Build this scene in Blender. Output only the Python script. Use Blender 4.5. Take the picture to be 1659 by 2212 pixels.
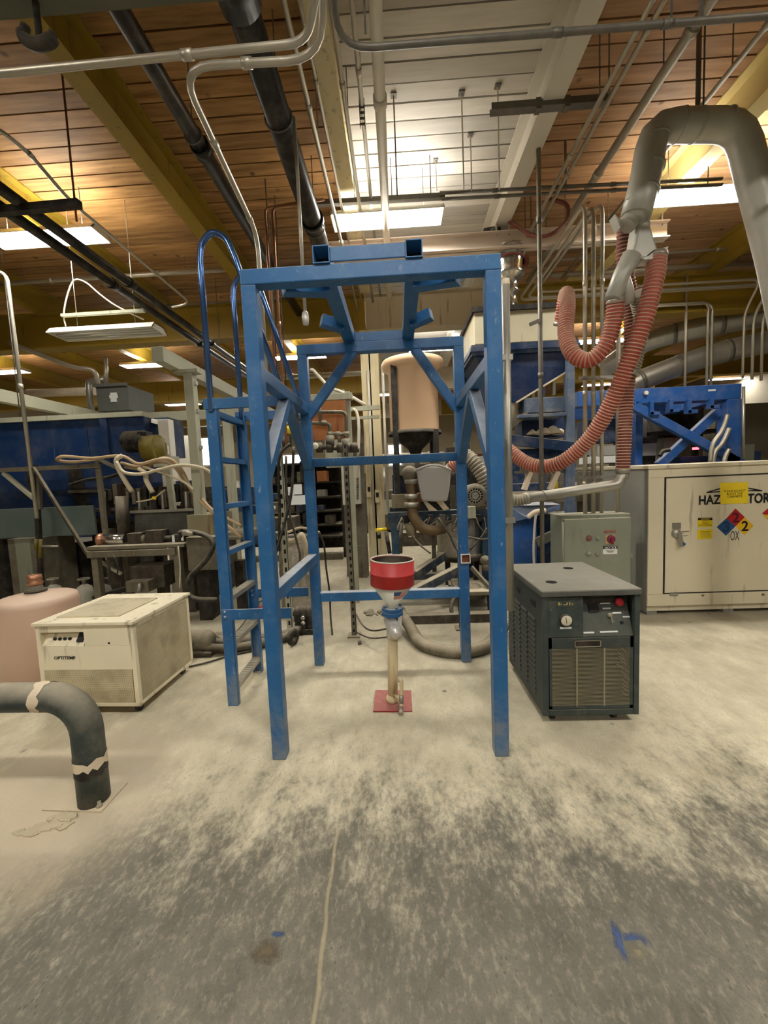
import bpy, math, random
from mathutils import Vector, Matrix, noise as mnoise
random.seed(11)
S = bpy.context.scene
COL = S.collection
for o in list(bpy.data.objects):
    bpy.data.objects.remove(o)
V = Vector
# ------------------------------------------------------------------ camera
FPX = 850.0
CAM = V((0, 0, 1.47))
MR = (Matrix.Rotation(.0387, 3, 'Z') @ Matrix.Rotation(-.0799, 3, 'X') @ Matrix.Rotation(.0417, 3, 'Y')
      @ Matrix(((1, 0, 0), (0, 0, -1), (0, 1, 0))))
cd = bpy.data.cameras.new('camera')
cam = bpy.data.objects.new('camera', cd)
COL.objects.link(cam)
cd.sensor_fit = 'VERTICAL'
cd.sensor_height = 36
cd.lens = FPX / 2212 * 36
cd.clip_start = .05
cam.matrix_world = Matrix.Translation(CAM) @ MR.to_4x4()
S.camera = cam
# ------------------------------------------------------------------ world, exposure
W = bpy.data.worlds.new('world')
S.world = W
W.use_nodes = True
W.node_tree.nodes['Background'].inputs[0].default_value = (1, .93, .8, 1)
W.node_tree.nodes['Background'].inputs[1].default_value = .3
S.view_settings.view_transform = 'Standard'
S.view_settings.look = 'None'
S.view_settings.gamma = 1
S.view_settings.use_curve_mapping = False
S.view_settings.exposure = 0.6
LAMP_POWER = 52.0
LAMP_COL = (1, .965, .895)


def ray(px, py):
    return MR @ V(((px - 829.5) / FPX, (1106 - py) / FPX, -1))


def at(px, py, y):                      # the point seen at a photo position, at world depth y
    d = ray(px, py)
    return CAM + d * (y / d.y)


def atz(px, py, z):                     # the same at world height z
    d = ray(px, py)
    return CAM + d * ((z - CAM.z) / d.z)


# ------------------------------------------------------------------ mesh builder
class MB:
    def __init__(s):
        s.v, s.f, s.s = [], [], []

    def add(s, vs, fs, smooth=False):
        n = len(s.v)
        s.v += [V(p) for p in vs]
        s.f += [[i + n for i in f] for f in fs]
        s.s += [smooth] * len(fs)
        return s

    def box(s, a, b, m=None):
        (x0, y0, z0), (x1, y1, z1) = a, b
        x0, x1 = min(x0, x1), max(x0, x1)
        y0, y1 = min(y0, y1), max(y0, y1)
        z0, z1 = min(z0, z1), max(z0, z1)
        vs = [V(p) for p in ((x0, y0, z0), (x1, y0, z0), (x1, y1, z0), (x0, y1, z0), (x0, y0, z1), (x1, y0, z1), (x1, y1, z1), (x0, y1, z1))]
        if m is not None:
            vs = [m @ p for p in vs]
        return s.add(vs, [(0, 3, 2, 1), (4, 5, 6, 7), (0, 1, 5, 4), (1, 2, 6, 5), (2, 3, 7, 6), (3, 0, 4, 7)])

    def bar(s, p, q, w, h=None, up=(0, 0, 1)):
        p, q = V(p), V(q)
        h = w if h is None else h
        t = (q - p).normalized()
        up = V(up)
        if abs(t.dot(up)) > .98:
            up = V((0, 1, 0))
        a = t.cross(up).normalized()
        b = a.cross(t).normalized()
        c = [(-1, -1), (1, -1), (1, 1), (-1, 1)]
        vs = [p + a * (i * w / 2) + b * (j * h / 2) for i, j in c] + [q + a * (i * w / 2) + b * (j * h / 2) for i, j in c]
        return s.add(vs, [(0, 1, 2, 3), (7, 6, 5, 4), (0, 4, 5, 1), (1, 5, 6, 2), (2, 6, 7, 3), (3, 7, 4, 0)])

    def tube(s, pts, r, n=10, caps=True, closed=False):
        pts = [V(p) for p in pts]
        k = len(pts)
        rs = list(r) if isinstance(r, (list, tuple)) else [r] * k
        vs, fs, a = [], [], None
        for i in range(k):
            if closed:
                t = pts[(i + 1) % k] - pts[i - 1]
            else:
                t = pts[min(i + 1, k - 1)] - pts[max(i - 1, 0)]
            t = t.normalized() if t.length > 1e-9 else V((0, 0, 1))
            if a is None:
                a = t.orthogonal()
            a = a - t * a.dot(t)
            a = a.normalized() if a.length > 1e-6 else t.orthogonal().normalized()
            b = t.cross(a)
            for j in range(n):
                w = 2 * math.pi * j / n
                vs.append(pts[i] + (a * math.cos(w) + b * math.sin(w)) * rs[i])
        for i in range(k if closed else k - 1):
            i2 = (i + 1) % k
            for j in range(n):
                j2 = (j + 1) % n
                fs.append((i * n + j, i * n + j2, i2 * n + j2, i2 * n + j))
        s.add(vs, fs, True)
        if caps and not closed:
            m = len(s.v) - len(vs)
            s.f += [[m + j for j in reversed(range(n))], [m + (k - 1) * n + j for j in range(n)]]
            s.s += [False, False]
        return s

    def cyl(s, p, q, r0, r1=None, n=16, caps=True):
        return s.tube([p, q], [r0, r0 if r1 is None else r1], n, caps)

    def lathe(s, prof, c, n=24, axis=(0, 0, 1), smooth=True, caps=False):
        c, t = V(c), V(axis).normalized()
        a = t.orthogonal().normalized()
        b = t.cross(a)
        vs, fs = [], []
        for r, z in prof:
            for j in range(n):
                w = 2 * math.pi * j / n
                vs.append(c + t * z + (a * math.cos(w) + b * math.sin(w)) * r)
        for i in range(len(prof) - 1):
            for j in range(n):
                j2 = (j + 1) % n
                fs.append((i * n + j, i * n + j2, (i + 1) * n + j2, (i + 1) * n + j))
        s.add(vs, fs, smooth)
        if caps:
            m = len(s.v) - len(vs)
            k = len(prof)
            s.f += [[m + j for j in reversed(range(n))], [m + (k - 1) * n + j for j in range(n)]]
            s.s += [False, False]
        return s

    def prism(s, pts, d):               # a flat outline pushed along d
        pts = [V(p) for p in pts]
        d = V(d)
        n = len(pts)
        return s.add(pts + [p + d for p in pts], [list(reversed(range(n))), list(range(n, 2 * n))] +
                     [(i, (i + 1) % n, n + (i + 1) % n, n + i) for i in range(n)])

    def build(s, name, m, parent=None, bevel=0, local=False, kind=None, label=None):
        me = bpy.data.meshes.new(name)
        off = V((0, 0, 0))
        if not local:
            if parent is not None:
                p = parent
                while p is not None:
                    off = off + p.location
                    p = p.parent
            else:
                xs = [p.x for p in s.v]
                ys = [p.y for p in s.v]
                zs = [p.z for p in s.v]
                off = V(((min(xs) + max(xs)) / 2, (min(ys) + max(ys)) / 2, min(zs)))
        me.from_pydata([p - off for p in s.v], [], s.f)
        me.polygons.foreach_set('use_smooth', s.s)
        me.materials.append(m)
        me.update()
        o = bpy.data.objects.new(name, me)
        COL.objects.link(o)
        if parent is not None:
            o.parent = parent
        elif not local:
            o.location = off
        if bevel:
            bv = o.modifiers.new('edge', 'BEVEL')
            bv.width = bevel
            bv.segments = 2
            bv.limit_method = 'ANGLE'
            bv.angle_limit = .7
        if kind:
            o['kind'] = kind
        if label:
            o['label'] = label
        return o


def tag(o, label, cat, group=None, kind=None):
    o['label'] = label
    o['category'] = cat
    if group:
        o['group'] = group
    if kind:
        o['kind'] = kind
    return o


def thing(name, label, cat, loc=(0, 0, 0), rz=0, group=None, kind=None):
    o = bpy.data.objects.new(name, None)
    o.empty_display_size = .05
    COL.objects.link(o)
    o.location = loc
    o.rotation_euler = (0, 0, rz)
    return tag(o, label, cat, group, kind)


def copy_tree(o, parent=None):
    c = o.copy()
    COL.objects.link(c)
    c.parent = parent
    for ch in [q for q in KIDS.get(o.name, [])]:
        copy_tree(ch, c)
    return c


KIDS = {}


def index_kids():
    KIDS.clear()
    for q in bpy.data.objects:
        if q.parent:
            KIDS.setdefault(q.parent.name, []).append(q)


def curve(pts, n=8):                    # smooth line through the points
    pts = [V(p) for p in pts]
    P = [pts[0] * 2 - pts[1]] + pts + [pts[-1] * 2 - pts[-2]]
    out = []
    for i in range(1, len(P) - 2):
        a, b, c, d = P[i - 1:i + 3]
        for k in range(n):
            t = k / n
            out.append(.5 * ((2 * b) + (c - a) * t + (2 * a - 5 * b + 4 * c - d) * t * t + (3 * b - a - 3 * c + d) * t ** 3))
    return out + [pts[-1]]


def resample(pts, step):
    out, acc = [pts[0]], 0
    for a, b in zip(pts, pts[1:]):
        L = (b - a).length
        d = step - acc
        while d <= L:
            out.append(a.lerp(b, d / L))
            d += step
        acc = L - (d - step)
    return out


def bend(pts, r=.12, k=5):              # straight runs joined by rounded elbows
    pts = [V(p) for p in pts]
    out = [pts[0]]
    for a, b, c in zip(pts, pts[1:], pts[2:]):
        d = min(r, (b - a).length * .49, (c - b).length * .49)
        p, q = b + (a - b).normalized() * d, b + (c - b).normalized() * d
        for i in range(k + 1):
            t = i / k
            out.append(p * (1 - t) ** 2 + b * 2 * t * (1 - t) + q * t * t)
    return out + [pts[-1]]


# ------------------------------------------------------------------ materials
def lin(c):
    return tuple(((x / 255 + .055) / 1.055) ** 2.4 if x > 10 else x / 255 / 12.92 for x in c)


DUST = lin((205, 192, 165))


class NT:
    def __init__(s, name):
        s.m = bpy.data.materials.new(name)
        s.m.use_nodes = True
        s.t = s.m.node_tree
        s.b = s.t.nodes['Principled BSDF']

    def n(s, typ, **kw):
        x = s.t.nodes.new('ShaderNode' + typ)
        for k, v in kw.items():
            if k.startswith('i_'):
                key = k[2:]
                x.inputs[int(key) if key.isdigit() else key].default_value = v
            else:
                setattr(x, k, v)
        return x

    def l(s, a, b):
        s.t.links.new(a, b)

    def noise(s, vec, scale, detail=4, rough=.55):
        x = s.n('TexNoise', i_Scale=scale, i_Detail=detail, i_Roughness=rough)
        s.l(vec, x.inputs['Vector'])
        return x.outputs['Fac']

    def ramp(s, fac, a, b, ca=(0, 0, 0, 1), cb=(1, 1, 1, 1)):
        x = s.n('ValToRGB')
        x.color_ramp.elements[0].position = a
        x.color_ramp.elements[1].position = b
        x.color_ramp.elements[0].color = ca
        x.color_ramp.elements[1].color = cb
        s.l(fac, x.inputs[0])
        return x.outputs[0]

    def mix(s, fac, a, b, typ='MIX'):
        x = s.n('MixRGB', blend_type=typ)
        for i, q in ((0, fac), (1, a), (2, b)):
            if isinstance(q, (int, float)):
                x.inputs[i].default_value = q
            elif isinstance(q, tuple):
                x.inputs[i].default_value = q if len(q) == 4 else q + (1,)
            else:
                s.l(q, x.inputs[i])
        return x.outputs[0]

    def math(s, op, a, b=0.0):
        x = s.n('Math', operation=op)
        for i, q in ((0, a), (1, b)):
            if isinstance(q, (int, float)):
                x.inputs[i].default_value = q
            else:
                s.l(q, x.inputs[i])
        return x.outputs[0]


def mat(name, rgb, rough=.55, metal=0.0, var=.18, sc=6.0, dust=0.0, bump=0.0, stain=0.0, stain_rgb=(60, 45, 30), spec=.4, alpha=1.0, scuff=0.0, dcol=None):
    t = NT(name)
    c = lin(rgb)
    tc = t.n('TexCoord').outputs['Object']
    lo = tuple(x * (1 - var) for x in c)
    hi = tuple(min(1, x * (1 + var)) for x in c)
    col = t.mix(t.noise(tc, sc), lo, hi)
    dc = DUST if dcol is None else lin(dcol)
    if stain:
        mp = t.n('Mapping')
        mp.inputs['Scale'].default_value = (14, 14, 1.6)
        t.l(tc, mp.inputs[0])
        m = t.ramp(t.noise(mp.outputs[0], 1.0, 6), .62 - stain * .2, .78 - stain * .12)
        col = t.mix(t.math('MULTIPLY', m, .8), col, lin(stain_rgb))
    if scuff:
        m = t.ramp(t.noise(tc, sc * 3.5, 8, .75), .72 - scuff * .2, .8 - scuff * .1)
        col = t.mix(t.math('MULTIPLY', m, .55), col, dc)
    if dust:
        g = t.n('NewGeometry')
        sep = t.n('SeparateXYZ')
        t.l(g.outputs['Normal'], sep.inputs[0])
        up = t.math('MAXIMUM', sep.outputs[2], 0.0)
        nz = t.noise(tc, sc * 1.7, 6, .65)
        f = t.math('ADD', t.math('MULTIPLY', up, dust), t.math('MULTIPLY', t.ramp(nz, .45, .8), dust * .45))
        x = t.n('Math', operation='MINIMUM')
        t.l(f, x.inputs[0])
        x.inputs[1].default_value = .92
        col = t.mix(x.outputs[0], col, dc)
        rr = t.n('MapRange', i_3=rough, i_4=.9)
        t.l(x.outputs[0], rr.inputs[0])
        t.l(rr.outputs[0], t.b.inputs['Roughness'])
    else:
        t.b.inputs['Roughness'].default_value = rough
    t.l(col, t.b.inputs['Base Color'])
    t.b.inputs['Metallic'].default_value = metal
    t.b.inputs['Specular IOR Level'].default_value = spec
    if alpha < 1:
        t.b.inputs['Alpha'].default_value = alpha
    if bump:
        bp = t.n('Bump', i_Strength=bump, i_Distance=.01)
        t.l(t.noise(tc, sc * 6, 5), bp.inputs['Height'])
        t.l(bp.outputs[0], t.b.inputs['Normal'])
    return t.m


def worn_blue():                        # blue enamel, rubbed pale in places and bare at the feet
    t = NT('worn_blue_paint')
    tc = t.n('TexCoord').outputs['Object']
    sp = t.n('SeparateXYZ')
    t.l(tc, sp.inputs[0])
    g = t.n('NewGeometry')
    sn = t.n('SeparateXYZ')
    t.l(g.outputs['Normal'], sn.inputs[0])
    col = t.mix(t.noise(tc, 2.5, 5), lin((16, 80, 138)), lin((42, 106, 154)))
    col = t.mix(t.math('MULTIPLY', t.ramp(t.noise(tc, 7, 8, .7), .5, .75), .45), col, lin((104, 134, 168)))
    mp = t.n('Mapping')
    mp.inputs['Scale'].default_value = (38, 38, 12)
    t.l(tc, mp.inputs[0])
    col = t.mix(t.math('MULTIPLY', t.ramp(t.noise(mp.outputs[0], 1, 6, .7), .62, .72), .5), col, lin((176, 186, 194)))
    low = t.n('MapRange', i_1=.75, i_2=.0)
    t.l(sp.outputs[2], low.inputs[0])
    k = t.ramp(t.math('ADD', t.math('MULTIPLY', low.outputs[0], .32), t.math('MULTIPLY', t.noise(tc, 9, 7, .65), .75)), .56, .74)
    col = t.mix(t.math('MULTIPLY', k, .6), col, lin((134, 136, 132)))
    up = t.math('MAXIMUM', sn.outputs[2], 0.0)
    col = t.mix(t.math('MULTIPLY', up, t.math('ADD', .35, t.math('MULTIPLY', t.noise(tc, 14, 6), .7))), col, lin((196, 196, 190)))
    t.l(col, t.b.inputs['Base Color'])
    t.b.inputs['Roughness'].default_value = .45
    return t.m


def plank_mat(name, base, dark, grain, knots=True):
    t = NT(name)
    tc = t.n('TexCoord').outputs['Object']
    oi = t.n('ObjectInfo')
    mp = t.n('Mapping')
    mp.inputs['Scale'].default_value = (.9, 9, 9)
    t.l(tc, mp.inputs[0])
    add = t.n('VectorMath', operation='ADD')
    t.l(mp.outputs[0], add.inputs[0])
    sc = t.n('VectorMath', operation='SCALE')
    cb = t.n('CombineXYZ')
    for i in range(3):
        t.l(oi.outputs['Random'], cb.inputs[i])
    t.l(cb.outputs[0], sc.inputs[0])
    sc.inputs['Scale'].default_value = 60
    t.l(sc.outputs[0], add.inputs[1])
    col = t.mix(t.ramp(t.noise(add.outputs[0], 2.2, 5), .3, .72), lin(dark), lin(base))
    col = t.mix(grain, col, t.mix(t.noise(add.outputs[0], 9, 3), (.6, .6, .6), (1, 1, 1)), 'MULTIPLY')
    v = t.n('MapRange', i_3=.68, i_4=1.12)
    t.l(oi.outputs['Random'], v.inputs[0])
    col = t.mix(1.0, col, v.outputs[0], 'MULTIPLY')
    if knots:
        a2 = t.n('VectorMath', operation='ADD')
        t.l(tc, a2.inputs[0])
        t.l(sc.outputs[0], a2.inputs[1])
        vo = t.n('TexVoronoi', i_Scale=3.2)
        t.l(a2.outputs[0], vo.inputs['Vector'])
        k = t.ramp(vo.outputs['Distance'], .05, .12, (1, 1, 1, 1), (0, 0, 0, 1))
        col = t.mix(t.math('MULTIPLY', k, .75), col, lin((52, 28, 14)))
    t.l(col, t.b.inputs['Base Color'])
    t.b.inputs['Roughness'].default_value = .62
    t.b.inputs['Specular IOR Level'].default_value = .25
    return t.m


def emit(name, rgb, strength):
    t = NT(name)
    t.b.inputs['Base Color'].default_value = (0, 0, 0, 1)
    t.b.inputs['Emission Color'].default_value = rgb + (1,)
    t.b.inputs['Emission Strength'].default_value = strength
    return t.m


def mesh_metal(name, rgb, hole, pitch, axes):
    t = NT(name)
    tc = t.n('TexCoord').outputs['Object']
    sp = t.n('SeparateXYZ')
    t.l(tc, sp.inputs[0])
    a, b = (sp.outputs[i] for i in axes)
    k = 2 * math.pi / pitch
    w = t.math('MULTIPLY', t.math('SINE', t.math('MULTIPLY', t.math('ADD', a, b), k)), t.math('SINE', t.math('MULTIPLY', t.math('SUBTRACT', a, b), k)))
    m = t.ramp(w, .1, .3)
    dirt = t.ramp(t.noise(tc, 7, 6), .45, .75)
    col = t.mix(m, t.mix(t.math('MULTIPLY', dirt, .6), lin(rgb), lin((120, 108, 84))), lin(hole))
    t.l(col, t.b.inputs['Base Color'])
    t.b.inputs['Roughness'].default_value = .6
    return t.m


def smear(name, rgb, k=7.0):              # a rubbed-in stain with broken edges
    t = NT(name)
    tc = t.n('TexCoord')
    t.b.inputs['Base Color'].default_value = lin(rgb) + (1,)
    t.b.inputs['Roughness'].default_value = .9
    d = t.n('VectorMath', operation='DISTANCE')
    fl_ = t.n('VectorMath', operation='MULTIPLY')
    t.l(tc.outputs['Generated'], fl_.inputs[0])
    fl_.inputs[1].default_value = (1, 1, 0)
    t.l(fl_.outputs[0], d.inputs[0])
    d.inputs[1].default_value = (.5, .5, 0)
    e = t.math('ADD', t.math('MULTIPLY', d.outputs['Value'], -1.0), t.math('MULTIPLY', t.noise(tc.outputs['Object'], k * 4, 6, .7), 1.0))
    t.l(t.math('MULTIPLY', t.ramp(e, -.05, .4), .85), t.b.inputs['Alpha'])
    return t.m


def floor_mat():
    t = NT('dusty_concrete')
    g = t.n('NewGeometry').outputs['Position']
    sp = t.n('SeparateXYZ')
    t.l(g, sp.inputs[0])
    mp = t.n('Mapping')
    mp.inputs['Scale'].default_value = (1.7, .95, 1)
    mp.inputs['Rotation'].default_value = (0, 0, -.18)
    t.l(g, mp.inputs[0])
    big = t.noise(g, 1.5, 6, .6)
    mid = t.noise(mp.outputs[0], 5, 8, .65)
    fine = t.noise(mp.outputs[0], 26, 6, .7)
    conc = t.mix(t.ramp(mid, .3, .72), lin((104, 101, 91)), lin((144, 139, 123)))
    conc = t.mix(t.math('MULTIPLY', t.ramp(t.noise(g, .8, 5, .6), .46, .6), .45), conc, lin((102, 100, 92)))
    conc = t.mix(t.math('MULTIPLY', t.ramp(fine, .5, .68), .5), conc, lin((178, 171, 149)))
    conc = t.mix(t.math('MULTIPLY', t.ramp(t.noise(g, 3.1, 7, .7), .6, .7), .35), conc, lin((90, 87, 78)))
    dust = t.mix(t.ramp(mid, .25, .75), lin((188, 178, 150)), lin((228, 219, 191)))
    dust = t.mix(t.math('MULTIPLY', t.ramp(big, .5, .72), .4), dust, lin((168, 158, 134)))
    dust = t.mix(t.math('MULTIPLY', t.ramp(fine, .55, .75), .4), dust, lin((146, 138, 118)))
    grit = t.noise(g, 95, 5, .75)
    dust = t.mix(t.math('MULTIPLY', t.ramp(grit, .54, .72), .38), dust, lin((140, 132, 112)))
    conc = t.mix(t.math('MULTIPLY', t.ramp(grit, .5, .72), .4), conc, lin((74, 72, 66)))
    pits = t.n('TexVoronoi', i_Scale=34.0)
    t.l(mp.outputs[0], pits.inputs['Vector'])
    pk = t.math('MULTIPLY', t.ramp(pits.outputs['Distance'], .1, .22, (1, 1, 1, 1), (0, 0, 0, 1)), t.ramp(mid, .5, .62))
    dust = t.mix(t.math('MULTIPLY', pk, .55), dust, lin((112, 105, 90)))
    conc = t.mix(t.math('MULTIPLY', pk, .6), conc, lin((66, 64, 58)))
    # dust drifts thin out towards the walked-on foreground
    e = t.math('ADD', sp.outputs[1], t.math('MULTIPLY', t.math('SUBTRACT', big, .5), 1.5))
    e = t.math('ADD', e, t.math('MULTIPLY', t.math('SUBTRACT', mid, .5), 1.3))
    e = t.math('ADD', e, t.math('MULTIPLY', t.math('SUBTRACT', fine, .5), 1.2))
    edge = t.n('MapRange', i_1=1.2, i_2=2.1, interpolation_type='SMOOTHSTEP')
    t.l(e, edge.inputs[0])
    col = t.mix(edge.outputs[0], conc, dust)
    # drift around the pipe foot
    d = t.n('VectorMath', operation='DISTANCE')
    t.l(g, d.inputs[0])
    d.inputs[1].default_value = (-1.75, 1.75, 0)
    pf = t.n('MapRange', i_1=.75, i_2=.3, interpolation_type='SMOOTHSTEP')
    t.l(t.math('ADD', d.outputs['Value'], t.math('MULTIPLY', t.math('SUBTRACT', mid, .5), .7)), pf.inputs[0])
    col = t.mix(pf.outputs[0], col, lin((205, 192, 166)))
    # dirty trodden zone far back around the machines
    fb = t.n('MapRange', i_1=3.2, i_2=4.0, interpolation_type='SMOOTHSTEP')
    t.l(t.math('ADD', sp.outputs[1], t.math('MULTIPLY', t.math('SUBTRACT', big, .5), 2.0)), fb.inputs[0])
    col = t.mix(t.math('MULTIPLY', fb.outputs[0], .45), col, lin((128, 121, 106)))
    # crack filled with pale dust
    cx = t.math('ABSOLUTE', t.math('SUBTRACT', t.math('ADD', sp.outputs[0], t.math('MULTIPLY', t.math('SUBTRACT', t.noise(g, 3, 3), .5), .05)),
                t.math('ADD', t.math('MULTIPLY', sp.outputs[1], -.055), -.235)))
    cr = t.n('MapRange', i_1=.009, i_2=.003)
    t.l(cx, cr.inputs[0])
    ln = t.n('MapRange', i_1=1.9, i_2=1.5)
    t.l(sp.outputs[1], ln.inputs[0])
    col = t.mix(t.math('MULTIPLY', t.math('MULTIPLY', cr.outputs[0], ln.outputs[0]), .45), col, lin((204, 190, 152)))
    # dark oil spots
    vo = t.n('TexVoronoi', i_Scale=4.2)
    t.l(g, vo.inputs['Vector'])
    k = t.math('MULTIPLY', t.ramp(vo.outputs['Distance'], .03, .09, (1, 1, 1, 1), (0, 0, 0, 1)), t.ramp(t.noise(g, 1.1, 2), .5, .6))
    col = t.mix(t.math('MULTIPLY', k, .7), col, lin((70, 66, 58)))
    t.l(col, t.b.inputs['Base Color'])
    t.b.inputs['Roughness'].default_value = .85
    t.b.inputs['Specular IOR Level'].default_value = .2
    bp = t.n('Bump', i_Strength=.5, i_Distance=.012)
    t.l(t.math('ADD', t.math('ADD', fine, mid), grit), bp.inputs['Height'])
    t.l(bp.outputs[0], t.b.inputs['Normal'])
    return t.m


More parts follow.
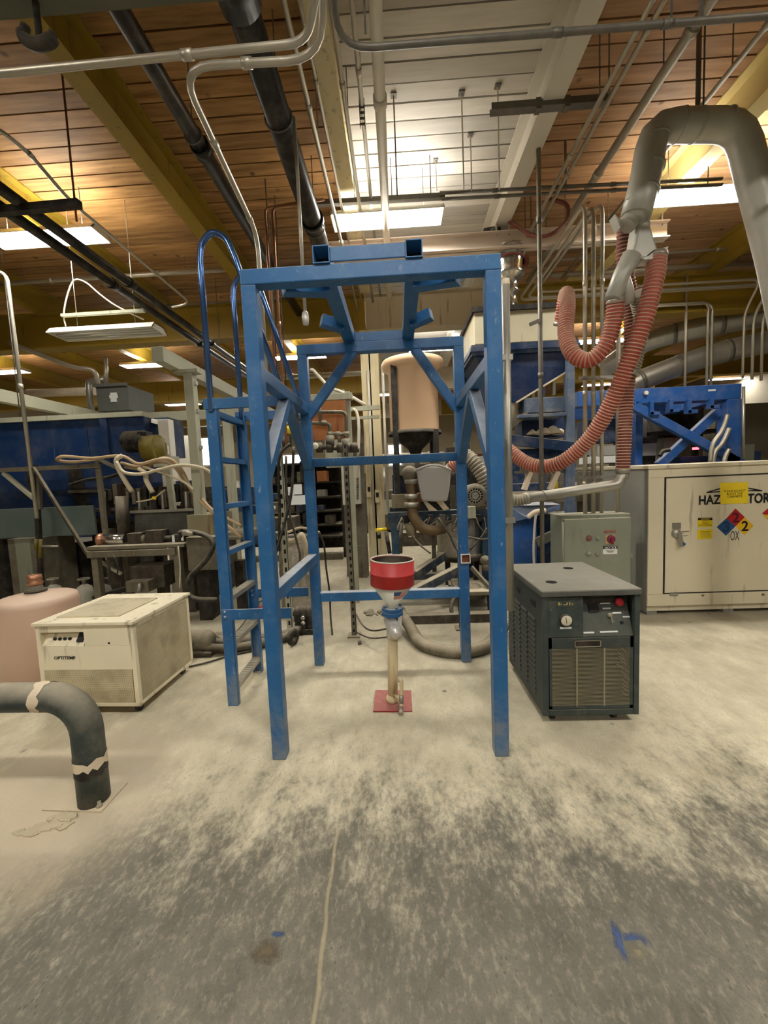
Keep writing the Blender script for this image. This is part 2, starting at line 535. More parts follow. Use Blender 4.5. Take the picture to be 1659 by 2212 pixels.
M = dict(
    floor=floor_mat(),
    blue=worn_blue(),
    blue_d=mat('navy_paint', (14, 44, 80), .4, var=.2, sc=3, dust=.5, scuff=.3),
    blue_v=mat('royal_blue_paint', (8, 44, 86), .5, var=.15, sc=2, dust=.25, scuff=.1),
    blue_f=mat('bright_blue_paint', (40, 90, 160), .45, var=.12, sc=2, dust=.45),
    chrome=mat('polished_blue_tube', (84, 116, 168), .2, .8, var=.1),
    red=mat('red_paint', (196, 22, 26), .4, var=.2, sc=14, dust=.15, scuff=.45, dcol=(224, 190, 184)),
    white=mat('white_ceiling_paint', (212, 206, 192), .55, var=.06, sc=3),
    white2=mat('white_enamel', (225, 220, 206), .45, var=.06, sc=5, dust=.2),
    cream=mat('cream_enamel', (232, 222, 192), .5, var=.06, sc=5, stain=.25, stain_rgb=(70, 60, 44), scuff=.1, dcol=(120, 108, 86)),
    column=mat('cream_column_paint', (226, 212, 170), .6, var=.1, sc=4, stain=.25, stain_rgb=(130, 110, 78)),
    cab=mat('ivory_cabinet_paint', (214, 205, 178), .6, var=.07, sc=2.4, stain=.12, stain_rgb=(120, 108, 88), scuff=.12, dcol=(150, 138, 112)),
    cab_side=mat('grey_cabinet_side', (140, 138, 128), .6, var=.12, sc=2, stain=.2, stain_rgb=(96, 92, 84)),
    yellow=mat('yellow_steel_paint', (150, 124, 40), .5, var=.15, sc=2.5, stain=.1),
    yellow2=mat('pale_yellow_steel_paint', (216, 196, 130), .55, var=.1, sc=2),
    girder=mat('off_white_steel_paint', (190, 178, 152), .6, var=.12, sc=2, stain=.15, stain_rgb=(120, 96, 66)),
    galv=mat('galvanised_steel', (168, 166, 156), .4, .75, var=.16, sc=9, dust=.35),
    duct=mat('dusty_galvanised_duct', (184, 182, 171), .42, .2, var=.22, sc=4, dust=.3, scuff=.15),
    cond=mat('conduit_steel', (186, 180, 164), .4, .65, var=.1, sc=6, dust=.35),
    dcond=mat('dark_conduit_steel', (112, 108, 100), .5, .5, var=.15, sc=6, dust=.35),
    wcond=mat('white_painted_conduit', (222, 214, 196), .5, var=.06),
    bpipe=mat('black_iron_pipe', (34, 31, 29), .35, .2, var=.25, sc=5, dust=.28),
    black=mat('black_rubber', (24, 22, 20), .6, var=.2, sc=9, dust=.3),
    dark=mat('grimy_machine_steel', (66, 60, 50), .6, .2, var=.4, sc=6, dust=.4, stain=.3, bump=.3),
    dark2=mat('soot_black_steel', (34, 30, 26), .7, .1, var=.4, sc=5, dust=.25),
    grime=mat('grey_grimy_paint', (104, 98, 82), .65, var=.3, sc=5, stain=.35, dust=.4, bump=.2),
    ggreen=mat('grey_green_enamel', (134, 138, 122), .5, var=.08, sc=3, dust=.3, stain=.1, stain_rgb=(98, 98, 86)),
    lgreen=mat('pale_grey_green_steel', (168, 168, 146), .55, var=.1, sc=3, dust=.3, stain=.15, stain_rgb=(110, 104, 84)),
    teal=mat('slate_green_plate', (84, 98, 94), .6, var=.1, sc=2, dust=.2),
    dgreen=mat('dark_green_enamel', (54, 64, 62), .55, var=.25, sc=7, dust=.5, stain=.15, scuff=.6, dcol=(132, 126, 110)),
    chtop=mat('dusty_dark_steel_top', (84, 84, 80), .5, var=.4, sc=4, dust=.42, scuff=.5, dcol=(176, 170, 152)),
    slat=mat('bare_wire_steel', (158, 150, 126), .5, .3, var=.2, sc=9),
    red_d=mat('dusty_dark_red_paint', (150, 26, 34), .55, var=.25, sc=14, dust=.3, scuff=.8, dcol=(206, 176, 160)),
    pink=mat('pinkish_poly_plastic', (206, 174, 152), .35, var=.07, sc=3, dust=.3, spec=.5),
    peach=mat('peach_poly_plastic', (240, 202, 162), .4, var=.06, sc=2.5, dust=.1),
    hosered=mat('dusty_red_hose', (168, 70, 54), .6, var=.25, sc=4, dust=.35, dcol=(190, 160, 136)),
    rib_red=mat('dusty_hose_rib', (176, 132, 110), .7, var=.2, sc=4, dust=.5, dcol=(206, 186, 162)),
    rib_gr=mat('dusty_grey_rib', (160, 152, 134), .7, var=.2, sc=4, dust=.5),
    hosedk=mat('dusty_maroon_hose', (116, 54, 44), .6, var=.2, sc=4, dust=.5, dcol=(180, 158, 138)),
    hosegr=mat('grey_flexible_hose', (112, 108, 96), .6, var=.15, sc=5, dust=.45),
    hosewh=mat('dirty_white_hose', (196, 184, 156), .55, var=.12, sc=8, dust=.2),
    hosetan=mat('tan_hose', (176, 152, 116), .5, var=.12, sc=8),
    tealpipe=mat('dark_green_pipe', (52, 62, 60), .5, var=.2, sc=5, dust=.5, scuff=.3),
    tape=mat('torn_cream_tape', (222, 206, 178), .7, var=.12, sc=12, bump=.3),
    post=mat('cream_dirty_pipe', (218, 200, 160), .55, var=.1, sc=14, stain=.35, stain_rgb=(92, 76, 50)),
    clear=mat('cloudy_clear_plastic', (206, 204, 196), .22, .25, var=.3, sc=22, spec=.8),
    bucket=mat('translucent_white_plastic', (178, 175, 168), .3, var=.05, sc=6, spec=.6, alpha=.82),
    steel=mat('polished_stainless', (205, 202, 196), .16, .95, var=.06, sc=5),
    drum=mat('crinkled_foil_steel', (190, 184, 174), .22, .9, var=.15, sc=14, bump=.9),
    copper=mat('copper_pipe', (176, 128, 100), .35, .7, var=.12),
    rust=mat('rusty_steel', (112, 66, 42), .7, .2, var=.3, sc=18),
    ply=mat('orange_plywood', (170, 108, 58), .6, var=.25, sc=5, stain=.3, stain_rgb=(110, 62, 30)),
    paper=mat('white_paper', (228, 230, 226), .7, var=.04),
    ybox=mat('yellow_label', (226, 200, 22), .55, var=.05),
    ysign=mat('yellow_sign_sheet', (238, 210, 48), .45, var=.06, sc=20),
    ink=mat('black_ink', (24, 20, 22), .6, var=.05),
    redink=mat('red_ink', (170, 30, 34), .55, var=.05),
    blueink=mat('blue_ink', (32, 78, 134), .55, var=.06),
    yelink=mat('yellow_ink', (222, 178, 28), .55, var=.06),
    whiteink=mat('white_ink', (222, 220, 210), .6, var=.04),
    goldink=mat('worn_gold_ink', (176, 158, 92), .6, var=.2, sc=30),
    knob=mat('red_plastic', (206, 44, 54), .45, var=.08),
    gauge=mat('gauge_face', (214, 208, 184), .35, var=.05),
    yvalve=mat('yellow_gear_paint', (104, 92, 16), .6, var=.3, sc=9, dust=.2),
    wallm=mat('grey_cream_wall', (176, 166, 140), .8, var=.08, sc=1.2),
    walldk=mat('weathered_wall_panel', (120, 113, 98), .8, var=.15, sc=1.5, stain=.15, stain_rgb=(112, 102, 86)),
    wood=plank_mat('orange_ceiling_wood', (196, 150, 94), (138, 99, 57), .5),
    woodlt=plank_mat('pale_ceiling_wood', (204, 162, 118), (164, 122, 82), .45),
    woodwh=plank_mat('white_painted_wood', (214, 207, 194), (196, 189, 175), .12, False),
    perf_f=mesh_metal('perforated_cream_front', (218, 206, 170), (96, 84, 58), .013, (0, 2)),
    perf_s=mesh_metal('perforated_cream_side', (206, 194, 160), (108, 96, 70), .013, (1, 2)),
    perf_t=mesh_metal('perforated_cream_top', (222, 210, 176), (120, 108, 80), .013, (0, 1)),
    lamp=emit('fluorescent_light', LAMP_COL, LAMP_POWER),
    uplight=emit('added_uplight_glow', LAMP_COL, LAMP_POWER * .85),
    glow=emit('panel_glow', (1, 1, 1), 3.0),
    redled=emit('red_display', (1, .06, .08), 5.0),
)
# ================================================================== the building
XL, XR, YB, YF, ZC = -12.0, 11.0, 17.0, -8.5, 4.67
PITCH, X0 = 1.72, -.405
fl = MB().box((XL, YF, -.15), (XR, YB, 0)).build('floor', M['floor'], kind='structure')
tag(fl, 'grey concrete floor drifted over with pale powder', 'floor')
# saw cut edges and scars left by an earlier stand
scar = lambda pts, m, nm, h=.001: MB().add([V((p.x, p.y, h)) for p in pts], [list(range(len(pts)))[::-1]]).build(nm, m, fl)
scar([atz(543, 2028, 0), atz(614, 2026, 0), atz(608, 2085, 0), atz(532, 2088, 0)], smear('scraped_concrete', (112, 100, 78)), 'scraped_patch')
scar([atz(586, 2011, 0), atz(616, 2010, 0), atz(616, 2026, 0), atz(586, 2027, 0)], smear('blue_floor_smear', (74, 96, 136)), 'blue_smear', .0015)
bl = smear('faded_blue_overspray', (78, 98, 140))
scar([atz(1318, 1985, 0), atz(1334, 1978, 0), atz(1346, 2040, 0), atz(1362, 2092, 0), atz(1346, 2094, 0), atz(1326, 2050, 0)], bl, 'blue_smear')
scar([atz(1340, 2014, 0), atz(1390, 2010, 0), atz(1412, 2044, 0), atz(1404, 2056, 0), atz(1384, 2030, 0), atz(1340, 2034, 0)], bl, 'blue_smear')
scar([atz(1345, 2036, 0), atz(1388, 2032, 0), atz(1408, 2066, 0), atz(1370, 2086, 0)], smear('scraped_footprint', (150, 142, 116)), 'scraped_patch', .0015)
cap = MB().box((XL, YF, ZC + .03), (XR, YB, ZC + .12)).build('ceiling', mat('dark_roof_gap', (58, 44, 32), .9), kind='structure')
tag(cap, 'board ceiling, orange timber with one white painted bay', 'ceiling')
BX = [X0 + PITCH * k for k in range(-7, 8)]
PW = .168
for i in range(len(BX) - 1):
    k = i - 7
    xa, xb = BX[i] + .01, BX[i + 1] - .01
    xa, xb = max(xa, XL), min(xb, XR)
    m = M['woodwh'] if k == 0 else (M['woodlt'] if k > 0 else M['wood'])
    w = xb - xa
    y = 2.12
    if -3 <= k <= 3:
        proto = MB().box((-w / 2, -PW / 2 + .007, 0), (w / 2, PW / 2 - .007, .03)).build('plank', m, cap, local=True)
        first = True
        while y < 6.6:
            o = proto if first else proto.copy()
            if not first:
                COL.objects.link(o)
                o.parent = cap
            first = False
            o.location = (xa + w / 2 - cap.location.x, y + PW / 2 - cap.location.y, ZC + random.uniform(-.002, .002) - cap.location.z)
            y += PW
    b = MB()
    yy = y
    while yy < YB - .1:
        b.box((xa, yy + .006, ZC), (xb, yy + PW - .006, ZC + .03))
        yy += PW
    yy = 2.12 if -3 <= k <= 3 else y
    while yy > YF + PW:
        yy -= PW
        b.box((xa, yy + .006, ZC), (xb, yy + PW - .006, ZC + .03))
    b.build('plank', m, cap, kind='stuff')
for i, x in enumerate(BX):
    k = i - 7
    if not XL + .2 < x < XR - .2:
        continue
    m = {0: M['column'], 1: M['white'], 2: M['yellow2']}.get(k, M['yellow'])
    b = MB()
    b.box((x - .08, YF, 4.35), (x + .08, YB, 4.364)).box((x - .1, YF, 4.655), (x + .1, YB, 4.669)).box((x - .012, YF, 4.36), (x + .012, YB, 4.66))
    o = b.build('ceiling_beam', m, kind='structure')
    tag(o, {0: 'cream steel joist on the left edge of the white ceiling bay', 1: 'white steel joist on the right edge of the white ceiling bay',
            2: 'pale yellow steel joist above the right hand lit lamp'}.get(k, 'yellow steel ceiling joist, number %d %s the white bay' % (abs(k) if k < 0 else k - 1, 'left of' if k < 0 else 'right of')), 'beam')


def girder(y, x0, x1, m, label):
    b = MB()
    b.box((x0, y - .11, 3.8), (x1, y + .11, 3.822)).box((x0, y - .11, 4.326), (x1, y + .11, 4.348)).box((x0, y - .012, 3.82), (x1, y + .012, 4.33))
    return tag(b.build('ceiling_girder', m, kind='structure'), label, 'beam')


G0 = atz(120, 34, 3.8).y - .11
girder(G0, XL, XR, mat('shade_toned_girder', (98, 97, 80), .6), 'grey green girder crossing just at the top left corner of the photo')  # darkness of the unlit underside put into the whole girder colour
for j, y in enumerate((6.4, 10.65, 14.9)):
    w = ['first', 'second', 'third'][j]
    girder(y, XL, -.42, M['yellow'], 'yellow cross girder left of the columns, %s one back' % w)
    girder(y, -.40, 1.7, M['girder'], 'off white cross girder over the columns, %s one back' % w)
    girder(y, 1.72, XR, M['yellow'], 'yellow cross girder right of the white bay, %s one back' % w)


def column(xc, y, w, m, label):
    b = MB()
    h = w / 2
    b.box((xc - h, y - h, 0), (xc + h, y - h + .02, 3.8)).box((xc - h, y + h - .02, 0), (xc + h, y + h, 3.8)).box((xc - .012, y - h, 0), (xc + .012, y + h, 3.8))
    o = b.build('column', m, kind='structure')
    tag(o, label, 'column')
    MB().box((xc - h - .05, y - h - .05, 0), (xc + h + .05, y + h + .05, .02)).build('base_plate', m, o)
    return o


cx = at(803, 880, 6.4).x
column(cx, 6.42, .27, M['column'], 'cream painted steel column behind the blue frame')
column(cx - 6.5, 10.65, .25, M['column'], 'cream steel column far back on the left side')
column(cx + 6.9, 10.65, .25, M['column'], 'cream steel column far back on the right side')
for nm, a, b_, m in (('wall_back', (XL, YB, 0), (XR, YB + .2, 4.8), M['wallm']), ('wall_left', (XL - .2, YF, 0), (XL, YB, 4.8), M['wallm']),
                     ('wall_right', (XR, YF, 0), (XR + .2, YB, 4.8), M['walldk']), ('wall_front', (XL, YF - .2, 0), (XR, YF, 4.8), M['wallm'])):
    w = MB().box(a, b_).build(nm, m, kind='structure')
    tag(w, {'wall_back': 'pale plain wall at the far end', 'wall_left': 'pale wall closing the left side', 'wall_right': 'weathered panel wall closing the right side', 'wall_front': 'plain wall behind the viewer'}[nm], 'wall')
# glowing panels added to stand in for bright areas far back
wi = 0
for (a, b_, c, d) in ((418, 948, 482, 1003), (596, 985, 660, 1003), (838, 962, 868, 1004), (984, 960, 1012, 976)):
    p, q = at(a, b_, YB - .03), at(c, d, YB - .03)
    wi += 1
    fr = MB()
    x0, x1, z0, z1 = p.x, q.x, q.z, p.z
    for u in ((x0 - .08, z0 - .08, x1 + .08, z0), (x0 - .08, z1, x1 + .08, z1 + .08), (x0 - .08, z0, x0, z1), (x1, z0, x1 + .08, z1)):
        fr.box((u[0], YB - .06, u[1]), (u[2], YB, u[3]))
    f = tag(fr.build('glow_panel_%d' % wi, M['white2'], kind='structure'), 'framed panel with added glow far back, %s' % ['behind the blue ladder', 'left of the cream column', 'right of the cream column', 'behind the peach tank stand'][wi - 1], 'glow_panel')
    n = 3
    for q_ in range(n):
        MB().box((x0 + (x1 - x0) * q_ / n + .02, YB - .03, z0), (x0 + (x1 - x0) * (q_ + 1) / n - .02, YB - .02, z1)).build('pane', M['glow'], f)


# ================================================================== lamps
def lamp(x0, x1, y, z, label, lit=True, wires=True, grp=None):
    t = thing('ceiling_light', label, 'light fixture', ((x0 + x1) / 2, y, z), group=grp)
    w = .15
    b = MB().prism([(x0, y - w, z - .02), (x0, y - .09, z + .05), (x0, y + .09, z + .05), (x0, y + w, z - .02), (x0, y + w - .012, z - .02), (x0, y + .085, z + .04), (x0, y - .085, z + .04), (x0, y - w + .012, z - .02)], (x1 - x0, 0, 0))
    b.build('reflector', M['white2'], t)
    for xe in (x0, x1 - .012):
        MB().prism([(xe, y - w, z - .02), (xe, y - .09, z + .05), (xe, y + .09, z + .05), (xe, y + w, z - .02)], (.012, 0, 0)).build('end_plate', M['white2'], t)
    if lit:
        MB().box((x0 + .02, y - w + .02, z - .012), (x1 - .02, y + w - .02, z - .002)).build('diffuser', M['lamp'], t)
        MB().box((x0 + .04, y - .05, z + .051), (x1 - .04, y + .05, z + .056)).build('added_uplight', M['uplight'], t)  # glowing strip added on the housing to brighten the ceiling boards
    else:
        for i in range(4):
            yy = y - .1 + .0667 * i
            MB().cyl((x0 + .03, yy, z - .008), (x1 - .03, yy, z - .008), .013, n=8).build('tube', M['whiteink'], t)
    if wires:
        for xx in (x0 + .2, x1 - .2):
            MB().cyl((xx, y, z + .05), (xx, y, ZC), .004, n=6).build('hanger_wire', M['dcond'], t)
    return t


lamp(-.585, .575, 4.35, 4.2, 'lit ceiling lamp under the white painted bay, nearest the blue frame')
lamp(2.62, 3.84, 4.3, 4.2, 'lit ceiling lamp behind the bent grey duct at right')
lamp(-4.25, -3.03, 4.28, 4.2, 'lit ceiling lamp at far left behind the two black pipes')
row = [(265, 372, 788, 'lit lamp beyond the unlit hanging fixture at left'), (595, 703, 770, 'lit lamp seen left of the back blue post'), (893, 985, 752, 'lit lamp seen above the peach tank'),
       (1262, 1340, 735, 'lit lamp behind the upright conduits and hoses'), (-50, 58, 803, 'lit lamp at the left picture edge behind the grey gantry'),
       (360, 432, 873, 'far lit lamp just under the grey gantry beam'), (1265, 1330, 830, 'far lit lamp low behind the hopper machine conduits'), (1540, 1606, 817, 'far lit lamp above the blue cross braced frame'), (815, 842, 852, 'far lit lamp just left of the peach tank')]
for a, b_, py, lb in row:
    p = atz((a + b_) / 2, py, 4.2)
    L = max(1.1, min(1.25, atz(b_, py, 4.2).x - atz(a, py, 4.2).x))
    if lb.startswith('far lit lamp just left'):
        L = .9
    lamp(p.x - L / 2, p.x + L / 2, p.y, 4.2, lb, wires=False)
for x in (-3.6, -.1, 3.2):
    w = {-3.6: 'left', -.1: 'middle', 3.2: 'right'}[x]
    lamp(x - .61, x + .61, .1, 4.2, 'lit ceiling lamp right over the viewer, the %s one of three' % w, grp='lamps behind the viewer')
    lamp(x - .61, x + .61, -4.15, 4.2, 'lit ceiling lamp well behind the viewer, the %s one of three' % w, grp='lamps behind the viewer')
# the unlit fixture hanging low at left, with its strut and cords
t = lamp(-3.82, -2.62, 4.5, 3.27, 'unlit white fluorescent fixture hanging low from a strut at left', lit=False, wires=False)
zs = at(220, 675, 4.5).z
b = MB().bar(at(134, 682, 4.5), at(312, 671, 4.5), .042, .03)
s = tag(b.build('strut_channel', M['lgreen']), 'thin pale strut hanging over the unlit fixture', 'strut')
for px in (165, 290):
    p = at(px, 680 - (px - 134) * .06, 4.5)
    MB().cyl(p, (p.x, p.y, ZC), .004, n=6).build('hanger_rod', M['wcond'], s)
    MB().cyl(p, (p.x, p.y, 3.32), .003, n=6).build('hanger_wire', M['dcond'], s)
tag(MB().tube(curve([at(142, 705, 4.5), at(138, 680, 4.5), at(145, 640, 4.5), at(160, 606, 4.5), at(185, 610, 4.5), at(215, 635, 4.5), at(250, 660, 4.5), at(310, 690, 4.52)], 6), .008, 6).build('lamp_cord', M['wcond']),
    'white lamp cord looping up from the unlit fixture', 'cord')

# ================================================================== the blue frame
T = .074
FX0, FX1, FY0, FY1, FH = -.73, .528, 1.972, 3.045, 2.52
fr = thing('bag_unloader', 'tall blue square tube frame standing around the red and white funnel', 'frame', ((FX0 + FX1) / 2, (FY0 + FY1) / 2, 0))
bl = M['blue']
for x in (FX0, FX1 - T):
    for y in (FY0, FY1):
        MB().box((x, y, 0), (x + T, y + T, FH - T)).build('post', bl, fr, .005)
for y in (FY0, FY1):
    MB().box((FX0, y, FH - T), (FX1, y + T, FH)).build('top_beam', bl, fr, .005)
for x in (FX0, FX1 - T):
    MB().box((x + .004, FY0 + T, 2.0), (x + T - .004, FY1, 2.072)).build('side_rail', bl, fr, .005)
MB().box((FX0 + .004, FY0 + T, .845), (FX0 + T - .004, FY1, .918)).build('side_rail', bl, fr, .005)
MB().box((FX0 + T, FY1 + .005, 1.598), (FX1 - T, FY1 + .07, 1.662)).build('back_rail', bl, fr, .005)
MB().box((FX0 + T, FY1 + .005, .525), (FX1 - T, FY1 + .07, .598)).build('back_rail', bl, fr, .005)
# sawn off rail stub on the back right post
p = at(1006, 1207, FY1 - .015)
st = MB()
for dx0, dx1, dz0, dz1 in ((-.036, .036, .03, .036), (-.036, .036, -.036, -.03), (-.036, -.03, -.03, .03), (.03, .036, -.03, .03)):
    st.box((p.x + dx0, FY1 - .022, p.z + dz0), (p.x + dx1, FY1, p.z + dz1))
st = st.build('rail_stub', M['white2'], fr, label='sawn off square tube stub with bare edges')
MB().box((p.x - .031, FY1 - .004, p.z - .031), (p.x + .031, FY1 - .001, p.z + .031)).build('rusty_opening', M['rust'], st)
# diagonal braces, each a flat square bar
for sx in (0, 1):
    xp = FX0 + T / 2 if sx == 0 else FX1 - T / 2
    MB().bar((xp, 2.53, 2.01), (xp, FY1 + .01, 1.60), .062).build('knee_brace', bl, fr, .004)
    MB().bar((xp, 2.53, 2.01), (xp, FY0 + T, 1.52), .062).build('knee_brace', bl, fr, .004)
    xi = FX0 + T if sx == 0 else FX1 - T
    xm = -.30 if sx == 0 else .16
    MB().bar((xi - (.02 if sx == 0 else -.02), FY1 + .04, 1.99), (xm, FY1 + .04, 2.46), .066).build('corner_brace', bl, fr, .004)
# fork pockets
for pa, pb in ((694, 552), (894, 538)):
    xc = at(pa, pb, FY0).x
    b = MB()
    h, w = .041, .005
    b.box((xc - h, FY0 - .01, FH), (xc + h, FY1 + T + .01, FH + w)).box((xc - h, FY0 - .01, FH + .077), (xc + h, FY1 + T + .01, FH + .082))
    b.box((xc - h, FY0 - .01, FH + w), (xc - h + w, FY1 + T + .01, FH + .077)).box((xc + h - w, FY0 - .01, FH + w), (xc + h, FY1 + T + .01, FH + .077))
    o = b.build('fork_pocket', bl, fr)
    MB().box((xc - h + w, FY0 + .1, FH + w), (xc + h - w, FY0 + .104, FH + .077)).build('hole_shade', M['dark2'], o)  # dark plate stands in for the shade inside the open tube
xa, xb = at(694, 552, FY0).x + .041, at(894, 538, FY0).x - .041
for y in (FY0 + .004, FY1 + .03):
    MB().box((xa, y, FH + .012), (xb, y + .012, FH + .078)).build('cross_plate', bl, fr, .002)
# bag hanger arms sticking out past the pockets
for x0, y0, x1, y1 in ((xa - .05, 2.76, xa - .185, 2.70), (xb + .05, 2.76, xb + .185, 2.70), (xa - .06, 2.22, xa - .27, 2.10), (xb + .06, 2.22, xb + .27, 2.10)):
    MB().bar((x0, y0, FH - .0), (x1, y1, FH + (.03 if y0 > 2.5 else -.035)), .07, .07).build('hanger_arm', bl, fr, .004)
# the ladder
ld = thing('ladder', 'blue fixed ladder with hoop handrails on the left of the blue frame', 'ladder', (-1.16, 2.75, 0))
LX, LY0, LY1 = -1.165, 2.50, 2.99
zt = at(455, 872, LY0).z
for y in (LY0, LY1):
    b = MB().box((LX - .035, y - .004, 0), (LX + .035, y + .004, zt)).box((LX - .035, y - .002, 0), (LX - .028, y + .035 * (1 if y == LY0 else -1), zt)).box((LX + .028, y - .002, 0), (LX + .035, y + .035 * (1 if y == LY0 else -1), zt))
    b.build('stile', bl, ld)
for py in (1416, 1335, 1252, 1168, 1083, 996, 912):
    z = at(557 - (1416 - py) * .085, py, LY1).z
    r = MB().box((LX - .028, LY0, z - .02), (LX + .028, LY1, z)).box((LX - .03, LY0, z - .03), (LX - .026, LY1, z + .003)).box((LX + .026, LY0, z - .03), (LX + .03, LY1, z + .003))
    r = r.build('rung', M['galv'] if py > 1200 else bl, ld)
    tt = MB()
    for i in range(16):
        y = LY0 + .03 + i * .028
        tt.box((LX - .024, y, z), (LX + .024, y + .012, z + .005))
    tt.build('grip_teeth', M['galv'] if py > 1100 else bl, r)
hz = at(458, 503, LY0).z
for y in (LY0, LY1):
    c = [(LX, y, zt - .05), (LX, y, hz - .16), (LX + .02, y, hz - .06), (LX + .09, y, hz), (LX + .17, y, hz - .04), (LX + .215, y, hz - .14), (FX0 + .01, y, 2.09)]
    c = [V(q) for q in c]
    pts = [c[0]] + curve(c[1:6], 6) + [c[6]]
    MB().tube(pts, .019, 10).build('hoop_handrail', M['chrome'], ld)
    MB().box((LX - .045, y - .012, zt - .035), (FX0 - .002, y + .012, zt + .03)).build('tie_bar', bl, ld, .002)
    z = .63
    tb = MB().box((LX - .03, y - .008, z - .035), (FX0 - .002, y + .004, z + .035)).build('tie_bar', bl, ld, .002)
    for dz in (-.017, .017):
        MB().lathe([(0, -.018), (.009, -.016), (.012, -.008), (.012, 0)], (LX - .008, y, z + dz), 8, (0, 1, 0)).build('bolt', bl, tb)
# red rubber ring hooked at the tie bar
tag(MB().tube([at(574, 1322, 2.6) + V((math.cos(w) * .055, 0, math.sin(w) * .045)) for w in [i * math.pi / 8 for i in range(16)]], .006, 6, closed=True).build('red_ring', M['knob']), 'thin red ring hanging behind the front left blue post', 'ring')

# ================================================================== funnel stand
fx, fy = -.09, 2.515
fu = thing('funnel_stand', 'red and white steel funnel on a cream pedestal inside the blue frame', 'funnel', (fx, fy, 0))
fu.rotation_euler = (0, .034, 0)
bp = MB().box((-.125, -.125, 0), (.125, .125, .008)).build('base_plate', M['red_d'], fu, local=True)
MB().cyl((0, 0, .008), (0, 0, .46), .0335, n=20).lathe([(.0335, .008), (.05, .01), (.046, .03), (.0335, .05)], (0, 0, 0), 20).build('pedestal_pipe', M['post'], fu, local=True)
vb = MB().cyl((0, 0, .44), (0, 0, .49), .04, n=20).cyl((0, 0, .49), (0, 0, .60), .036, n=16).lathe([(.0, -.13), (.03, -.128), (.034, -.11), (.045, -.1), (.045, -.07), (.04, -.06), (.05, -.05), (.05, .05), (0, .052)], (0, 0, .535), 18, (-.25, 1, .35))
vb.box((.035, -.05, .455), (.06, .05, .60)).cyl((.03, 0, .60), (.03, 0, .62), .016, n=10)
vb.build('clear_valve', M['clear'], fu, local=True)
MB().lathe([(.04, .595), (.07, .595), (.07, .617), (.066, .618), (.066, .622), (.07, .623), (.07, .645), (.04, .645)], (0, 0, 0), 28, smooth=False).build('flange', M['blue'], fu, local=True)
for i in range(4):
    a = .5 + i * math.pi / 2
    MB().cyl((math.cos(a) * .057, math.sin(a) * .057, .645), (math.cos(a) * .057, math.sin(a) * .057, .66), .0095, n=6).build('bolt', M['blue'], fu, local=True)
cone = MB().lathe([(.036, .64), (.041, .665), (.138, .80), (.134, .80), (.036, .664)], (0, 0, 0), 36).build('cone', mat('funnel_white_paint', (222, 220, 204), .5, var=.05, sc=9, dust=.1), fu, local=True)
bd = MB().lathe([(.138, .795), (.142, .797), (.142, .87), (.146, .872), (.146, .878), (.141, .88), (.141, .96), (.138, .962), (.137, .96), (.136, .80)], (0, 0, 0), 40).build('rim_band', M['red'], fu, local=True)
MB().lathe([(.135, .955), (.134, .80), (.06, .70), (.0, .695)], (0, 0, 0), 32).build('dirty_lining', M['dark'], fu, local=True)
MB().lathe([(.1365, .958), (.1425, .959), (.1425, .966), (.1365, .966), (.1365, .958)], (0, 0, 0), 40).build('bare_rim', M['white2'], fu, local=True)


# small flag printed on the cone
def cone_pt(u, v):
    a = math.radians(-90 + 6 + u * 56)
    z = .718 + v * .058
    r = .041 + (.138 - .041) * (z - .665) / .135 + .0012
    return (math.cos(a) * r, math.sin(a) * r, z)


def flagpatch(b, u0, v0, u1, v1, n=6):
    for i in range(n):
        ua, ub = u0 + (u1 - u0) * i / n, u0 + (u1 - u0) * (i + 1) / n
        b.add([cone_pt(ua, v0), cone_pt(ub, v0), cone_pt(ub, v1), cone_pt(ua, v1)], [(0, 1, 2, 3)])


bw, br, bb = MB(), MB(), MB()
for i in range(13):
    flagpatch(br if i % 2 == 0 else bw, 0 if i < 6 else .42, i / 13, 1, (i + 1) / 13)
flagpatch(bb, 0, 6 / 13, .42, 1)
fg = br.build('flag_red_stripes', mat('flag_red', (186, 70, 70), .55), cone, local=True)
bw.build('flag_white_stripes', mat('flag_white', (214, 190, 184), .55), cone, local=True)
bb.build('flag_blue_field', M['blueink'], cone, local=True)
dr = MB().tube(bend([(.045, -.09, .19), (.056, -.1, .2), (.056, -.1, .06), (.05, -.13, .014)], .02), .0125, 10).cyl((.0, -.02, .06), (.056, -.1, .07), .01, n=8)
dr.build('drain_pipe', M['post'], fu, local=True)
MB().cyl((.055, -.105, .105), (.055, -.105, .05), .015, n=12).box((.035, -.118, .04), (.062, -.09, .056)).cyl((.053, -.12, .03), (.05, -.165, .012), .015, n=12).build('drain_valve', M['galv'], fu, local=True)
# ================================================================== writing
def text(s, h, loc, m, parent, rot=(math.pi / 2, 0, 0), name='lettering', w=None, align='CENTER', bold=0.0, local=True):
    cu = bpy.data.curves.new('t', 'FONT')
    cu.body = s
    cu.size = 1
    cu.align_x = align
    cu.offset = bold
    cu.extrude = 0
    cu.resolution_u = 3
    to = bpy.data.objects.new('t', cu)
    COL.objects.link(to)
    me = bpy.data.meshes.new_from_object(to.evaluated_get(bpy.context.evaluated_depsgraph_get()))
    bpy.data.objects.remove(to)
    xs = [v.co.x for v in me.vertices]
    ys = [v.co.y for v in me.vertices]
    k = h / .7
    kx = (w / (max(xs) - min(xs))) if w else k
    for v in me.vertices:
        v.co = (v.co.x * kx, v.co.y * k, 0)
    me.materials.append(m)
    o = bpy.data.objects.new(name, me)
    COL.objects.link(o)
    o.parent = parent
    o.location = loc
    o.rotation_euler = rot
    return o


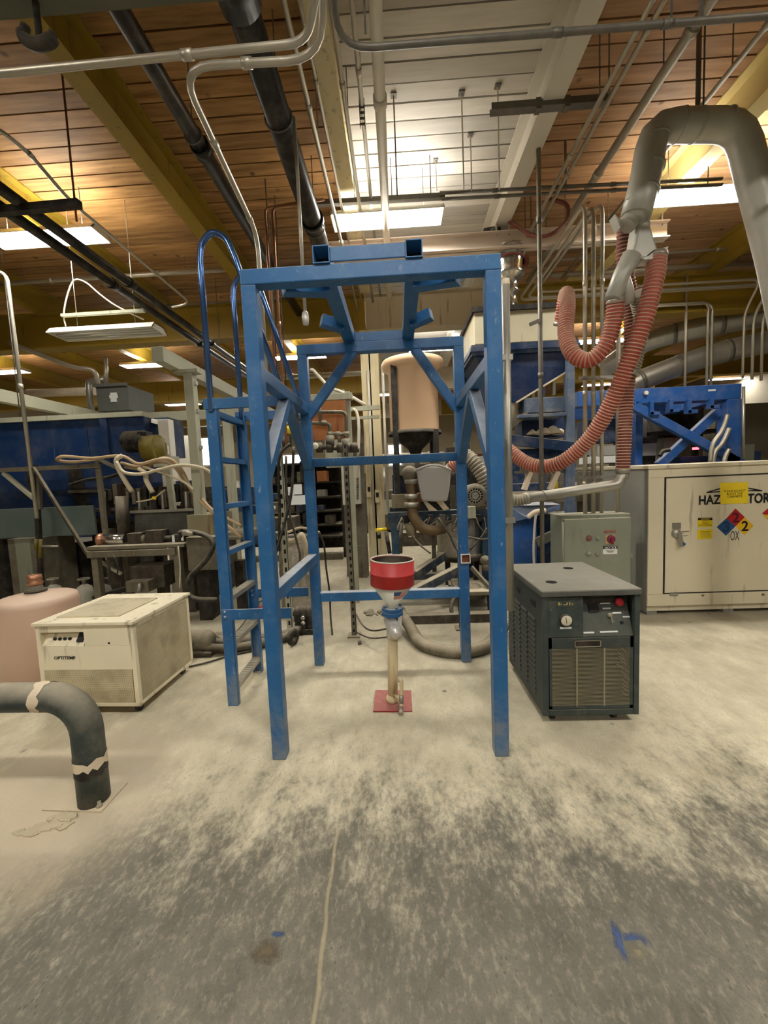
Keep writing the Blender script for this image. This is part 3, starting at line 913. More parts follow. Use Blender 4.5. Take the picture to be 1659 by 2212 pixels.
# ================================================================== dark chiller at right
cx0, cx1, cy0, cy1 = .80, 1.35, 2.24, 2.95
ch = thing('chiller', 'dark green portable chiller on casters with a dusty top right of the blue frame', 'chiller', ((cx0 + cx1) / 2, (cy0 + cy1) / 2, 0))
dg = M['dgreen']
b = MB().box((cx0 + .012, cy0 + .13, .052), (cx1 - .012, cy1, .763)).box((cx0 + .001, cy0 + .036, .05), (cx0 + .012, cy1 + .004, .764)).box((cx1 - .012, cy0 + .031, .05), (cx1 - .001, cy1 + .004, .764))
b.box((cx0, cy0, .05), (cx0 + .034, cy0 + .035, .766)).box((cx0 + .035, cy0 + .002, .05), (cx1 - .031, cy0 + .035, .085)).box((cx1 - .03, cy0, .05), (cx1, cy0 + .03, .766))
b.box((cx0 + .03, cy0 + .03, .09), (cx1 - .03, cy0 + .05, .52))
body = b.build('body', dg, ch, .003)
# side louvres in rows
lv = MB()
for c in range(4):
    for r in range(15):
        y = cy0 + .12 + c * .15
        z = .12 + r * .033
        lv.prism([(cx0, y, z), (cx0, y, z + .018), (cx0 - .008, y, z)], (0, .12, 0))
lv.build('side_louvre', dg, body)
MB().box((cx0 - .001, cy0 + .11, .665), (cx0 - .0005, cy0 + .2, .70)).box((cx0 - .001, cy0 + .42, .665), (cx0 - .0005, cy0 + .51, .70)).build('hand_slot', M['dark2'], body)
# top with two round holes
tp = MB().box((cx0 - .008, cy0 - .012, .765), (cx1 + .006, cy1 + .01, .803)).build('top_cover', M['chtop'], ch, .008)
for px, py in ((1191, 1257), (1227, 1227)):
    p = atz(px, py, .8045)
    MB().cyl((p.x, p.y, .800), (p.x, p.y, .8045), .033, n=24).build('port_hole', mat('hole_black', (6, 6, 6), .9, var=0), tp)
# upper control panel, right part leaning back
MB().box((cx0 + .035, cy0 + .008, .52), (cx0 + .235, cy0 + .13, .755)).build('gauge_panel', dg, ch, .002)
px0, px1 = cx0 + .235, cx1 - .03
cp = MB().prism([(px0, cy0 + .012, .52), (px0, cy0 + .10, .74), (px0, cy0 + .12, .74), (px0, cy0 + .12, .52)], (px1 - px0, 0, 0)).build('control_panel', dg, ch)
cp['label'] = 'sloping control panel with display and switches'
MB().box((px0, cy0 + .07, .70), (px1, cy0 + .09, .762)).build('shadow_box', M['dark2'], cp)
ang = math.atan2(.088, .22)


def cpp(u, v, d=.002):                  # a spot on the sloping panel
    return V((px0 + u * (px1 - px0), cy0 + .012 + .088 * v - d * math.cos(ang), .52 + .22 * v - d * math.sin(ang)))


def slope_box(u, v, w, h, d, m, nm, par):
    c = cpp(u, v, d / 2)
    rm = Matrix.Translation(c) @ Matrix.Rotation(-ang, 4, 'X')
    return MB().box((-w / 2, -d / 2, -h / 2), (w / 2, d / 2, h / 2), rm).build(nm, m, par)


slope_box(.30, .72, .058, .06, .012, M['ink'], 'display', cp)
for u, v, w in ((.27, .93, .07), (.82, 1.02, .05), (.56, .79, .055), (.57, .66, .045), (.76, .55, .05), (.93, .45, .04), (.13, .10, .06), (.53, .11, .10)):
    slope_box(u, v, w, .009, .003, M['slat'] if v > .9 else M['paper'], 'name_plate', cp)
kb = cpp(.80, .80)
d = V((0, -math.cos(ang), -math.sin(ang) * -1))
MB().lathe([(.0, .04), (.02, .038), (.024, .03), (.022, .02), (.012, .016), (.012, 0)], kb, 20, (0, -math.cos(ang), math.sin(ang))).build('stop_button', M['knob'], cp, label='red mushroom stop button')
kb = cpp(.60, .50)
MB().lathe([(0, .02), (.012, .02), (.014, 0)], kb, 14, (0, -math.cos(ang), math.sin(ang))).bar(kb + V((0, -.022, .004)), kb + V((.003, -.03, -.035)), .008, .006).build('toggle_switch', M['slat'], cp)
slope_box(.82, .33, .014, .014, .012, M['ink'], 'small_knob', cp)
g = V((cx0 + .135, cy0 + .008, .625))
gg = MB().lathe([(0, .014), (.031, .014), (.034, .010), (.034, 0)], g, 28, (0, -1, 0)).build('pressure_gauge', M['gauge'], ch)
MB().lathe([(.031, .0142), (.036, .0142), (.036, 0)], g, 28, (0, -1, 0)).bar(g + V((0, -.0146, -.016)), g + V((-.004, -.0146, .02)), .003, .001).build('gauge_rim', M['dark2'], gg)
MB().box((g.x - .032, cy0 + .004, .573), (g.x + .032, cy0 + .008, .584)).build('name_plate', M['paper'], ch)
MB().box((cx0 + .085, cy0 + .0055, .70), (cx0 + .185, cy0 + .008, .738)).build('name_plate', dg, ch)
b = MB()
for i, (w, h) in enumerate(((.016, .018), (.008, .01), (.02, .006), (.012, .016), (.01, .018), (.008, .012))):
    x = cx0 + .092 + i * .0155
    b.box((x, cy0 + .0048, .712 + .002 * (i % 2)), (x + w * .7, cy0 + .0054, .712 + h))
b.build('worn_gold_logo', M['goldink'], ch)
# lower grille door
gd = MB()
gx0, gx1, gz0, gz1 = cx0 + .04, cx1 - .035, .09, .515
for u in ((gx0, gz1 - .06, gx1, gz1), (gx0, gz0, gx1, gz0 + .018), (gx0, gz0, gx0 + .014, gz1), (gx1 - .016, gz0, gx1, gz1)):
    gd.box((u[0], cy0 + .004, u[1]), (u[2], cy0 + .02, u[3]))
gd = gd.build('grille_door', dg, ch)
MB().box((gx0, cy0 + .026, gz0), (gx1, cy0 + .0285, gz1)).build('dark_coil', mat('grimy_coil', (52, 43, 33), .85, var=.5, sc=7), gd)
sl = MB()
n = 44
for i in range(n):
    z = gz0 + .022 + i * (gz1 - .068 - gz0 - .02) / (n - 1)
    sl.box((gx0 + .012, cy0 + .006, z), (gx1 - .014, cy0 + .0085, z + .0024))
for i in range(12):
    x = gx1 - .03 - random.random() * .05 * (1 if i < 6 else .3)
    z = gz1 - .075 - i * .024
    sl.bar((x - .022, cy0 + .004, z + .014), (x + .012, cy0 + .002, z - .014), .003)
sl.build('grille_wires', M['slat'], gd)
for u in (.33, .66):
    x = gx0 + u * (gx1 - gx0)
    MB().box((x - .004, cy0 + .003, gz0 + .015), (x + .004, cy0 + .009, gz1 - .06)).build('grille_upright', M['slat'], gd)
x = (gx0 + gx1) / 2 - .02
h = MB()
for u in ((-.075, .0, .075, .006), (-.075, .036, .075, .04), (-.075, 0, -.07, .04), (.07, 0, .075, .04)):
    h.box((x + u[0], cy0, gz1 - .053 + u[1]), (x + u[2], cy0 + .005, gz1 - .053 + u[3]))
hp = h.build('pull_handle', M['slat'], gd)
MB().box((x - .07, cy0 + .0025, gz1 - .048), (x + .07, cy0 + .004, gz1 - .013)).build('dark_recess', M['dark2'], hp)


def casters(par, x0, x1, y0, y1, r=.025):
    for x in (x0, x1):
        for y in (y0, y1):
            o = MB().cyl((x - .012, y, r), (x + .012, y, r), r, n=16).build('caster', M['black'], par)
            MB().box((x - .017, y - .014, r), (x - .013, y + .014, r * 2 + .006)).box((x + .013, y - .014, r), (x + .017, y + .014, r * 2 + .006)).box((x - .02, y - .02, r * 2 + .002), (x + .02, y + .02, r * 2 + .008)).build('caster_fork', M['galv'], o)


casters(ch, cx0 + .07, cx1 - .12, cy0 + .06, cy1 - .08)

# ================================================================== cream chiller at left
wx0, wx1, wy0, wy1, wh = -2.41, -1.735, 2.42, 3.06, .635
wc = thing('cooling_unit', 'cream perforated recirculating cooler on casters in front of the machines at left', 'chiller', ((wx0 + wx1) / 2, (wy0 + wy1) / 2, 0))
wc.rotation_euler = (0, 0, -.03)
cr = M['cream']
b = MB().box((wx0 + .01, wy0 + .086, .062), (wx1 - .01, wy1 - .01, wh - .021)).box((wx0 + .02, wy0 + .014, .085), (wx1 - .02, wy0 + .086, .312))
for x in (wx0, wx1 - .03):
    for y in (wy0, wy1 - .03):
        b.box((x, y, .06), (x + .03, y + .03, wh - .02))
b.box((wx0, wy0, .06), (wx1, wy0 + .02, .085)).box((wx0 + .02, wy0 + .004, .31), (wx1 - .021, wy0 + .09, .47)).box((wx0 + .33, wy0 + .004, .47), (wx1 - .021, wy0 + .09, wh - .022)).box((wx0 + .02, wy0 + .004, .565), (wx0 + .33, wy0 + .09, wh - .022)).box((wx0 + .02, wy0 + .005, .47), (wx0 + .03, wy0 + .09, .565))
b.box((wx1 - .02, wy0, .06), (wx1, wy1, .085)).box((wx1 - .02, wy0, wh - .05), (wx1, wy1, wh - .02))
body = b.build('cabinet', cr, wc, .003)
MB().box((wx0 - .012, wy0 - .014, wh - .022), (wx1 + .012, wy1 + .012, wh)).build('lid', cr, wc, .004)
MB().box((wx0 + .07, wy0 + .09, wh), (wx1 - .16, wy1 - .14, wh + .008)).build('top_grille', M['perf_t'], wc, .002)
MB().box((wx0 + .025, wy0 + .002, .085), (wx1 - .035, wy0 + .012, .31)).build('front_grille', M['perf_f'], wc)
MB().box((wx1 - .008, wy0 + .03, .085), (wx1 - .002, wy1 - .03, wh - .05)).build('side_grille', M['perf_s'], wc)
cp = MB().prism([(wx0 + .03, wy0 + .006, .472), (wx0 + .03, wy0 + .07, .563), (wx0 + .03, wy0 + .08, .563), (wx0 + .03, wy0 + .08, .472)], (.29, 0, 0)).build('control_recess', cr, wc)
for i, px in enumerate((.125, .16, .195, .23)):
    p = V((wx0 + .03 + px - .05, wy0 + .006 + .064 * .42, .472 + .091 * .42))
    MB().lathe([(0, .012), (.009, .012), (.01, 0)], p, 10, (0, -.82, .57)).build('control_knob', M['ink'], cp)
rm = Matrix.Translation((wx0 + .285, wy0 + .036, .519)) @ Matrix.Rotation(-.61, 4, 'X')
MB().box((-.022, -.006, -.03), (.022, .002, .036), rm).build('display', M['ink'], cp)
text('OPTITEMP', .02, (wx0 + .185 - wc.location.x, wy0 + .001 - wc.location.y, .385), M['ink'], wc, w=.15, bold=.02)
MB().lathe([(0, .003), (.006, .003), (.007, 0)], (wx0 + .5, wy0 + .004, .49), 12, (0, -1, 0)).build('lock', M['ink'], wc)
casters(wc, wx0 + .08, wx1 - .05, wy0 + .06, wy1 - .08, .028)

# ================================================================== pinkish tote tank behind it
tk = thing('plastic_tank', 'pinkish round plastic tank with a capped neck behind the cream cooler', 'tank', (-2.94, 3.0, 0))
prof = [(.0, 0), (.26, 0), (.272, .02), (.272, .61), (.262, .65), (.235, .664), (.05, .70), (.0, .70)]
MB().lathe(prof, (-2.94, 3.0, 0), 40).build('shell', M['pink'], tk)
nk = MB().lathe([(.0, .69), (.072, .69), (.075, .715), (.05, .72), (.045, .75), (.0, .75)], (-2.94, 3.0, 0), 24).build('neck_collar', M['black'], tk)
MB().lathe([(.038, .745), (.052, .76), (.055, .775), (.046, .785), (.05, .80), (.048, .83), (.038, .835), (.034, .80), (0, .79)], (-2.94, 3.0, 0), 24).build('threaded_neck', M['copper'], nk)

# ================================================================== dark green bent pipe in front
fp = at(205, 1735, 1.72)
vz = at(205, 1505, 1.72)
yp = 1.72
pp = thing('bent_pipe', 'fat dark green pipe coming in from the left and bending down to the floor', 'pipe', (fp.x, yp, 0))
top = at(60, 1506, yp).z
R = .066
pts = [V((-6.0, yp, top + .02)), V((fp.x - .18, yp, top)), V((fp.x, yp, top - .18)), V((fp.x + .005, yp, 0.006))]
arc = [V((fp.x - .17 + .17 * math.sin(a), yp, top - .17 + .17 * math.cos(a))) for a in [i * math.pi / 16 for i in range(9)]]
MB().tube([pts[0]] + arc + [V((fp.x, yp, .25)), V((fp.x, yp, .006))], R, 28).build('pipe', M['tealpipe'], pp)


def wrap(path, r, th, n=24, ragged=.02, seed=0):
    rnd = random.Random(seed)
    (p, q) = path
    t = (q - p).normalized()
    a = t.orthogonal().normalized()
    b_ = t.cross(a)
    vs, fs = [], []
    for j in range(n):
        w = 2 * math.pi * j / n
        o = (a * math.cos(w) + b_ * math.sin(w)) * (r + th)
        e0, e1 = rnd.uniform(-ragged, ragged), rnd.uniform(-ragged, ragged)
        vs += [p + o + t * e0, q + o + t * e1]
    for j in range(n):
        k = (j + 1) % n
        fs.append((2 * j, 2 * k, 2 * k + 1, 2 * j + 1))
    return MB().add(vs, fs, True)


wrap((V((fp.x - .215, yp, top + .002)), V((fp.x - .165, yp, top))), R, .0025, ragged=.012, seed=3).build('torn_tape', M['tape'], pp)
wrap((V((fp.x, yp, .185)), V((fp.x, yp, .225))), R, .0025, ragged=.012, seed=8).build('torn_tape', M['tape'], pp)
wrap((V((fp.x, yp, .15)), V((fp.x, yp, .19))), R, .0015, ragged=.01, seed=9).build('black_tape', M['black'], pp)
q = [atz(90, 1752, 0), atz(218, 1756, 0), atz(276, 1692, 0), atz(150, 1688, 0)]
MB().prism([V((p.x, p.y, 0)) for p in q], (0, 0, .006)).build('foot_plate', mat('dusty_foot_plate', (186, 172, 144), .9, var=.1, sc=9, dust=.6), pp)
p = atz(215, 1744, 0)
MB().lathe([(.014, .006), (.014, .012), (.008, .013), (.008, .03), (0, .03)], (p.x, p.y, 0), 10).build('anchor_bolt', M['grime'], pp)
p = atz(105, 1780, 0)
b = MB()
rnd = random.Random(6)
for i in range(16):
    q0 = p + V((rnd.uniform(-.1, .09), rnd.uniform(-.05, .04), 0))
    s = rnd.uniform(.012, .032)
    b.prism([(q0.x + math.cos(w) * s * rnd.uniform(.5, 1.1) * 1.5, q0.y + math.sin(w) * s * rnd.uniform(.5, 1.1), 0) for w in [j * math.pi / 4.5 for j in range(9)]], (rnd.uniform(-.01, .01), 0, rnd.uniform(.003, .011)))
tag(b.build('powder_crust', mat('dust_crust', (186, 174, 148), .95, var=.15, sc=30), kind='stuff'), 'flaking crust of powder on the floor beside the foot plate of the bent pipe', 'debris')

# ================================================================== ivory hazardous goods cabinet
hx0, hx1, hy0, hy1, hz0, hz1 = 2.45, 4.35, 3.95, 5.5, .10, 1.505
hc = thing('storage_cabinet', 'big ivory chemical storage cabinet with hazard stickers at the right edge', 'cabinet', ((hx0 + hx1) / 2, (hy0 + hy1) / 2, 0))
b = MB().box((hx0, hy0 + .03, hz0 - .06), (hx1, hy1, hz1 - .02)).box((hx0, hy0, .222), (hx0 + .15, hy0 + .03, 1.388)).box((hx0, hy0, hz0), (hx1, hy0 + .03, .222)).box((hx0, hy0, 1.388), (hx1, hy0 + .03, hz1 - .02)).box((hx1 - .1, hy0, .222), (hx1, hy0 + .03, 1.388))
b.build('body', M['cab'], hc, .004)
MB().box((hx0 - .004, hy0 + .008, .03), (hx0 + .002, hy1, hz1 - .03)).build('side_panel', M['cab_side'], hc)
MB().prism([(hx0 - .02, hy0 - .02, hz1 - .03), (hx0 - .02, hy0 - .02, hz1), (hx0 - .02, hy1, hz1 + .03), (hx0 - .02, hy1, hz1)], (hx1 - hx0 + .04, 0, 0)).build('roof_sheet', M['cab'], hc)
MB().box((hx0 + .02, hy0 + .3, 0), (hx1, hy0 + .34, .06)).build('kick_board', M['dark2'], hc)
for x in (hx0 + .02, 3.22, hx1 - .1):
    MB().box((x, hy0 + .04, 0), (x + .1, hy0 + .3, .06)).build('skid_foot', M['cab_side'], hc)
dx0, dx1, dz0, dz1 = hx0 + .165, hx1 - .12, .235, 1.375
dr = MB().box((dx0, hy0 - .006, dz0), (dx1, hy0 + .02, dz1)).build('door', M['cab'], hc, .003)
b = MB()
for u in ((dx0 - .014, dz0 - .012, dx1 + .014, dz0), (dx0 - .014, dz1, dx1 + .014, dz1 + .012), (dx0 - .014, dz0, dx0, dz1), (dx1, dz0, dx1 + .014, dz1)):
    b.box((u[0], hy0 - .001, u[1]), (u[2], hy0 + .01, u[3]))
b.build('door_gasket', M['dark2'], hc)
yk = hy0 - .007


def on(px, py):                         # a spot on the cabinet door
    return at(px, py, yk)


def patch(pts, m, nm, par, d=.002):
    return MB().prism([on(*p) for p in pts], (0, -d, 0)).build(nm, m, par)


# latch
p0, p1 = on(1463, 1140), on(1462, 1165)
lt = MB().lathe([(0, .03), (.035, .028), (.045, .01), (.045, 0)], on(1460, 1152), 16, (0, -1, 0)).build('latch', M['galv'], dr)
MB().box((p0.x - .05, yk - .008, p0.z - .01), (p0.x + .03, yk, p0.z + .05)).bar(on(1462, 1150) + V((0, -.03, 0)), on(1466, 1178) + V((0, -.045, 0)), .035, .02).build('latch_lever', M['galv'], lt)
MB().bar(on(1468, 1172) + V((0, -.03, 0)), on(1472, 1176) + V((0, -.045, 0)), .04, .03).build('padlock', M['blueink'], lt)
for px, py in ((1466, 1152), (1478, 1148), (1476, 1158)):
    MB().bar(on(px - 6, py), on(px + 10, py - 1), .01, .003).build('scrape', M['ink'], dr)
# lettering either side of the yellow sheet


def letters(s, pxl, pxr, pyt, pyb, m, par, bold=.03):
    a, b_ = on(pxl, pyb), on(pxr, pyb)
    h = abs(on(pxl, pyt).z - a.z)
    return text(s, h, ((a.x + b_.x) / 2 - hc.location.x, yk - .0032 - hc.location.y, (a.z + b_.z) / 2), m, par, w=b_.x - a.x, bold=bold)


letters('HAZ', 1508, 1556, 1070, 1089, M['ink'], dr)
letters('STOR', 1603, 1662, 1066, 1086, M['ink'], dr)
rf = MB()
for a, b_ in (((1526, 1064), (1557, 1055)), ((1526, 1064), (1557, 1062)), ((1614, 1054), (1646, 1060)), ((1614, 1060), (1646, 1060))):
    rf.bar(on(*a) + V((0, -.001, 0)), on(*b_) + V((0, -.001, 0)), .002, .011)
rf.build('roof_emblem', M['ink'], dr)
sg = patch([(1556, 1089), (1616, 1087), (1615, 1041), (1555, 1043)], M['ysign'], 'yellow_sheet', dr, .004)
for i, s in enumerate(('PLEASE DO NOT', 'BLOCK THE', 'CABINETS')):
    w = (46, 34, 32)[i]
    a = on(1586 - w / 2, 1063.5 + i * 5.8)
    b_ = on(1586 + w / 2, 1063.5 + i * 5.8 - 1)
    text(s, .021, ((a.x + b_.x) / 2 - hc.location.x, yk - .006 - hc.location.y, a.z), M['ink'], sg, w=b_.x - a.x)
# hazard diamond in three coloured squares
P = lambda x, y: (1380 + x / 5.946, 990 + y / 5.946)
patch([P(1240, 645), P(1358, 755), P(1240, 872), P(1124, 772)], M['redink'], 'red_square', dr)
patch([P(1124, 772), P(1240, 872), P(1116, 994), P(1000, 882)], M['blueink'], 'blue_square', dr)
patch([P(1358, 755), P(1472, 865), P(1356, 985), P(1240, 872)], M['yelink'], 'yellow_square', dr)
for s, (x, y0_, y1_), w in (('2', (1242, 700, 820), 88), ('3', (1120, 815, 938), 88), ('2', (1358, 806, 930), 88)):
    a, b_ = P(x - w / 2, y1_), P(x + w / 2, y0_)
    letters(s, a[0], b_[0], b_[1], a[1], M['ink'] if x > 1300 else mat('dim_ink_%d' % x, (70, 18, 26) if x > 1200 else (26, 52, 78), .6), dr, .025)
letters('OX', *(P(1170, 0)[0], P(1282, 0)[0], P(0, 930)[1], P(0, 1052)[1]), M['ink'], dr, .0)
patch([(1660, 1097), (1646, 1109), (1652, 1112), (1664, 1112)], M['redink'], 'red_square', dr)
patch([(1648, 1112), (1664, 1111), (1664, 1128)], M['yelink'], 'yellow_square', dr)
wl = patch([P(756, 886), P(942, 880), P(942, 762), P(758, 764)], M['ybox'], 'warning_label', dr)
MB().prism([on(*P(758, 795)) + V((0, -.002, 0)), on(*P(942, 793)) + V((0, -.002, 0)), on(*P(942, 762)) + V((0, -.002, 0)), on(*P(758, 764)) + V((0, -.002, 0))], (0, -.001, 0)).build('black_header', M['ink'], wl)
letters('WARNING', P(795, 0)[0], P(905, 0)[0], P(0, 769)[1], P(0, 789)[1], M['ybox'], wl, 0)
for i, (a, b_) in enumerate(((810, 895), (800, 902), (815, 890), (765, 935), (765, 935))):
    y = 804 + i * 14
    patch([P(a, y + 5), P(b_, y + 4), P(b_, y), P(a, y + 1)], M['ink'], 'print_line', wl, .003)
wl = patch([P(752, 1042), P(940, 1030), P(942, 910), P(752, 920)], M['ybox'], 'warning_label', dr)
letters('Warning', P(790, 0)[0], P(908, 0)[0], P(0, 932)[1], P(0, 950)[1], M['ink'], wl, .02)
for i in range(5):
    y = 962 + i * 12
    patch([P(788, y + 4), P(915, y + 2), P(915, y - 1), P(788, y + 1)], M['grime'], 'print_line', wl, .003)
for px, py in ((1518, 1286), (1648, 1284)):
    p = at(px, py, hy0 - .001)
    MB().lathe([(0, .008), (.011, .007), (.013, 0)], p, 12, (0, -1, 0)).build('bolt', M['grime'], hc)
MB().box((dx0 + .05, hy0 - .01, dz0 - .03), (dx0 + .13, hy0, dz0 - .005)).build('hinge', M['cab_side'], hc)

# ================================================================== grey green electrical box
ex0, ex1, ey0, ey1, ez0, ez1 = 1.575, 2.235, 3.86, 4.16, .25, 1.055
eb = thing('electrical_box', 'grey green electrical enclosure with conduits on top, behind the dark chiller', 'enclosure', ((ex0 + ex1) / 2, (ey0 + ey1) / 2, 0))
MB().box((ex0, ey0 + .02, ez0), (ex1, ey1, ez1)).build('enclosure', M['ggreen'], eb, .006)
ed = MB().box((ex0 + .02, ey0 - .005, ez0 + .02), (ex1 - .006, ey0 + .02, ez1 - .035)).build('door', M['ggreen'], eb, .006)
MB().cyl((ex0 + .012, ey0 + .008, ez0 + .05), (ex0 + .012, ey0 + .008, ez1 - .06), .01, n=10).build('hinge', M['ggreen'], eb)
for x in (ex0 + .1, ex1 - .1):
    MB().box((x - .02, ey1 - .12, 0), (x + .02, ey1 - .08, ez0 + .1)).build('stand_leg', M['galv'], eb)
yk = ey0 - .006
E_ = lambda x, y: (1080 + x / 5.53, 900 + y / 5.53)


def on(px, py):
    return at(px, py, yk)


def letters2(s, x0, x1, y0, y1, m, par, bold=.0, d=.002):
    a, b_ = on(*E_(x0, y1)), on(*E_(x1, y1))
    h = abs(on(*E_(x0, y0)).z - a.z)
    return text(s, h, ((a.x + b_.x) / 2 - eb.location.x, yk - d - eb.location.y, (a.z + b_.z) / 2), m, par, w=b_.x - a.x, bold=bold)


letters2('480 VOLTS', 1240, 1382, 1360, 1388, M['redink'], ed, .012)
pl = patch([E_(1264, 1515), E_(1370, 1513), E_(1372, 1412), E_(1266, 1414)], mat('worn_orange_plate', (206, 170, 112), .6, var=.15, sc=30), 'switch_plate', ed)
c = on(*E_(1322, 1462))
MB().lathe([(0, .02), (.035, .02), (.04, .0)], c, 20, (0, -1, 0)).bar(c + V((0, -.03, .02)), c + V((.003, -.03, -.045)), .018, .015).build('disconnect_switch', mat('purple_red_switch', (128, 40, 66), .5), pl)
nt = patch([E_(1228, 1642), E_(1400, 1640), E_(1402, 1542), E_(1230, 1544)], M['paper'], 'notice_label', ed)
MB().prism([on(*E_(1230, 1583)) + V((0, -.002, 0)), on(*E_(1402, 1581)) + V((0, -.002, 0)), on(*E_(1402, 1542)) + V((0, -.002, 0)), on(*E_(1230, 1544)) + V((0, -.002, 0))], (0, -.001, 0)).build('dark_header', M['ink'], nt)
letters2('NOTICE', 1248, 1388, 1550, 1577, M['paper'], nt, .02, .0045)
for i, (a, b_) in enumerate(((1262, 1368), (1275, 1355), (1285, 1345))):
    patch([E_(a, 1602 + i * 13), E_(b_, 1601 + i * 13), E_(b_, 1595 + i * 13), E_(a, 1596 + i * 13)], M['grime'], 'print_line', nt, .003)
for x, y, r in ((1062, 1452, .03), (1165, 1456, .02), (1055, 1640, .026), (1160, 1642, .02)):
    MB().lathe([(0, .022), (r * .7, .02), (r, .006), (r, 0)], on(*E_(x, y)), 16, (0, -1, 0)).build('pilot_light', mat('dusty_red_lens', (136, 92, 80), .6) if x == 1062 else M['ggreen'], ed)
for z in (.62, .88):
    MB().box((ex1 - .004, ey0, z), (ex1 + .014, ey0 + .02, z + .05)).build('door_clamp', M['galv'], eb)
# ================================================================== pipes, conduits and hangers under the ceiling
def run(name, pts, r, m, label, cat, n=10, fil=.12, couplings=(), parts=None):
    line = bend(pts, fil) if fil else [V(p) for p in pts]
    t = thing(name, label, cat, line[len(line) // 2])
    MB().tube(line, r, n).build('pipe_run' if r > .03 else 'tube_run', m, t)
    for p, q in couplings:
        MB().cyl(p, q, r * 1.25, n=n + 2).build('coupling', m, t)
    return t


def cpl(p, q, f, L=.05):                # a sleeve part way along p to q
    p, q = V(p), V(q)
    d = (q - p).normalized() * L / 2
    c = p.lerp(q, f)
    return (c - d, c + d)


def hang(t, p, m=None, r=.005, ztop=ZC, ring=0):
    MB().cyl(p, (p.x, p.y, ztop), r, n=6).build('hanger_rod', m or M['dcond'], t)
    if ring:
        MB().tube([p + V((math.cos(w) * ring, 0, math.sin(w) * ring - ring)) for w in [i * math.pi / 8 for i in range(16)]], .006, 6, closed=True).build('pipe_clamp', m or M['dcond'], t)


def y_run(px, py, z, ya, yb):           # a level line along the building through the seen point
    p = atz(px, py, z)
    return V((p.x, ya, z)), V((p.x, yb, z))


# two fat black pipes on the left
a, b = y_run(417, 290, 4.1, -2.5, 6.25)
t = run('iron_pipe', [a, b], .058, M['bpipe'], 'long black pipe under the dark boards, left of the fatter one', 'pipe', 18, 0, [cpl(a, b, .655, .09), cpl(a, b, .9, .09)])
for y in (3.1, 5.0):
    hang(t, V((a.x, y, 4.16)), ring=.065)
a, b = y_run(640, 370, 4.0, -2.5, 5.6)
t = run('iron_pipe', [a, b, b + V((0, .25, -.05))], .088, M['bpipe'], 'fattest black pipe running under the boards to the cream joist', 'pipe', 20, .1, [cpl(a, b, .57, .28), cpl(a, b, .80, .05), cpl(a, b, .955, .06)])
for y in (2.9, 4.1):
    hang(t, V((a.x, y, 4.09)), ring=.095)
MB().tube(curve([V((a.x - .1, 4.55, 3.97)), V((a.x - .02, 4.56, 3.89)), V((a.x + .07, 4.55, 3.95))], 5), .012, 6).build('red_strap', M['knob'], t)
# white drain pipe under the white bay
a, b = y_run(822, 240, 4.2, -2.5, 6.2)
t = run('drain_pipe', [a, b], .04, M['wcond'], 'white painted pipe running under the white ceiling bay', 'pipe', 16, 0, [cpl(a, b, .64, .07)])
for y in (3.1, 4.9):
    hang(t, V((a.x, y, 4.25)), M['wcond'], ring=.045)
# slim runs beside the white bay
for (px, py, z, r, m, lb) in ((748, 240, 4.22, .017, 'cond', 'slim conduit following the right edge of the cream joist'), (783, 240, 4.3, .017, 'cond', 'slim conduit between the cream joist and the white pipe'),
                              (672, 250, 4.1, .017, 'cond', 'slim conduit between the fat black pipe and the cream joist'), (700, 260, 4.25, .013, 'cond', 'thinnest conduit hugging the left edge of the cream joist')):
    a, b = y_run(px, py, z, -2.5, 6.3)
    t = run('conduit', [a, b], r, M[m], lb, 'conduit', 8, 0, [cpl(a, b, .62), cpl(a, b, .8)])
    hang(t, V((a.x, 3.3, z)), M['cond'])
    hang(t, V((a.x, 5.2, z)), M['cond'])
# pencil thin droppers in the white bay
for (px, y0, y1, Y_, lb) in ((850, 205, 425, 4.2, 'black rod dropping beside the white drain pipe'), (997, 200, 410, 4.2, 'thin bent white rod hanging in the white bay'), (1016, 290, 412, 4.3, 'short thin rod between the two rods of the white bay'),
                             (1075, 185, 410, 4.15, 'long thin rod near the right joist of the white bay'), (941, 345, 415, 4.7, 'short white wire just above the centre lamp')):
    b = atz(px, y0, ZC)
    a = at(px, y1, b.y)
    t = thing('ceiling_rod', lb, 'rod', (b.x, b.y, a.z))
    MB().cyl((b.x, b.y, a.z), b, .006, n=6).build('rod', M['dcond'] if px == 850 else M['wcond'], t)
    MB().box((b.x - .025, b.y - .025, ZC - .01), (b.x + .025, b.y + .025, ZC)).build('ceiling_clip', M['dcond'], t)
# little slotted hanger in the white bay
p = at(781, 215, 3.2)
t = thing('slotted_hanger', 'small dark slotted bracket dangling above the blue frame in the white bay', 'bracket', (p.x, p.y, p.z - .13))
b = MB()
for x in (-.018, .018):
    b.box((p.x + x - .003, p.y - .01, p.z - .2), (p.x + x + .003, p.y + .01, p.z))
for k in range(5):
    b.box((p.x - .018, p.y - .003, p.z - .02 - k * .04), (p.x + .018, p.y + .003, p.z - .004 - k * .04))
b.build('slotted_strip', M['dcond'], t)
MB().cyl((p.x, p.y, p.z), (p.x, p.y, ZC), .005, n=6).build('hanger_rod', M['dcond'], t)
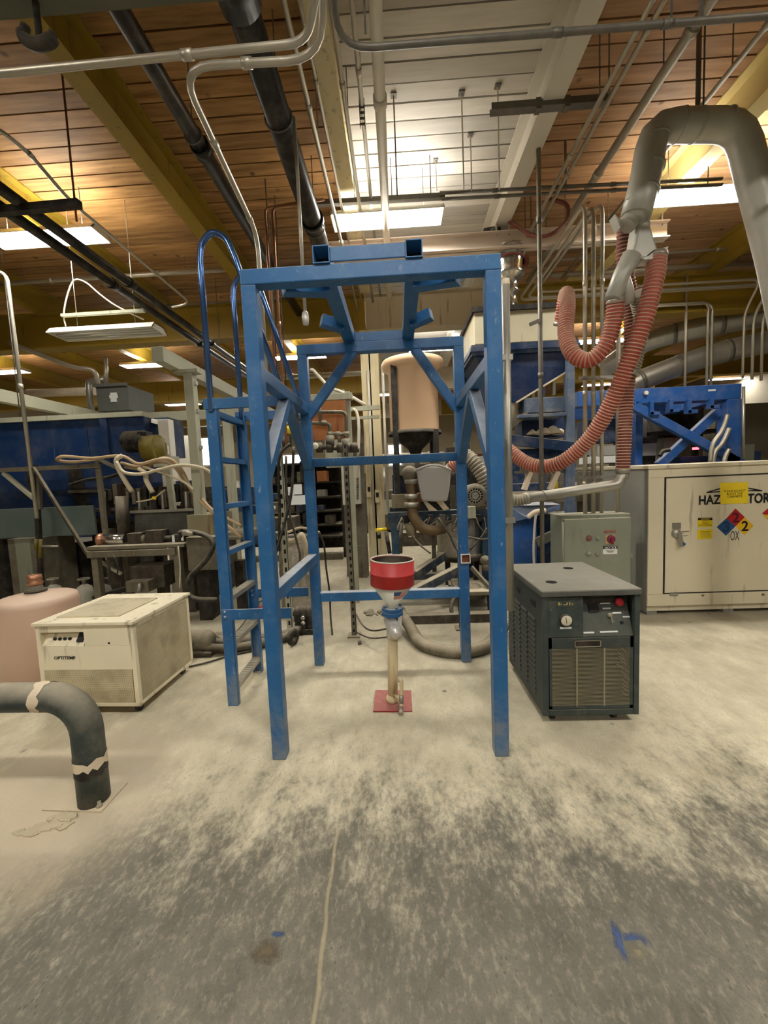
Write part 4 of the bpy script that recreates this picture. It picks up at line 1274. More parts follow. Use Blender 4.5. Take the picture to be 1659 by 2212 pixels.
# level conduits crossing near the viewer
z = 3.45
e0 = atz(-120, 171, z)
d0 = (e0 - atz(664, 92, z)).normalized()
run('conduit', [e0 + d0 * 6, atz(664, 92, z), atz(694, -70, z), atz(694, -70, z) + V((0, -3, 0))], .017, M['cond'], 'pale conduit crossing the top left and turning at the cream joist', 'conduit', 10, .09,
    [cpl(atz(-120, 171, z), atz(664, 92, z), .68)])
z = 3.5
e = atz(556, 508, z)
q = V((e.x, e.y, at(586, 860, e.y).z))
run('conduit', [atz(700, -70, z) + V((0, -3, 0)), atz(700, -70, z), atz(694, 128, z), atz(386, 144, z), e, q], .018, M['cond'], 'thick conduit bent like a hook, dropping behind the front left blue post', 'conduit', 10, .17,
    [cpl(atz(694, 128, z), atz(386, 144, z), .52), cpl(atz(386, 144, z), e, .33), cpl(atz(386, 144, z), e, .85)])
z = 3.6
a, b, c = atz(714, -90, z), atz(730, 108, z), atz(1760, 26, z)
t = run('conduit', [a + V((0, -3, 0)), a, b, c, c + (c - b) * 2], .0155, M['dcond'], 'dark conduit crossing the top right below the white bay', 'conduit', 10, .2, [cpl(b, c, .47), cpl(b, c, .7)])
for px, py in ((790, 82), (1450, 52), (1515, 47)):
    p = atz(px, py, z)
    hang(t, p + V((0, 0, .02)), r=.008 if px > 1500 else .005)
# conduit wandering down the left boards
z = 3.75
pts = [atz(-30, 268, z) + V((-4, -.5, -.06)), atz(-30, 268, z), atz(4, 284, z), atz(62, 330, z), atz(150, 433, z), atz(412, 655, z), atz(372, 664, z)]
run('conduit', pts, .013, M['cond'], 'thin conduit wandering down past the black strut at left', 'conduit', 8, .15, [cpl(pts[3], pts[4], .05), cpl(pts[4], pts[5], .03)])
# copper pair and glass capped dropper behind the front left post
for px0, px1, lb in ((577, 592, 'copper pipe standing just right of the front left blue post'), (597, 607, 'copper pipe to the right of its twin by the front left blue post')):
    a, b = at(px0, 450, 3.9), at(px1 + 4, 830, 3.9)
    t = run('copper_pipe', [V((b.x, 3.9, b.z - .6)), V((b.x, 3.9, a.z)), V((b.x + .5, 3.9, a.z + .05))], .013, M['copper'], lb, 'pipe', 10, .05)
    p = at(px1, 700, 3.9)
    MB().cyl((b.x, 3.9, p.z - .02), (b.x, 3.9, p.z + .02), .018, n=10).build('coupling', M['copper'], t)
a = at(660, 690, 2.8)
t = thing('drop_light', 'hanging rod with a small glass capped fitting behind the front blue beam', 'fitting', (a.x, 2.8, a.z))
MB().cyl((a.x, 2.8, a.z + .03), (a.x, 2.8, 3.9), .012, n=8).build('stem', M['cond'], t)
MB().lathe([(.0, -.035), (.02, -.034), (.022, -.01), (.024, .0), (.022, .04), (.012, .055), (0, .055)], (a.x, 2.8, a.z), 14).build('glass_cap', M['clear'], t)
# struts and paired pipes carrying the lamps
p, q = at(663, 441, 4.2), at(961, 424, 4.2)
t = thing('strut_channel', 'dark steel strut lying across above the centre lamp', 'strut', (p.x, 4.2, p.z))
MB().bar(p, q, .05, .045).build('channel', M['dcond'], t)
for f in (.35, .62, .9):
    hang(t, p.lerp(q, f))
p, q = atz(1060, 243, 4.32), atz(1319, 223, 4.32)
t = thing('strut_channel', 'grey steel strut bolted under the white joist at upper right', 'strut', (p.x, p.y, 4.3))
b = MB().bar(p, q, .06, .012).bar(p + V((0, -.03, .02)), q + V((0, -.03, .02)), .006, .05).bar(p + V((0, .03, .02)), q + V((0, .03, .02)), .006, .05)
b.build('channel', M['dcond'], t)
for x in (-.11, .11):
    MB().box((BX[8] + x - .02, p.y - .03, 4.3), (BX[8] + x + .02, p.y + .03, 4.38)).build('beam_clamp', M['dcond'], t)
for (a, b, lb) in (((950, 417), (1560, 386), 'upper of the two slim pipes crossing above the right hand lamp'), ((955, 430), (1560, 399), 'lower of the two slim pipes crossing above the right hand lamp')):
    p, q = at(a[0], a[1], 4.15), at(b[0], b[1], 4.15)
    t = run('conduit', [p, q], .016, M['dcond'], lb, 'conduit', 8, 0, [cpl(p, q, .2), cpl(p, q, .62)])
    hang(t, p.lerp(q, .45))
    hang(t, p.lerp(q, .95))
# diagonal runs over the pale boards at right
for (px, py, z, ya, yb, r, m, lb) in ((1331, 150, 4.2, -2, 5.6, .017, 'cond', 'left one of the paired conduits slanting over the pale boards'), (1352, 150, 4.2, -2, 5.9, .017, 'cond', 'right one of the paired conduits slanting over the pale boards'),
                                      (1452, 130, 4.35, -2, 6.2, .036, 'cond', 'thick pale and dark pipe slanting across the boards at upper right'), (1600, 125, 4.35, -2, 6.2, .02, 'cond', 'conduit lying beside the pale yellow joist at right')):
    a, b = y_run(px, py, z, ya, yb)
    t = run('conduit' if r < .03 else 'ceiling_pipe', [a, b], r, M[m], lb, 'conduit' if r < .03 else 'pipe', 10, 0, [cpl(a, b, .6), cpl(a, b, .75)])
    hang(t, V((a.x, 3.2, z)))
    hang(t, V((a.x, 4.9, z)))
# long upright pipe in front of the hopper
a, b = at(1162, 272, 3.8), at(1172, 1232, 3.8)
t = run('upright_pipe', [V((b.x, 3.8, .0)), V((b.x, 3.8, a.z))], .02, M['dcond'], 'tall slim pipe standing floor to ceiling before the blue hopper', 'pipe', 12, 0, [cpl(V((b.x, 3.8, 2.36)), V((b.x, 3.8, 2.4)), .5, .05), cpl(V((b.x, 3.8, 3.7)), V((b.x, 3.8, 3.8)), .5, .07)])
p = at(1165, 692, 3.8)
MB().bar((b.x, 3.79, p.z), (b.x - .1, 3.78, p.z - .04), .02, .03).build('pipe_bracket', M['dcond'], t)
# cream standpipe just behind the front right post
p = at(1092, 612, 2.25)
t = run('standpipe', [V((p.x + .004, 2.27, at(1105, 1318, 2.27).z)), V((p.x, 2.25, p.z))], .0215, M['galv'], 'dusty standpipe close behind the front right blue post', 'pipe', 14, 0)
MB().lathe([(.0215, -.01), (.024, 0), (.02, .02), (0, .028)], (p.x, 2.25, p.z), 14).build('cap', M['tape'], t)
for z in (1.2, 2.1):
    MB().box((p.x - .09, 2.235, z), (p.x + .03, 2.28, z + .03)).box((FX1 - .012, FY0 + T, z), (FX1 + .0, 2.28, z + .03)).build('post_bracket', M['galv'], t)
# row of conduits rising from the electrical box, turning back under the ceiling and out to the right
YE = 4.02
spec = [(1263, 437, 0, 'leftmost of the conduits rising from the electrical box'), (1281, 440, .07, 'second conduit rising from the electrical box'), (1299, 433, .14, 'third conduit rising from the electrical box'), (1334, 640, None, 'short conduit on the right end of the electrical box')]
for i, (px, py, dz, lb) in enumerate(spec):
    x = at(px + 1, 900, YE).x
    if dz is None:
        top = at(px, 475, YE).z
        pts = [V((x, YE, ez1)), V((x, YE, top))]
        t = run('conduit', pts, .02, M['cond'], lb, 'conduit', 10, 0, [cpl(pts[0], pts[1], .1), cpl(pts[0], pts[1], .4), cpl(pts[0], pts[1], .7)])
        continue
    zt = at(px, py, YE).z
    yb = 6.05 - .1 * i
    xr = 5.55 - .22 * i
    pts = [V((x, YE, ez1)), V((x, YE, zt)), V((x, yb, zt)), V((xr, yb, zt)), V((xr, yb + .25, zt - .35)), V((xr, yb + .25, 2.74))]
    t = run('conduit', pts, .02 if i < 2 else .017, M['cond'], lb, 'conduit', 10, .13, [cpl(pts[0], pts[1], f) for f in (.1, .4, .75)] + [cpl(pts[2], pts[3], .4)])
for zz, px0, px1, py in ((0, 1252, 1345, 817), (1, 1252, 1345, 1032)):
    p, q = at(px0, py, YE - .03), at(px1, py - 3, YE - .03)
    t = thing('clamp_strut', ['upper', 'lower'][zz] + ' slotted strut clamping the conduits above the electrical box', 'strut', (p.x, p.y, p.z))
    MB().bar(p, q, .025, .03).build('strut', M['galv'], t)
    for i in range(4):
        c = p.lerp(q, (.12, .32, .52, .9)[i])
        MB().box((c.x - .028, c.y - .024, c.z - .012), (c.x + .028, c.y - .016, c.z + .012)).build('conduit_clamp', M['galv'], t)
# perforated strut holding the slanting conduits further up
p, q = at(1180, 535, 5.3), at(1270, 528, 5.3)
t = thing('clamp_strut', 'perforated strut under the slanting conduits near the monorail', 'strut', (p.x, 5.3, p.z))
MB().bar(p, q, .05, .06).build('strut', M['galv'], t)
hang(t, p)
hang(t, q)
# further right drops behind the tan light
for i, px in enumerate((1481, 1528, 1537)):
    x = at(px, 760, 6.3).x
    zt = at(px, (668, 652, 655)[i], 6.3).z
    pts = [V((x - (1.4 if i else .0), 6.3, zt)), V((x, 6.3, zt)), V((x, 6.3, 2.7))] if i else [V((x, 6.3, 4.35)), V((x, 6.3, 2.7))]
    run('conduit', pts, .018, M['cond'], ['lone conduit dropping to the middle of the far blue frame', 'left of two close conduits dropping to the far blue frame', 'right of two close conduits dropping to the far blue frame'][i], 'conduit', 8, .12)
# monorail beam over the hopper with its trolley
my = atz(1430, 492, 4.2).y
zb = at(1000, 545, my).z
x0, x1 = at(700, 545, my).x, at(1440, 520, my).x
b = MB().box((x0, my - .06, zb), (x1, my + .06, zb + .012)).box((x0, my - .06, zb + .17), (x1, my + .06, zb + .182)).box((x0, my - .006, zb), (x1, my + .006, zb + .18))
mr = thing('monorail_track', 'off white monorail beam above the hopper, its cut end near the duct branch', 'beam', ((x0 + x1) / 2, my, zb))
b.build('track_profile', mat('pinkish_white_steel', (216, 200, 184), .5, var=.06, sc=3), mr)
for x in (BX[9] - .07, BX[9] + .07, BX[8] - .07, BX[8] + .07):
    if x0 < x < x1 + .2:
        MB().cyl((min(x, x1 - .03), my, zb + .15), (min(x, x1 - .03), my, 4.37), .012, n=8).build('clamp_bolt', M['galv'], mr)
# level pipes low under the boards at left and right
for (a, b, Y_, r, m, lb) in (((-60, 617), (520, 588), 5.6, .03, 'cond', 'pale level pipe at left passing behind the two black pipes'), ((300, 664), (620, 645), 6.0, .013, 'dcond', 'thin dark level conduit behind the blue ladder hoops'),
                             ((-40, 768), (560, 712), 8.2, .03, 'bpipe', 'dark level pipe far back above the lamps at left'), ((1210, 560), (1700, 535), 6.0, .02, 'cond', 'pale level pipe at right below the lamp'),
                             ((1190, 595), (1700, 583), 6.25, .035, 'cond', 'thicker pale level pipe at right passing behind the red hoses'), ((1190, 612), (1700, 600), 7.2, .03, 'bpipe', 'black level pipe at right behind the red hoses'),
                             ((560, 818), (800, 806), 8.0, .05, 'cond', 'wide pale pipe behind the back left blue post'), ((800, 985), (980, 980), 11, .04, 'cond', 'far pale pipe behind the peach tank')):
    p, q = at(a[0], a[1], Y_), at(b[0], b[1], Y_)
    q.z = p.z
    t = run('ceiling_pipe', [p, q], r, M[m], lb, 'pipe', 10, 0, [cpl(p, q, .3), cpl(p, q, .7)])
    for f in (.2, .8):
        hang(t, p.lerp(q, f), r=.004)
# pair of black pipes at far left with their strut
for i, (pa, pb) in enumerate((((0, 424), (435, 716)), ((0, 452), (435, 742)))):
    z = 3.6
    p, q = atz(*pa, z), atz(*pb, z)
    x = (p.x + q.x) / 2
    a, b = V((x, 1.5, z)), V((x, 9.5, z))
    t = run('iron_pipe', [a, b], .042, M['bpipe'], ['upper right', 'lower left'][i] + ' one of two close black pipes slanting across the far left lamp', 'pipe', 14, 0, [cpl(a, b, .33, .08), cpl(a, b, .55, .08)])
    hang(t, V((x, 6.2, z)))
p, q = atz(-20, 458, 3.55), atz(172, 440, 3.55)
t = thing('strut_channel', 'black strut carrying the two close black pipes at far left', 'strut', (p.x, p.y, 3.55))
MB().bar(p, q, .05, .05).build('channel', M['dark2'], t)
hang(t, atz(162, 441, 3.55), M['rust'], .007)
MB().cyl(atz(162, 441, 3.55), atz(162, 441, 3.55) - V((0, 0, .12)), .007, n=6).build('rod_tail', M['rust'], t)
# forked dark clamp on the near girder
p = at(88, 60, G0)
t = thing('beam_clamp', 'black forked clamp under the girder at the top left corner', 'clamp', (p.x, G0, 3.7))
MB().tube(curve([at(55, 55, G0 + .05), at(52, 82, G0 + .05), at(78, 96, G0 + .05), at(108, 88, G0 + .05), at(114, 72, G0 + .05)], 5), [.02] * 3 + [.028] * 15 + [.02] * 3, 8).build('fork', M['dark2'], t)
MB().cyl(at(86, 92, G0 + .05), (at(86, 92, G0 + .05).x, G0 + .05, 3.84), .014, n=8).build('stem', M['dark2'], t)
# extra droppers at left
for (px, y0, y1, Y_, r, m, lb) in ((14, 590, 1120, 4.4, .02, 'cond', 'bent conduit coming down at the far left edge'), (30, 680, 900, 4.8, .006, 'dcond', 'thin wire beside the bent conduit at far left')):
    a, b = at(px, y0, Y_), at(px + (y1 - y0) * (.125 if r > .01 else .062), y1, Y_)
    if r > .01:
        run('conduit', [a + V((-.6, 0, .1)), V((a.x, Y_, a.z)), V((b.x, Y_, b.z))], r, M[m], lb, 'conduit', 8, .1, [cpl(a, V((b.x, Y_, b.z)), .45)])
    else:
        tag(MB().cyl((b.x, Y_, b.z), (b.x, Y_, ZC), r, n=6).build('wire', M[m]), lb, 'wire')

# ================================================================== dust ducts and hoses at right
YD = 3.2
P_ = lambda x, y, Y_=YD: at(x, y, Y_)
dt = thing('dust_duct', 'grey galvanised duct bent like an upside down U at upper right', 'duct', P_(1500, 300))
line = bend([P_(1372, 470), P_(1396, 380), P_(1412, 272), P_(1598, 270), P_(1672, 560), P_(1720, 800), V((P_(1740, 900).x, YD, .25))], .15, 3)
MB().tube(line, .104, 20).build('duct_run', M['duct'], dt)
for a, b in (((1411, 300), (1411, 306)), ((1402, 360), (1401, 366)), ((1390, 412), (1389, 418)), ((1502, 271), (1508, 271)), ((1652, 470), (1654, 478)), ((1465, 271), (1469, 271)), ((1565, 270), (1569, 270))):
    MB().cyl(P_(*a), P_(*b), .107, n=20).build('seam_band', M['duct'], dt)
for px in (1507, 1519):
    p = P_(px, 243)
    MB().cyl(p, (p.x, p.y, ZC), .016 if px == 1507 else .006, n=8).build('hanger_rod', M['dcond'], dt)
# the branch piece
c = P_(1372, 470)
MB().tube([P_(1378, 440), P_(1366, 480)], [.1, .075], 18).build('branch_collar', M['duct'], dt)
MB().tube([P_(1366, 470), P_(1352, 488)], [.07, .066], 16).build('branch_sleeve', M['duct'], dt)
b = MB().prism([P_(1379, 478), P_(1402, 472), P_(1412, 505), P_(1424, 542), P_(1400, 560), P_(1362, 556), P_(1372, 520)], (0, .13, 0))
b.build('y_branch', M['duct'], dt, .02)
MB().tube([P_(1390, 455) + V((0, .06, 0)), P_(1392, 480) + V((0, .06, 0))], .07, 16).build('branch_sleeve', M['duct'], dt)
MB().tube([P_(1375, 545) + V((0, .06, 0)), P_(1352, 585) + V((0, .06, 0)), P_(1332, 640) + V((0, .06, 0))], [.075, .062, .062], 16).build('branch_outlet', M['duct'], dt)
MB().tube([P_(1352, 590) + V((0, .06, 0)), P_(1372, 612) + V((0, .12, 0)), P_(1380, 640) + V((0, .14, 0))], .055, 14).build('branch_outlet', M['duct'], dt)
MB().prism([P_(1388, 560), P_(1412, 540), P_(1444, 532), P_(1440, 545), P_(1412, 560)], (0, .1, 0)).build('gate_blade', M['duct'], dt)
MB().prism([P_(1328, 462), P_(1335, 470), P_(1345, 487), P_(1340, 492)], (0, .08, 0)).build('gate_blade', M['duct'], dt)


def ribbed(pts, r, m, name, label, pitch=.026, amp=.13, n=14, k=10, rib=None):
    line = resample(curve(pts, k), pitch / 3)
    rs = [r] * len(line)
    t = thing(name, label, 'hose', line[len(line) // 2])
    MB().tube(line, rs, n).build('hose_wall', m, t)
    b = MB()
    for i in range(1, len(line) - 1, 3):
        d = (line[i + 1] - line[i - 1]).normalized() * pitch * .2
        b.tube([line[i] - d * 1.3, line[i] - d * .5, line[i] + d * .5, line[i] + d * 1.3], [r * .97, r * (1 + amp), r * (1 + amp), r * .97], n, caps=False)
    b.build('hose_ribs', rib or M['rib_gr'] if m.name.startswith(('grey', 'dusty_floor')) else M['rib_red'], t, kind='stuff')
    for q in (0, -1):
        d = (line[q] - line[1 if q == 0 else -2]).normalized()
        MB().cyl(line[q] - d * .03, line[q] + d * .012, r * 1.1, n=n).build('hose_cuff', M['galv'], t)
    return t


ribbed([at(1210, 700, 4.2), at(1222, 636, 4.05), at(1226, 660, 3.75), at(1222, 720, 3.62), at(1238, 765, 3.5), at(1272, 779, 3.42), at(1304, 752, 3.36), at(1324, 700, 3.32), at(1330, 645, 3.28)], .06, M['hosered'], 'dust_hose', 'dusty red ribbed hose looping from the hopper lid up to the duct branch')
ribbed([at(1420, 552, 3.24), at(1412, 610, 3.22), at(1388, 700, 3.25), at(1350, 800, 3.35), at(1308, 895, 3.5), at(1262, 960, 3.65), at(1205, 1002, 3.8), at(1150, 1005, 3.95), at(1105, 978, 4.1), at(1075, 950, 4.25), at(1040, 940, 4.35)], .062, M['hosered'], 'dust_hose', 'longest dusty red hose sweeping down from the branch behind the front right post')
ribbed([at(1350, 480, 3.36), at(1348, 560, 3.42), at(1362, 650, 3.5), at(1362, 760, 3.55), at(1352, 880, 3.58), at(1345, 1020, 3.6)], .052, M['hosedk'], 'dust_hose', 'dark maroon hose hanging straight down to the low galvanised pipe')
ribbed([at(1378, 636, 3.36), at(1386, 680, 3.45), at(1378, 740, 3.5), at(1362, 810, 3.52)], .06, M['hosegr'], 'dust_hose', 'grey ribbed hose hanging beside the dark maroon hose')
# low galvanised pipe with flexible end
lp = thing('exhaust_pipe', 'low galvanised pipe slanting from the maroon hose to the front right post', 'duct', at(1250, 1065, 3.6))
MB().tube(bend([at(1345, 1022, 3.6), at(1338, 1046, 3.6), at(1140, 1076, 3.62)], .1), .046, 16).build('pipe_run', M['galv'], lp)
for a, b in (((1346, 1020), (1344, 1032)), ((1178, 1070), (1176, 1071)), ((1140, 1076), (1136, 1077))):
    MB().cyl(at(*a, 3.605), at(*b, 3.605), .052, n=16).build('clamp_band', M['galv'], lp)
ribbed([at(1140, 1076, 3.62), at(1120, 1080, 3.63), at(1095, 1078, 3.66)], .05, M['hosegr'], 'flexible_hose', 'short grey flexible hose on the low galvanised pipe', .022)
# two big round ducts rising to the right in the distance
for (pts, r, lb) in ([[(1300, 800, 7.6), (1395, 740, 7.2), (1530, 705, 6.8), (1720, 670, 6.4)], .16, 'upper round duct climbing to the right behind the far blue frame'], [[(1330, 850, 7.0), (1400, 815, 6.9), (1545, 765, 6.7), (1720, 726, 6.4)], .17, 'lower round duct climbing to the right behind the far blue frame']):
    line = curve([at(*p) for p in pts], 6)
    t = thing('round_duct', lb, 'duct', line[9])
    MB().tube(line, r, 20).build('duct_run', M['galv'], t)
    for f in (5, 9, 13):
        d = (line[f + 1] - line[f]).normalized() * .03
        MB().cyl(line[f] - d, line[f] + d, r * 1.03, n=20).build('seam_band', M['dcond'], t)
    hang(t, line[12] + V((0, 0, r)))
# ================================================================== machines on the left
def pbox(b, x0, y0, x1, y1, Y_, dy, z0=None):
    xm, ym = (x0 + x1) / 2, (y0 + y1) / 2
    zb = at(xm, y1, Y_).z if z0 is None else z0
    return b.box((at(x0, ym, Y_).x, Y_, zb), (at(x1, ym, Y_).x, Y_ + dy, at(xm, y0, Y_).z))


def pb(x0, y0, x1, y1, Y_, dy, m, nm, par, bev=.004, z0=None, label=None):
    return pbox(MB(), x0, y0, x1, y1, Y_, dy, z0).build(nm, m, par, bev, label=label)


def one(x0, y0, x1, y1, Y_, dy, m, nm, label, cat, z0=None, bev=.006):
    return tag(pbox(MB(), x0, y0, x1, y1, Y_, dy, z0).build(nm, m, None, bev), label, cat)


# gantry of pale square tube
ga = thing('gantry', 'pale grey green square tube gantry over the machines at left', 'frame', at(415, 1110, 4.3))
lg = M['lgreen']
p = at(340, 765, 4.0)
gz = p.z
MB().box((p.x - .06, 4.0, gz - .075), (p.x + .06, 9.0, gz + .075)).build('rail_beam', lg, ga, .005)
xb = at(235, 905, 6.9)
MB().box((xb.x - .06, 2.2, xb.z - .08), (xb.x + .06, 6.9, xb.z + .08)).build('rail_beam', lg, ga, .005)
MB().box((xb.x - .06, 6.9, xb.z - .08), (at(545, 885, 6.9).x, 7.02, xb.z + .08)).build('cross_beam', lg, ga, .005)
x = at(416, 950, 4.3).x
MB().box((p.x - .02, 4.28, gz - .11), (x + .12, 4.40, gz - .075)).build('post_cap', lg, ga)
MB().box((x - .05, 4.3, at(425, 1112, 4.3).z), (x + .05, 4.4, gz - .1)).build('post', lg, ga, .005)
b = MB()
for z in (1.9, 2.3, 2.6):
    b.box((x + .05, 4.33, z), (x + .075, 4.37, z + .04))
b.build('cable_clip', M['galv'], ga)
x = at(490, 950, 6.9).x
MB().box((x - .07, 6.92, 0), (x + .07, 7.02, xb.z)).build('post', lg, ga, .005)
x = at(355, 950, 4.95).x
MB().box((x - .07, 4.95, 0), (x + .07, 5.07, at(355, 905, 4.95).z)).build('post', M['white2'], ga, .005)
pb(344, 962, 362, 982, 4.91, .04, M['white2'], 'switch_box', ga)
MB().bar(at(278, 898, 5.6), at(352, 914, 5.0), .06, .05).build('brace', M['white2'], ga)
# motor control hood with a white label on the gantry
hd = thing('control_hood', 'grey box with a white paper label on the gantry above the blue vessel', 'box', at(260, 885, 6.6))
p0, p1 = at(207, 835, 6.6), at(280, 885, 6.6)
b = MB().prism([(p0.x, 6.6, p1.z), (p1.x, 6.6, p1.z), (p1.x, 6.6, p0.z), (p0.x, 6.6, p0.z)], (0, .7, 0)).box((p0.x, 6.55, p0.z - .02), (p1.x, 6.6, p0.z + .03))
b.build('housing', mat('slate_hood', (94, 98, 92), .6, var=.1), hd)
b = MB()
for u in ((238, 848, 252, 853), (236, 853, 254, 860), (239, 860, 252, 868)):
    pbox(b, *u, 6.58, .012)
b.build('label', M['paper'], hd)
p = at(192, 835, 6.7)
MB().tube(bend([(p.x, 6.7, xb.z + .08), (p.x, 6.7, p.z + .1), (p.x + .3, 6.7, p.z + .1)], .1), .05, 10).build('elbow_pipe', M['galv'], hd)
e = [at(20, 740, 6.2), at(150, 790, 6.4), at(200, 800, 6.5), at(214, 832, 6.6)]
MB().tube(curve(e, 6), .035, 10).tube([at(228, 772, 6.7), at(230, 832, 6.7)], .03, 10).build('conduit_feed', M['cond'], hd)
MB().cyl(at(60, 850, 6.9), at(205, 845, 6.9), .07, n=12).build('insulated_pipe', M['tape'], hd)

# big royal blue vessel
ve = thing('blue_vessel', 'huge royal blue vessel filling the far left behind the grimy machines', 'machine', at(160, 1180, 5.0))
x0, x1 = -7.2, at(318, 980, 5.0).x
zt, zm = at(160, 905, 5.0).z, at(160, 1010, 5.0).z
MB().box((x0, 5.0, zm), (x1, 5.6, zt)).build('upper_casing', M['blue_v'], ve, .01)
vs = []
for i in range(9):
    a = math.pi / 2 * i / 8
    vs.append(V((x0, 5.0 + .35 * (1 - math.cos(a)), zm - .75 * math.sin(a))))
vs += [V((x0, 5.6, zm - .75)), V((x0, 5.6, zm))]
MB().prism(vs, (x1 - x0 - .04, 0, 0)).build('rounded_belly', M['blue_v'], ve)
for px in (60, 150, 165):
    x = at(px, 1040, 5.0).x
    b = MB()
    o = [V((x, v.y - .012, v.z)) for v in vs[:9]]
    for q, q2 in zip(o, o[1:]):
        b.prism([q, q2, q2 + V((.09, 0, 0)), q + V((.09, 0, 0))], (0, .02, .0))
    b.build('belly_band', M['dark2'], ve)
for px in (115, 190, 238):
    x = at(px, 960, 5.0).x
    MB().box((x, 4.994, zm + .02), (x + .012, 5.0, zt - .03)).build('casing_seam', M['blue_d'], ve)
x = at(228, 930, 5.0).x
MB().box((x - .04, 4.96, zm + .05), (x + .05, 5.0, zt - .02)).build('corner_plate', M['blue_v'], ve)
MB().box((x0, 4.96, zt - .01), (x1, 5.6, zt + .05)).build('top_edge', M['lgreen'], ve)
MB().prism([(x1, 5.2, zm + .1), (x1, 5.55, zm + .1), (x1, 5.55, zt), (x1, 5.2, zt)], (.2, 0, .0)).build('end_casing', M['blue_d'], ve)
sp = thing('shield_plate', 'slate green shield plate in front of the blue vessel at far left', 'panel', at(100, 1160, 4.75))
pbox(MB(), -60, 1097, 205, 1160, 4.75, .03).build('plate', M['teal'], sp, .004)
for x in (-5.4, -3.75):
    MB().box((x, 4.8, 0), (x + .1, 4.9, 1.0)).build('plate_leg', M['dark'], sp)
pd = thing('machine_pedestal', 'grey pedestal box under the slate green plate at far left', 'pedestal', at(52, 1265, 4.9))
p0, p1 = at(15, 1165, 4.9), at(90, 1262, 4.9)
MB().box((p0.x, 4.9, 0), (p1.x, 5.5, p0.z)).build('body', M['grime'], pd, .006)
MB().box((p0.x + .12, 4.88, .15), (p0.x + .32, 4.9, p0.z)).build('face_plate', M['ggreen'], pd)
for (x0, y0, x1, y1, Y_, lb) in ((-30, 1165, 14, 1290, 5.3, 'added dark block at the very left edge'), (92, 1172, 190, 1285, 5.6, 'added dark block behind the gas bottles'), (200, 1090, 300, 1260, 5.5, 'added dark block behind the hydraulic bench'), (395, 1180, 475, 1275, 5.2, 'added dark block behind the ladder foot')):
    one(x0, y0, x1, y1, Y_, .6, M['dark2'], 'dark_filler', lb, 'machine', 0)  # dark boxes added to darken the region behind the left machines
# gas bottles
for px, pw, lb in ((115, 34, 'small grey gas bottle left of its twin behind the pink tank'), (182, 38, 'small grey gas bottle beside the hydraulic bench leg'), (222, 36, 'small grey gas bottle half under the hydraulic bench')):
    Y_ = 4.3
    c = at(px, 1262, Y_)
    r = pw / 850 * Y_ / 2 * .95
    t = thing('gas_bottle', lb, 'bottle', (c.x, Y_, 0))
    zt = c.z
    MB().lathe([(0, 0), (r * .9, .0), (r, .04), (r, zt - .1), (r * .8, zt - .03), (r * .3, zt), (0, zt)], (c.x, Y_, 0), 20).build('shell', mat('bottle_grey_%d' % px, (150, 150, 138), .5, var=.1, dust=.3), t)
    MB().cyl((c.x, Y_, zt), (c.x, Y_, zt + .06), .02, n=8).box((c.x - .04, Y_ - .012, zt + .05), (c.x + .04, Y_ + .012, zt + .075)).build('valve', M['grime'], t)
    MB().tube([V((c.x + math.cos(w) * r * .6, Y_ + math.sin(w) * r * .6, zt + .06)) for w in [i * math.pi / 6 for i in range(12)]], .01, 6, closed=True).build('guard_ring', M['grime'], t)
# strut frame in front of the vessel
sf = thing('strut_rack', 'dirty strut framework carrying hoses in front of the blue vessel', 'frame', at(90, 1180, 4.5))
gm = M['galv']
MB().bar(at(-40, 1018, 4.5), at(215, 1006, 4.5), .05, .05).build('top_strut', M['grime'], sf)
MB().bar(at(8, 1022, 4.5), at(78, 1080, 4.5), .04, .04).build('diagonal_strut', M['lgreen'], sf)
for pa, pb_, m in (((76, 1005), (90, 1270), 'dark2'), ((83, 1020), (86, 1100), 'grime'), ((210, 985), (230, 1172), 'grime')):
    MB().bar(at(*pa, 4.52), at(*pb_, 4.52), .045, .045).build('upright_strut', M[m], sf)
MB().bar(at(210, 990, 4.5), at(262, 1016, 4.6), .04, .04).build('side_strut', M['grime'], sf)
tag(MB().bar(at(72, 1010, 4.4), at(194, 1205, 4.2), .03, .03).build('slanting_bar', M['dark']), 'dark bar slanting down across the slate green plate', 'bar')
vt = thing('spray_valve', 'little brass valve with a side tube by the dark upright at far left', 'valve', at(88, 1190, 4.4))
MB().cyl(at(78, 1165, 4.4), at(78, 1188, 4.4), .02, n=8).cyl(at(88, 1165, 4.4), at(87, 1205, 4.4), .018, n=8).build('valve_body', M['yvalve'], vt)
MB().cyl(at(86, 1180, 4.4), at(126, 1180, 4.4), .012, n=8).build('side_tube', M['galv'], vt)
# black motor and green yellow gearbox
mo = thing('mixer_motor', 'black electric motor with a mustard gearbox beside the blue vessel', 'motor', at(300, 985, 4.7))
c0, c1 = at(268, 955, 4.7), at(318, 953, 4.7)
MB().lathe([(0, 0), (.09, 0), (.12, .03), (.12, .27), (.10, .30), (0, .30)], (c0.x, 4.7, c0.z), 20, (1, 0, 0)).build('motor_shell', M['black'], mo)
b = MB()
for i in range(8):
    b.lathe([(.12, .04 + i * .03), (.128, .042 + i * .03), (.128, .052 + i * .03), (.12, .054 + i * .03)], (c0.x, 4.7, c0.z), 20, (1, 0, 0))
b.build('cooling_fins', M['black'], mo)
pb(296, 932, 316, 945, 4.6, .12, M['black'], 'terminal_box', mo)
MB().cyl(at(317, 970, 4.7), at(345, 968, 4.7), .16, n=20).cyl(at(330, 945, 4.7), at(330, 992, 4.7), .13, n=16).build('gearbox', M['yvalve'], mo)
pb(330, 985, 368, 1008, 4.68, .2, M['lgreen'], 'mount_plate', mo)
pb(268, 985, 322, 1003, 4.75, .2, M['blue_v'], 'support_shelf', mo)
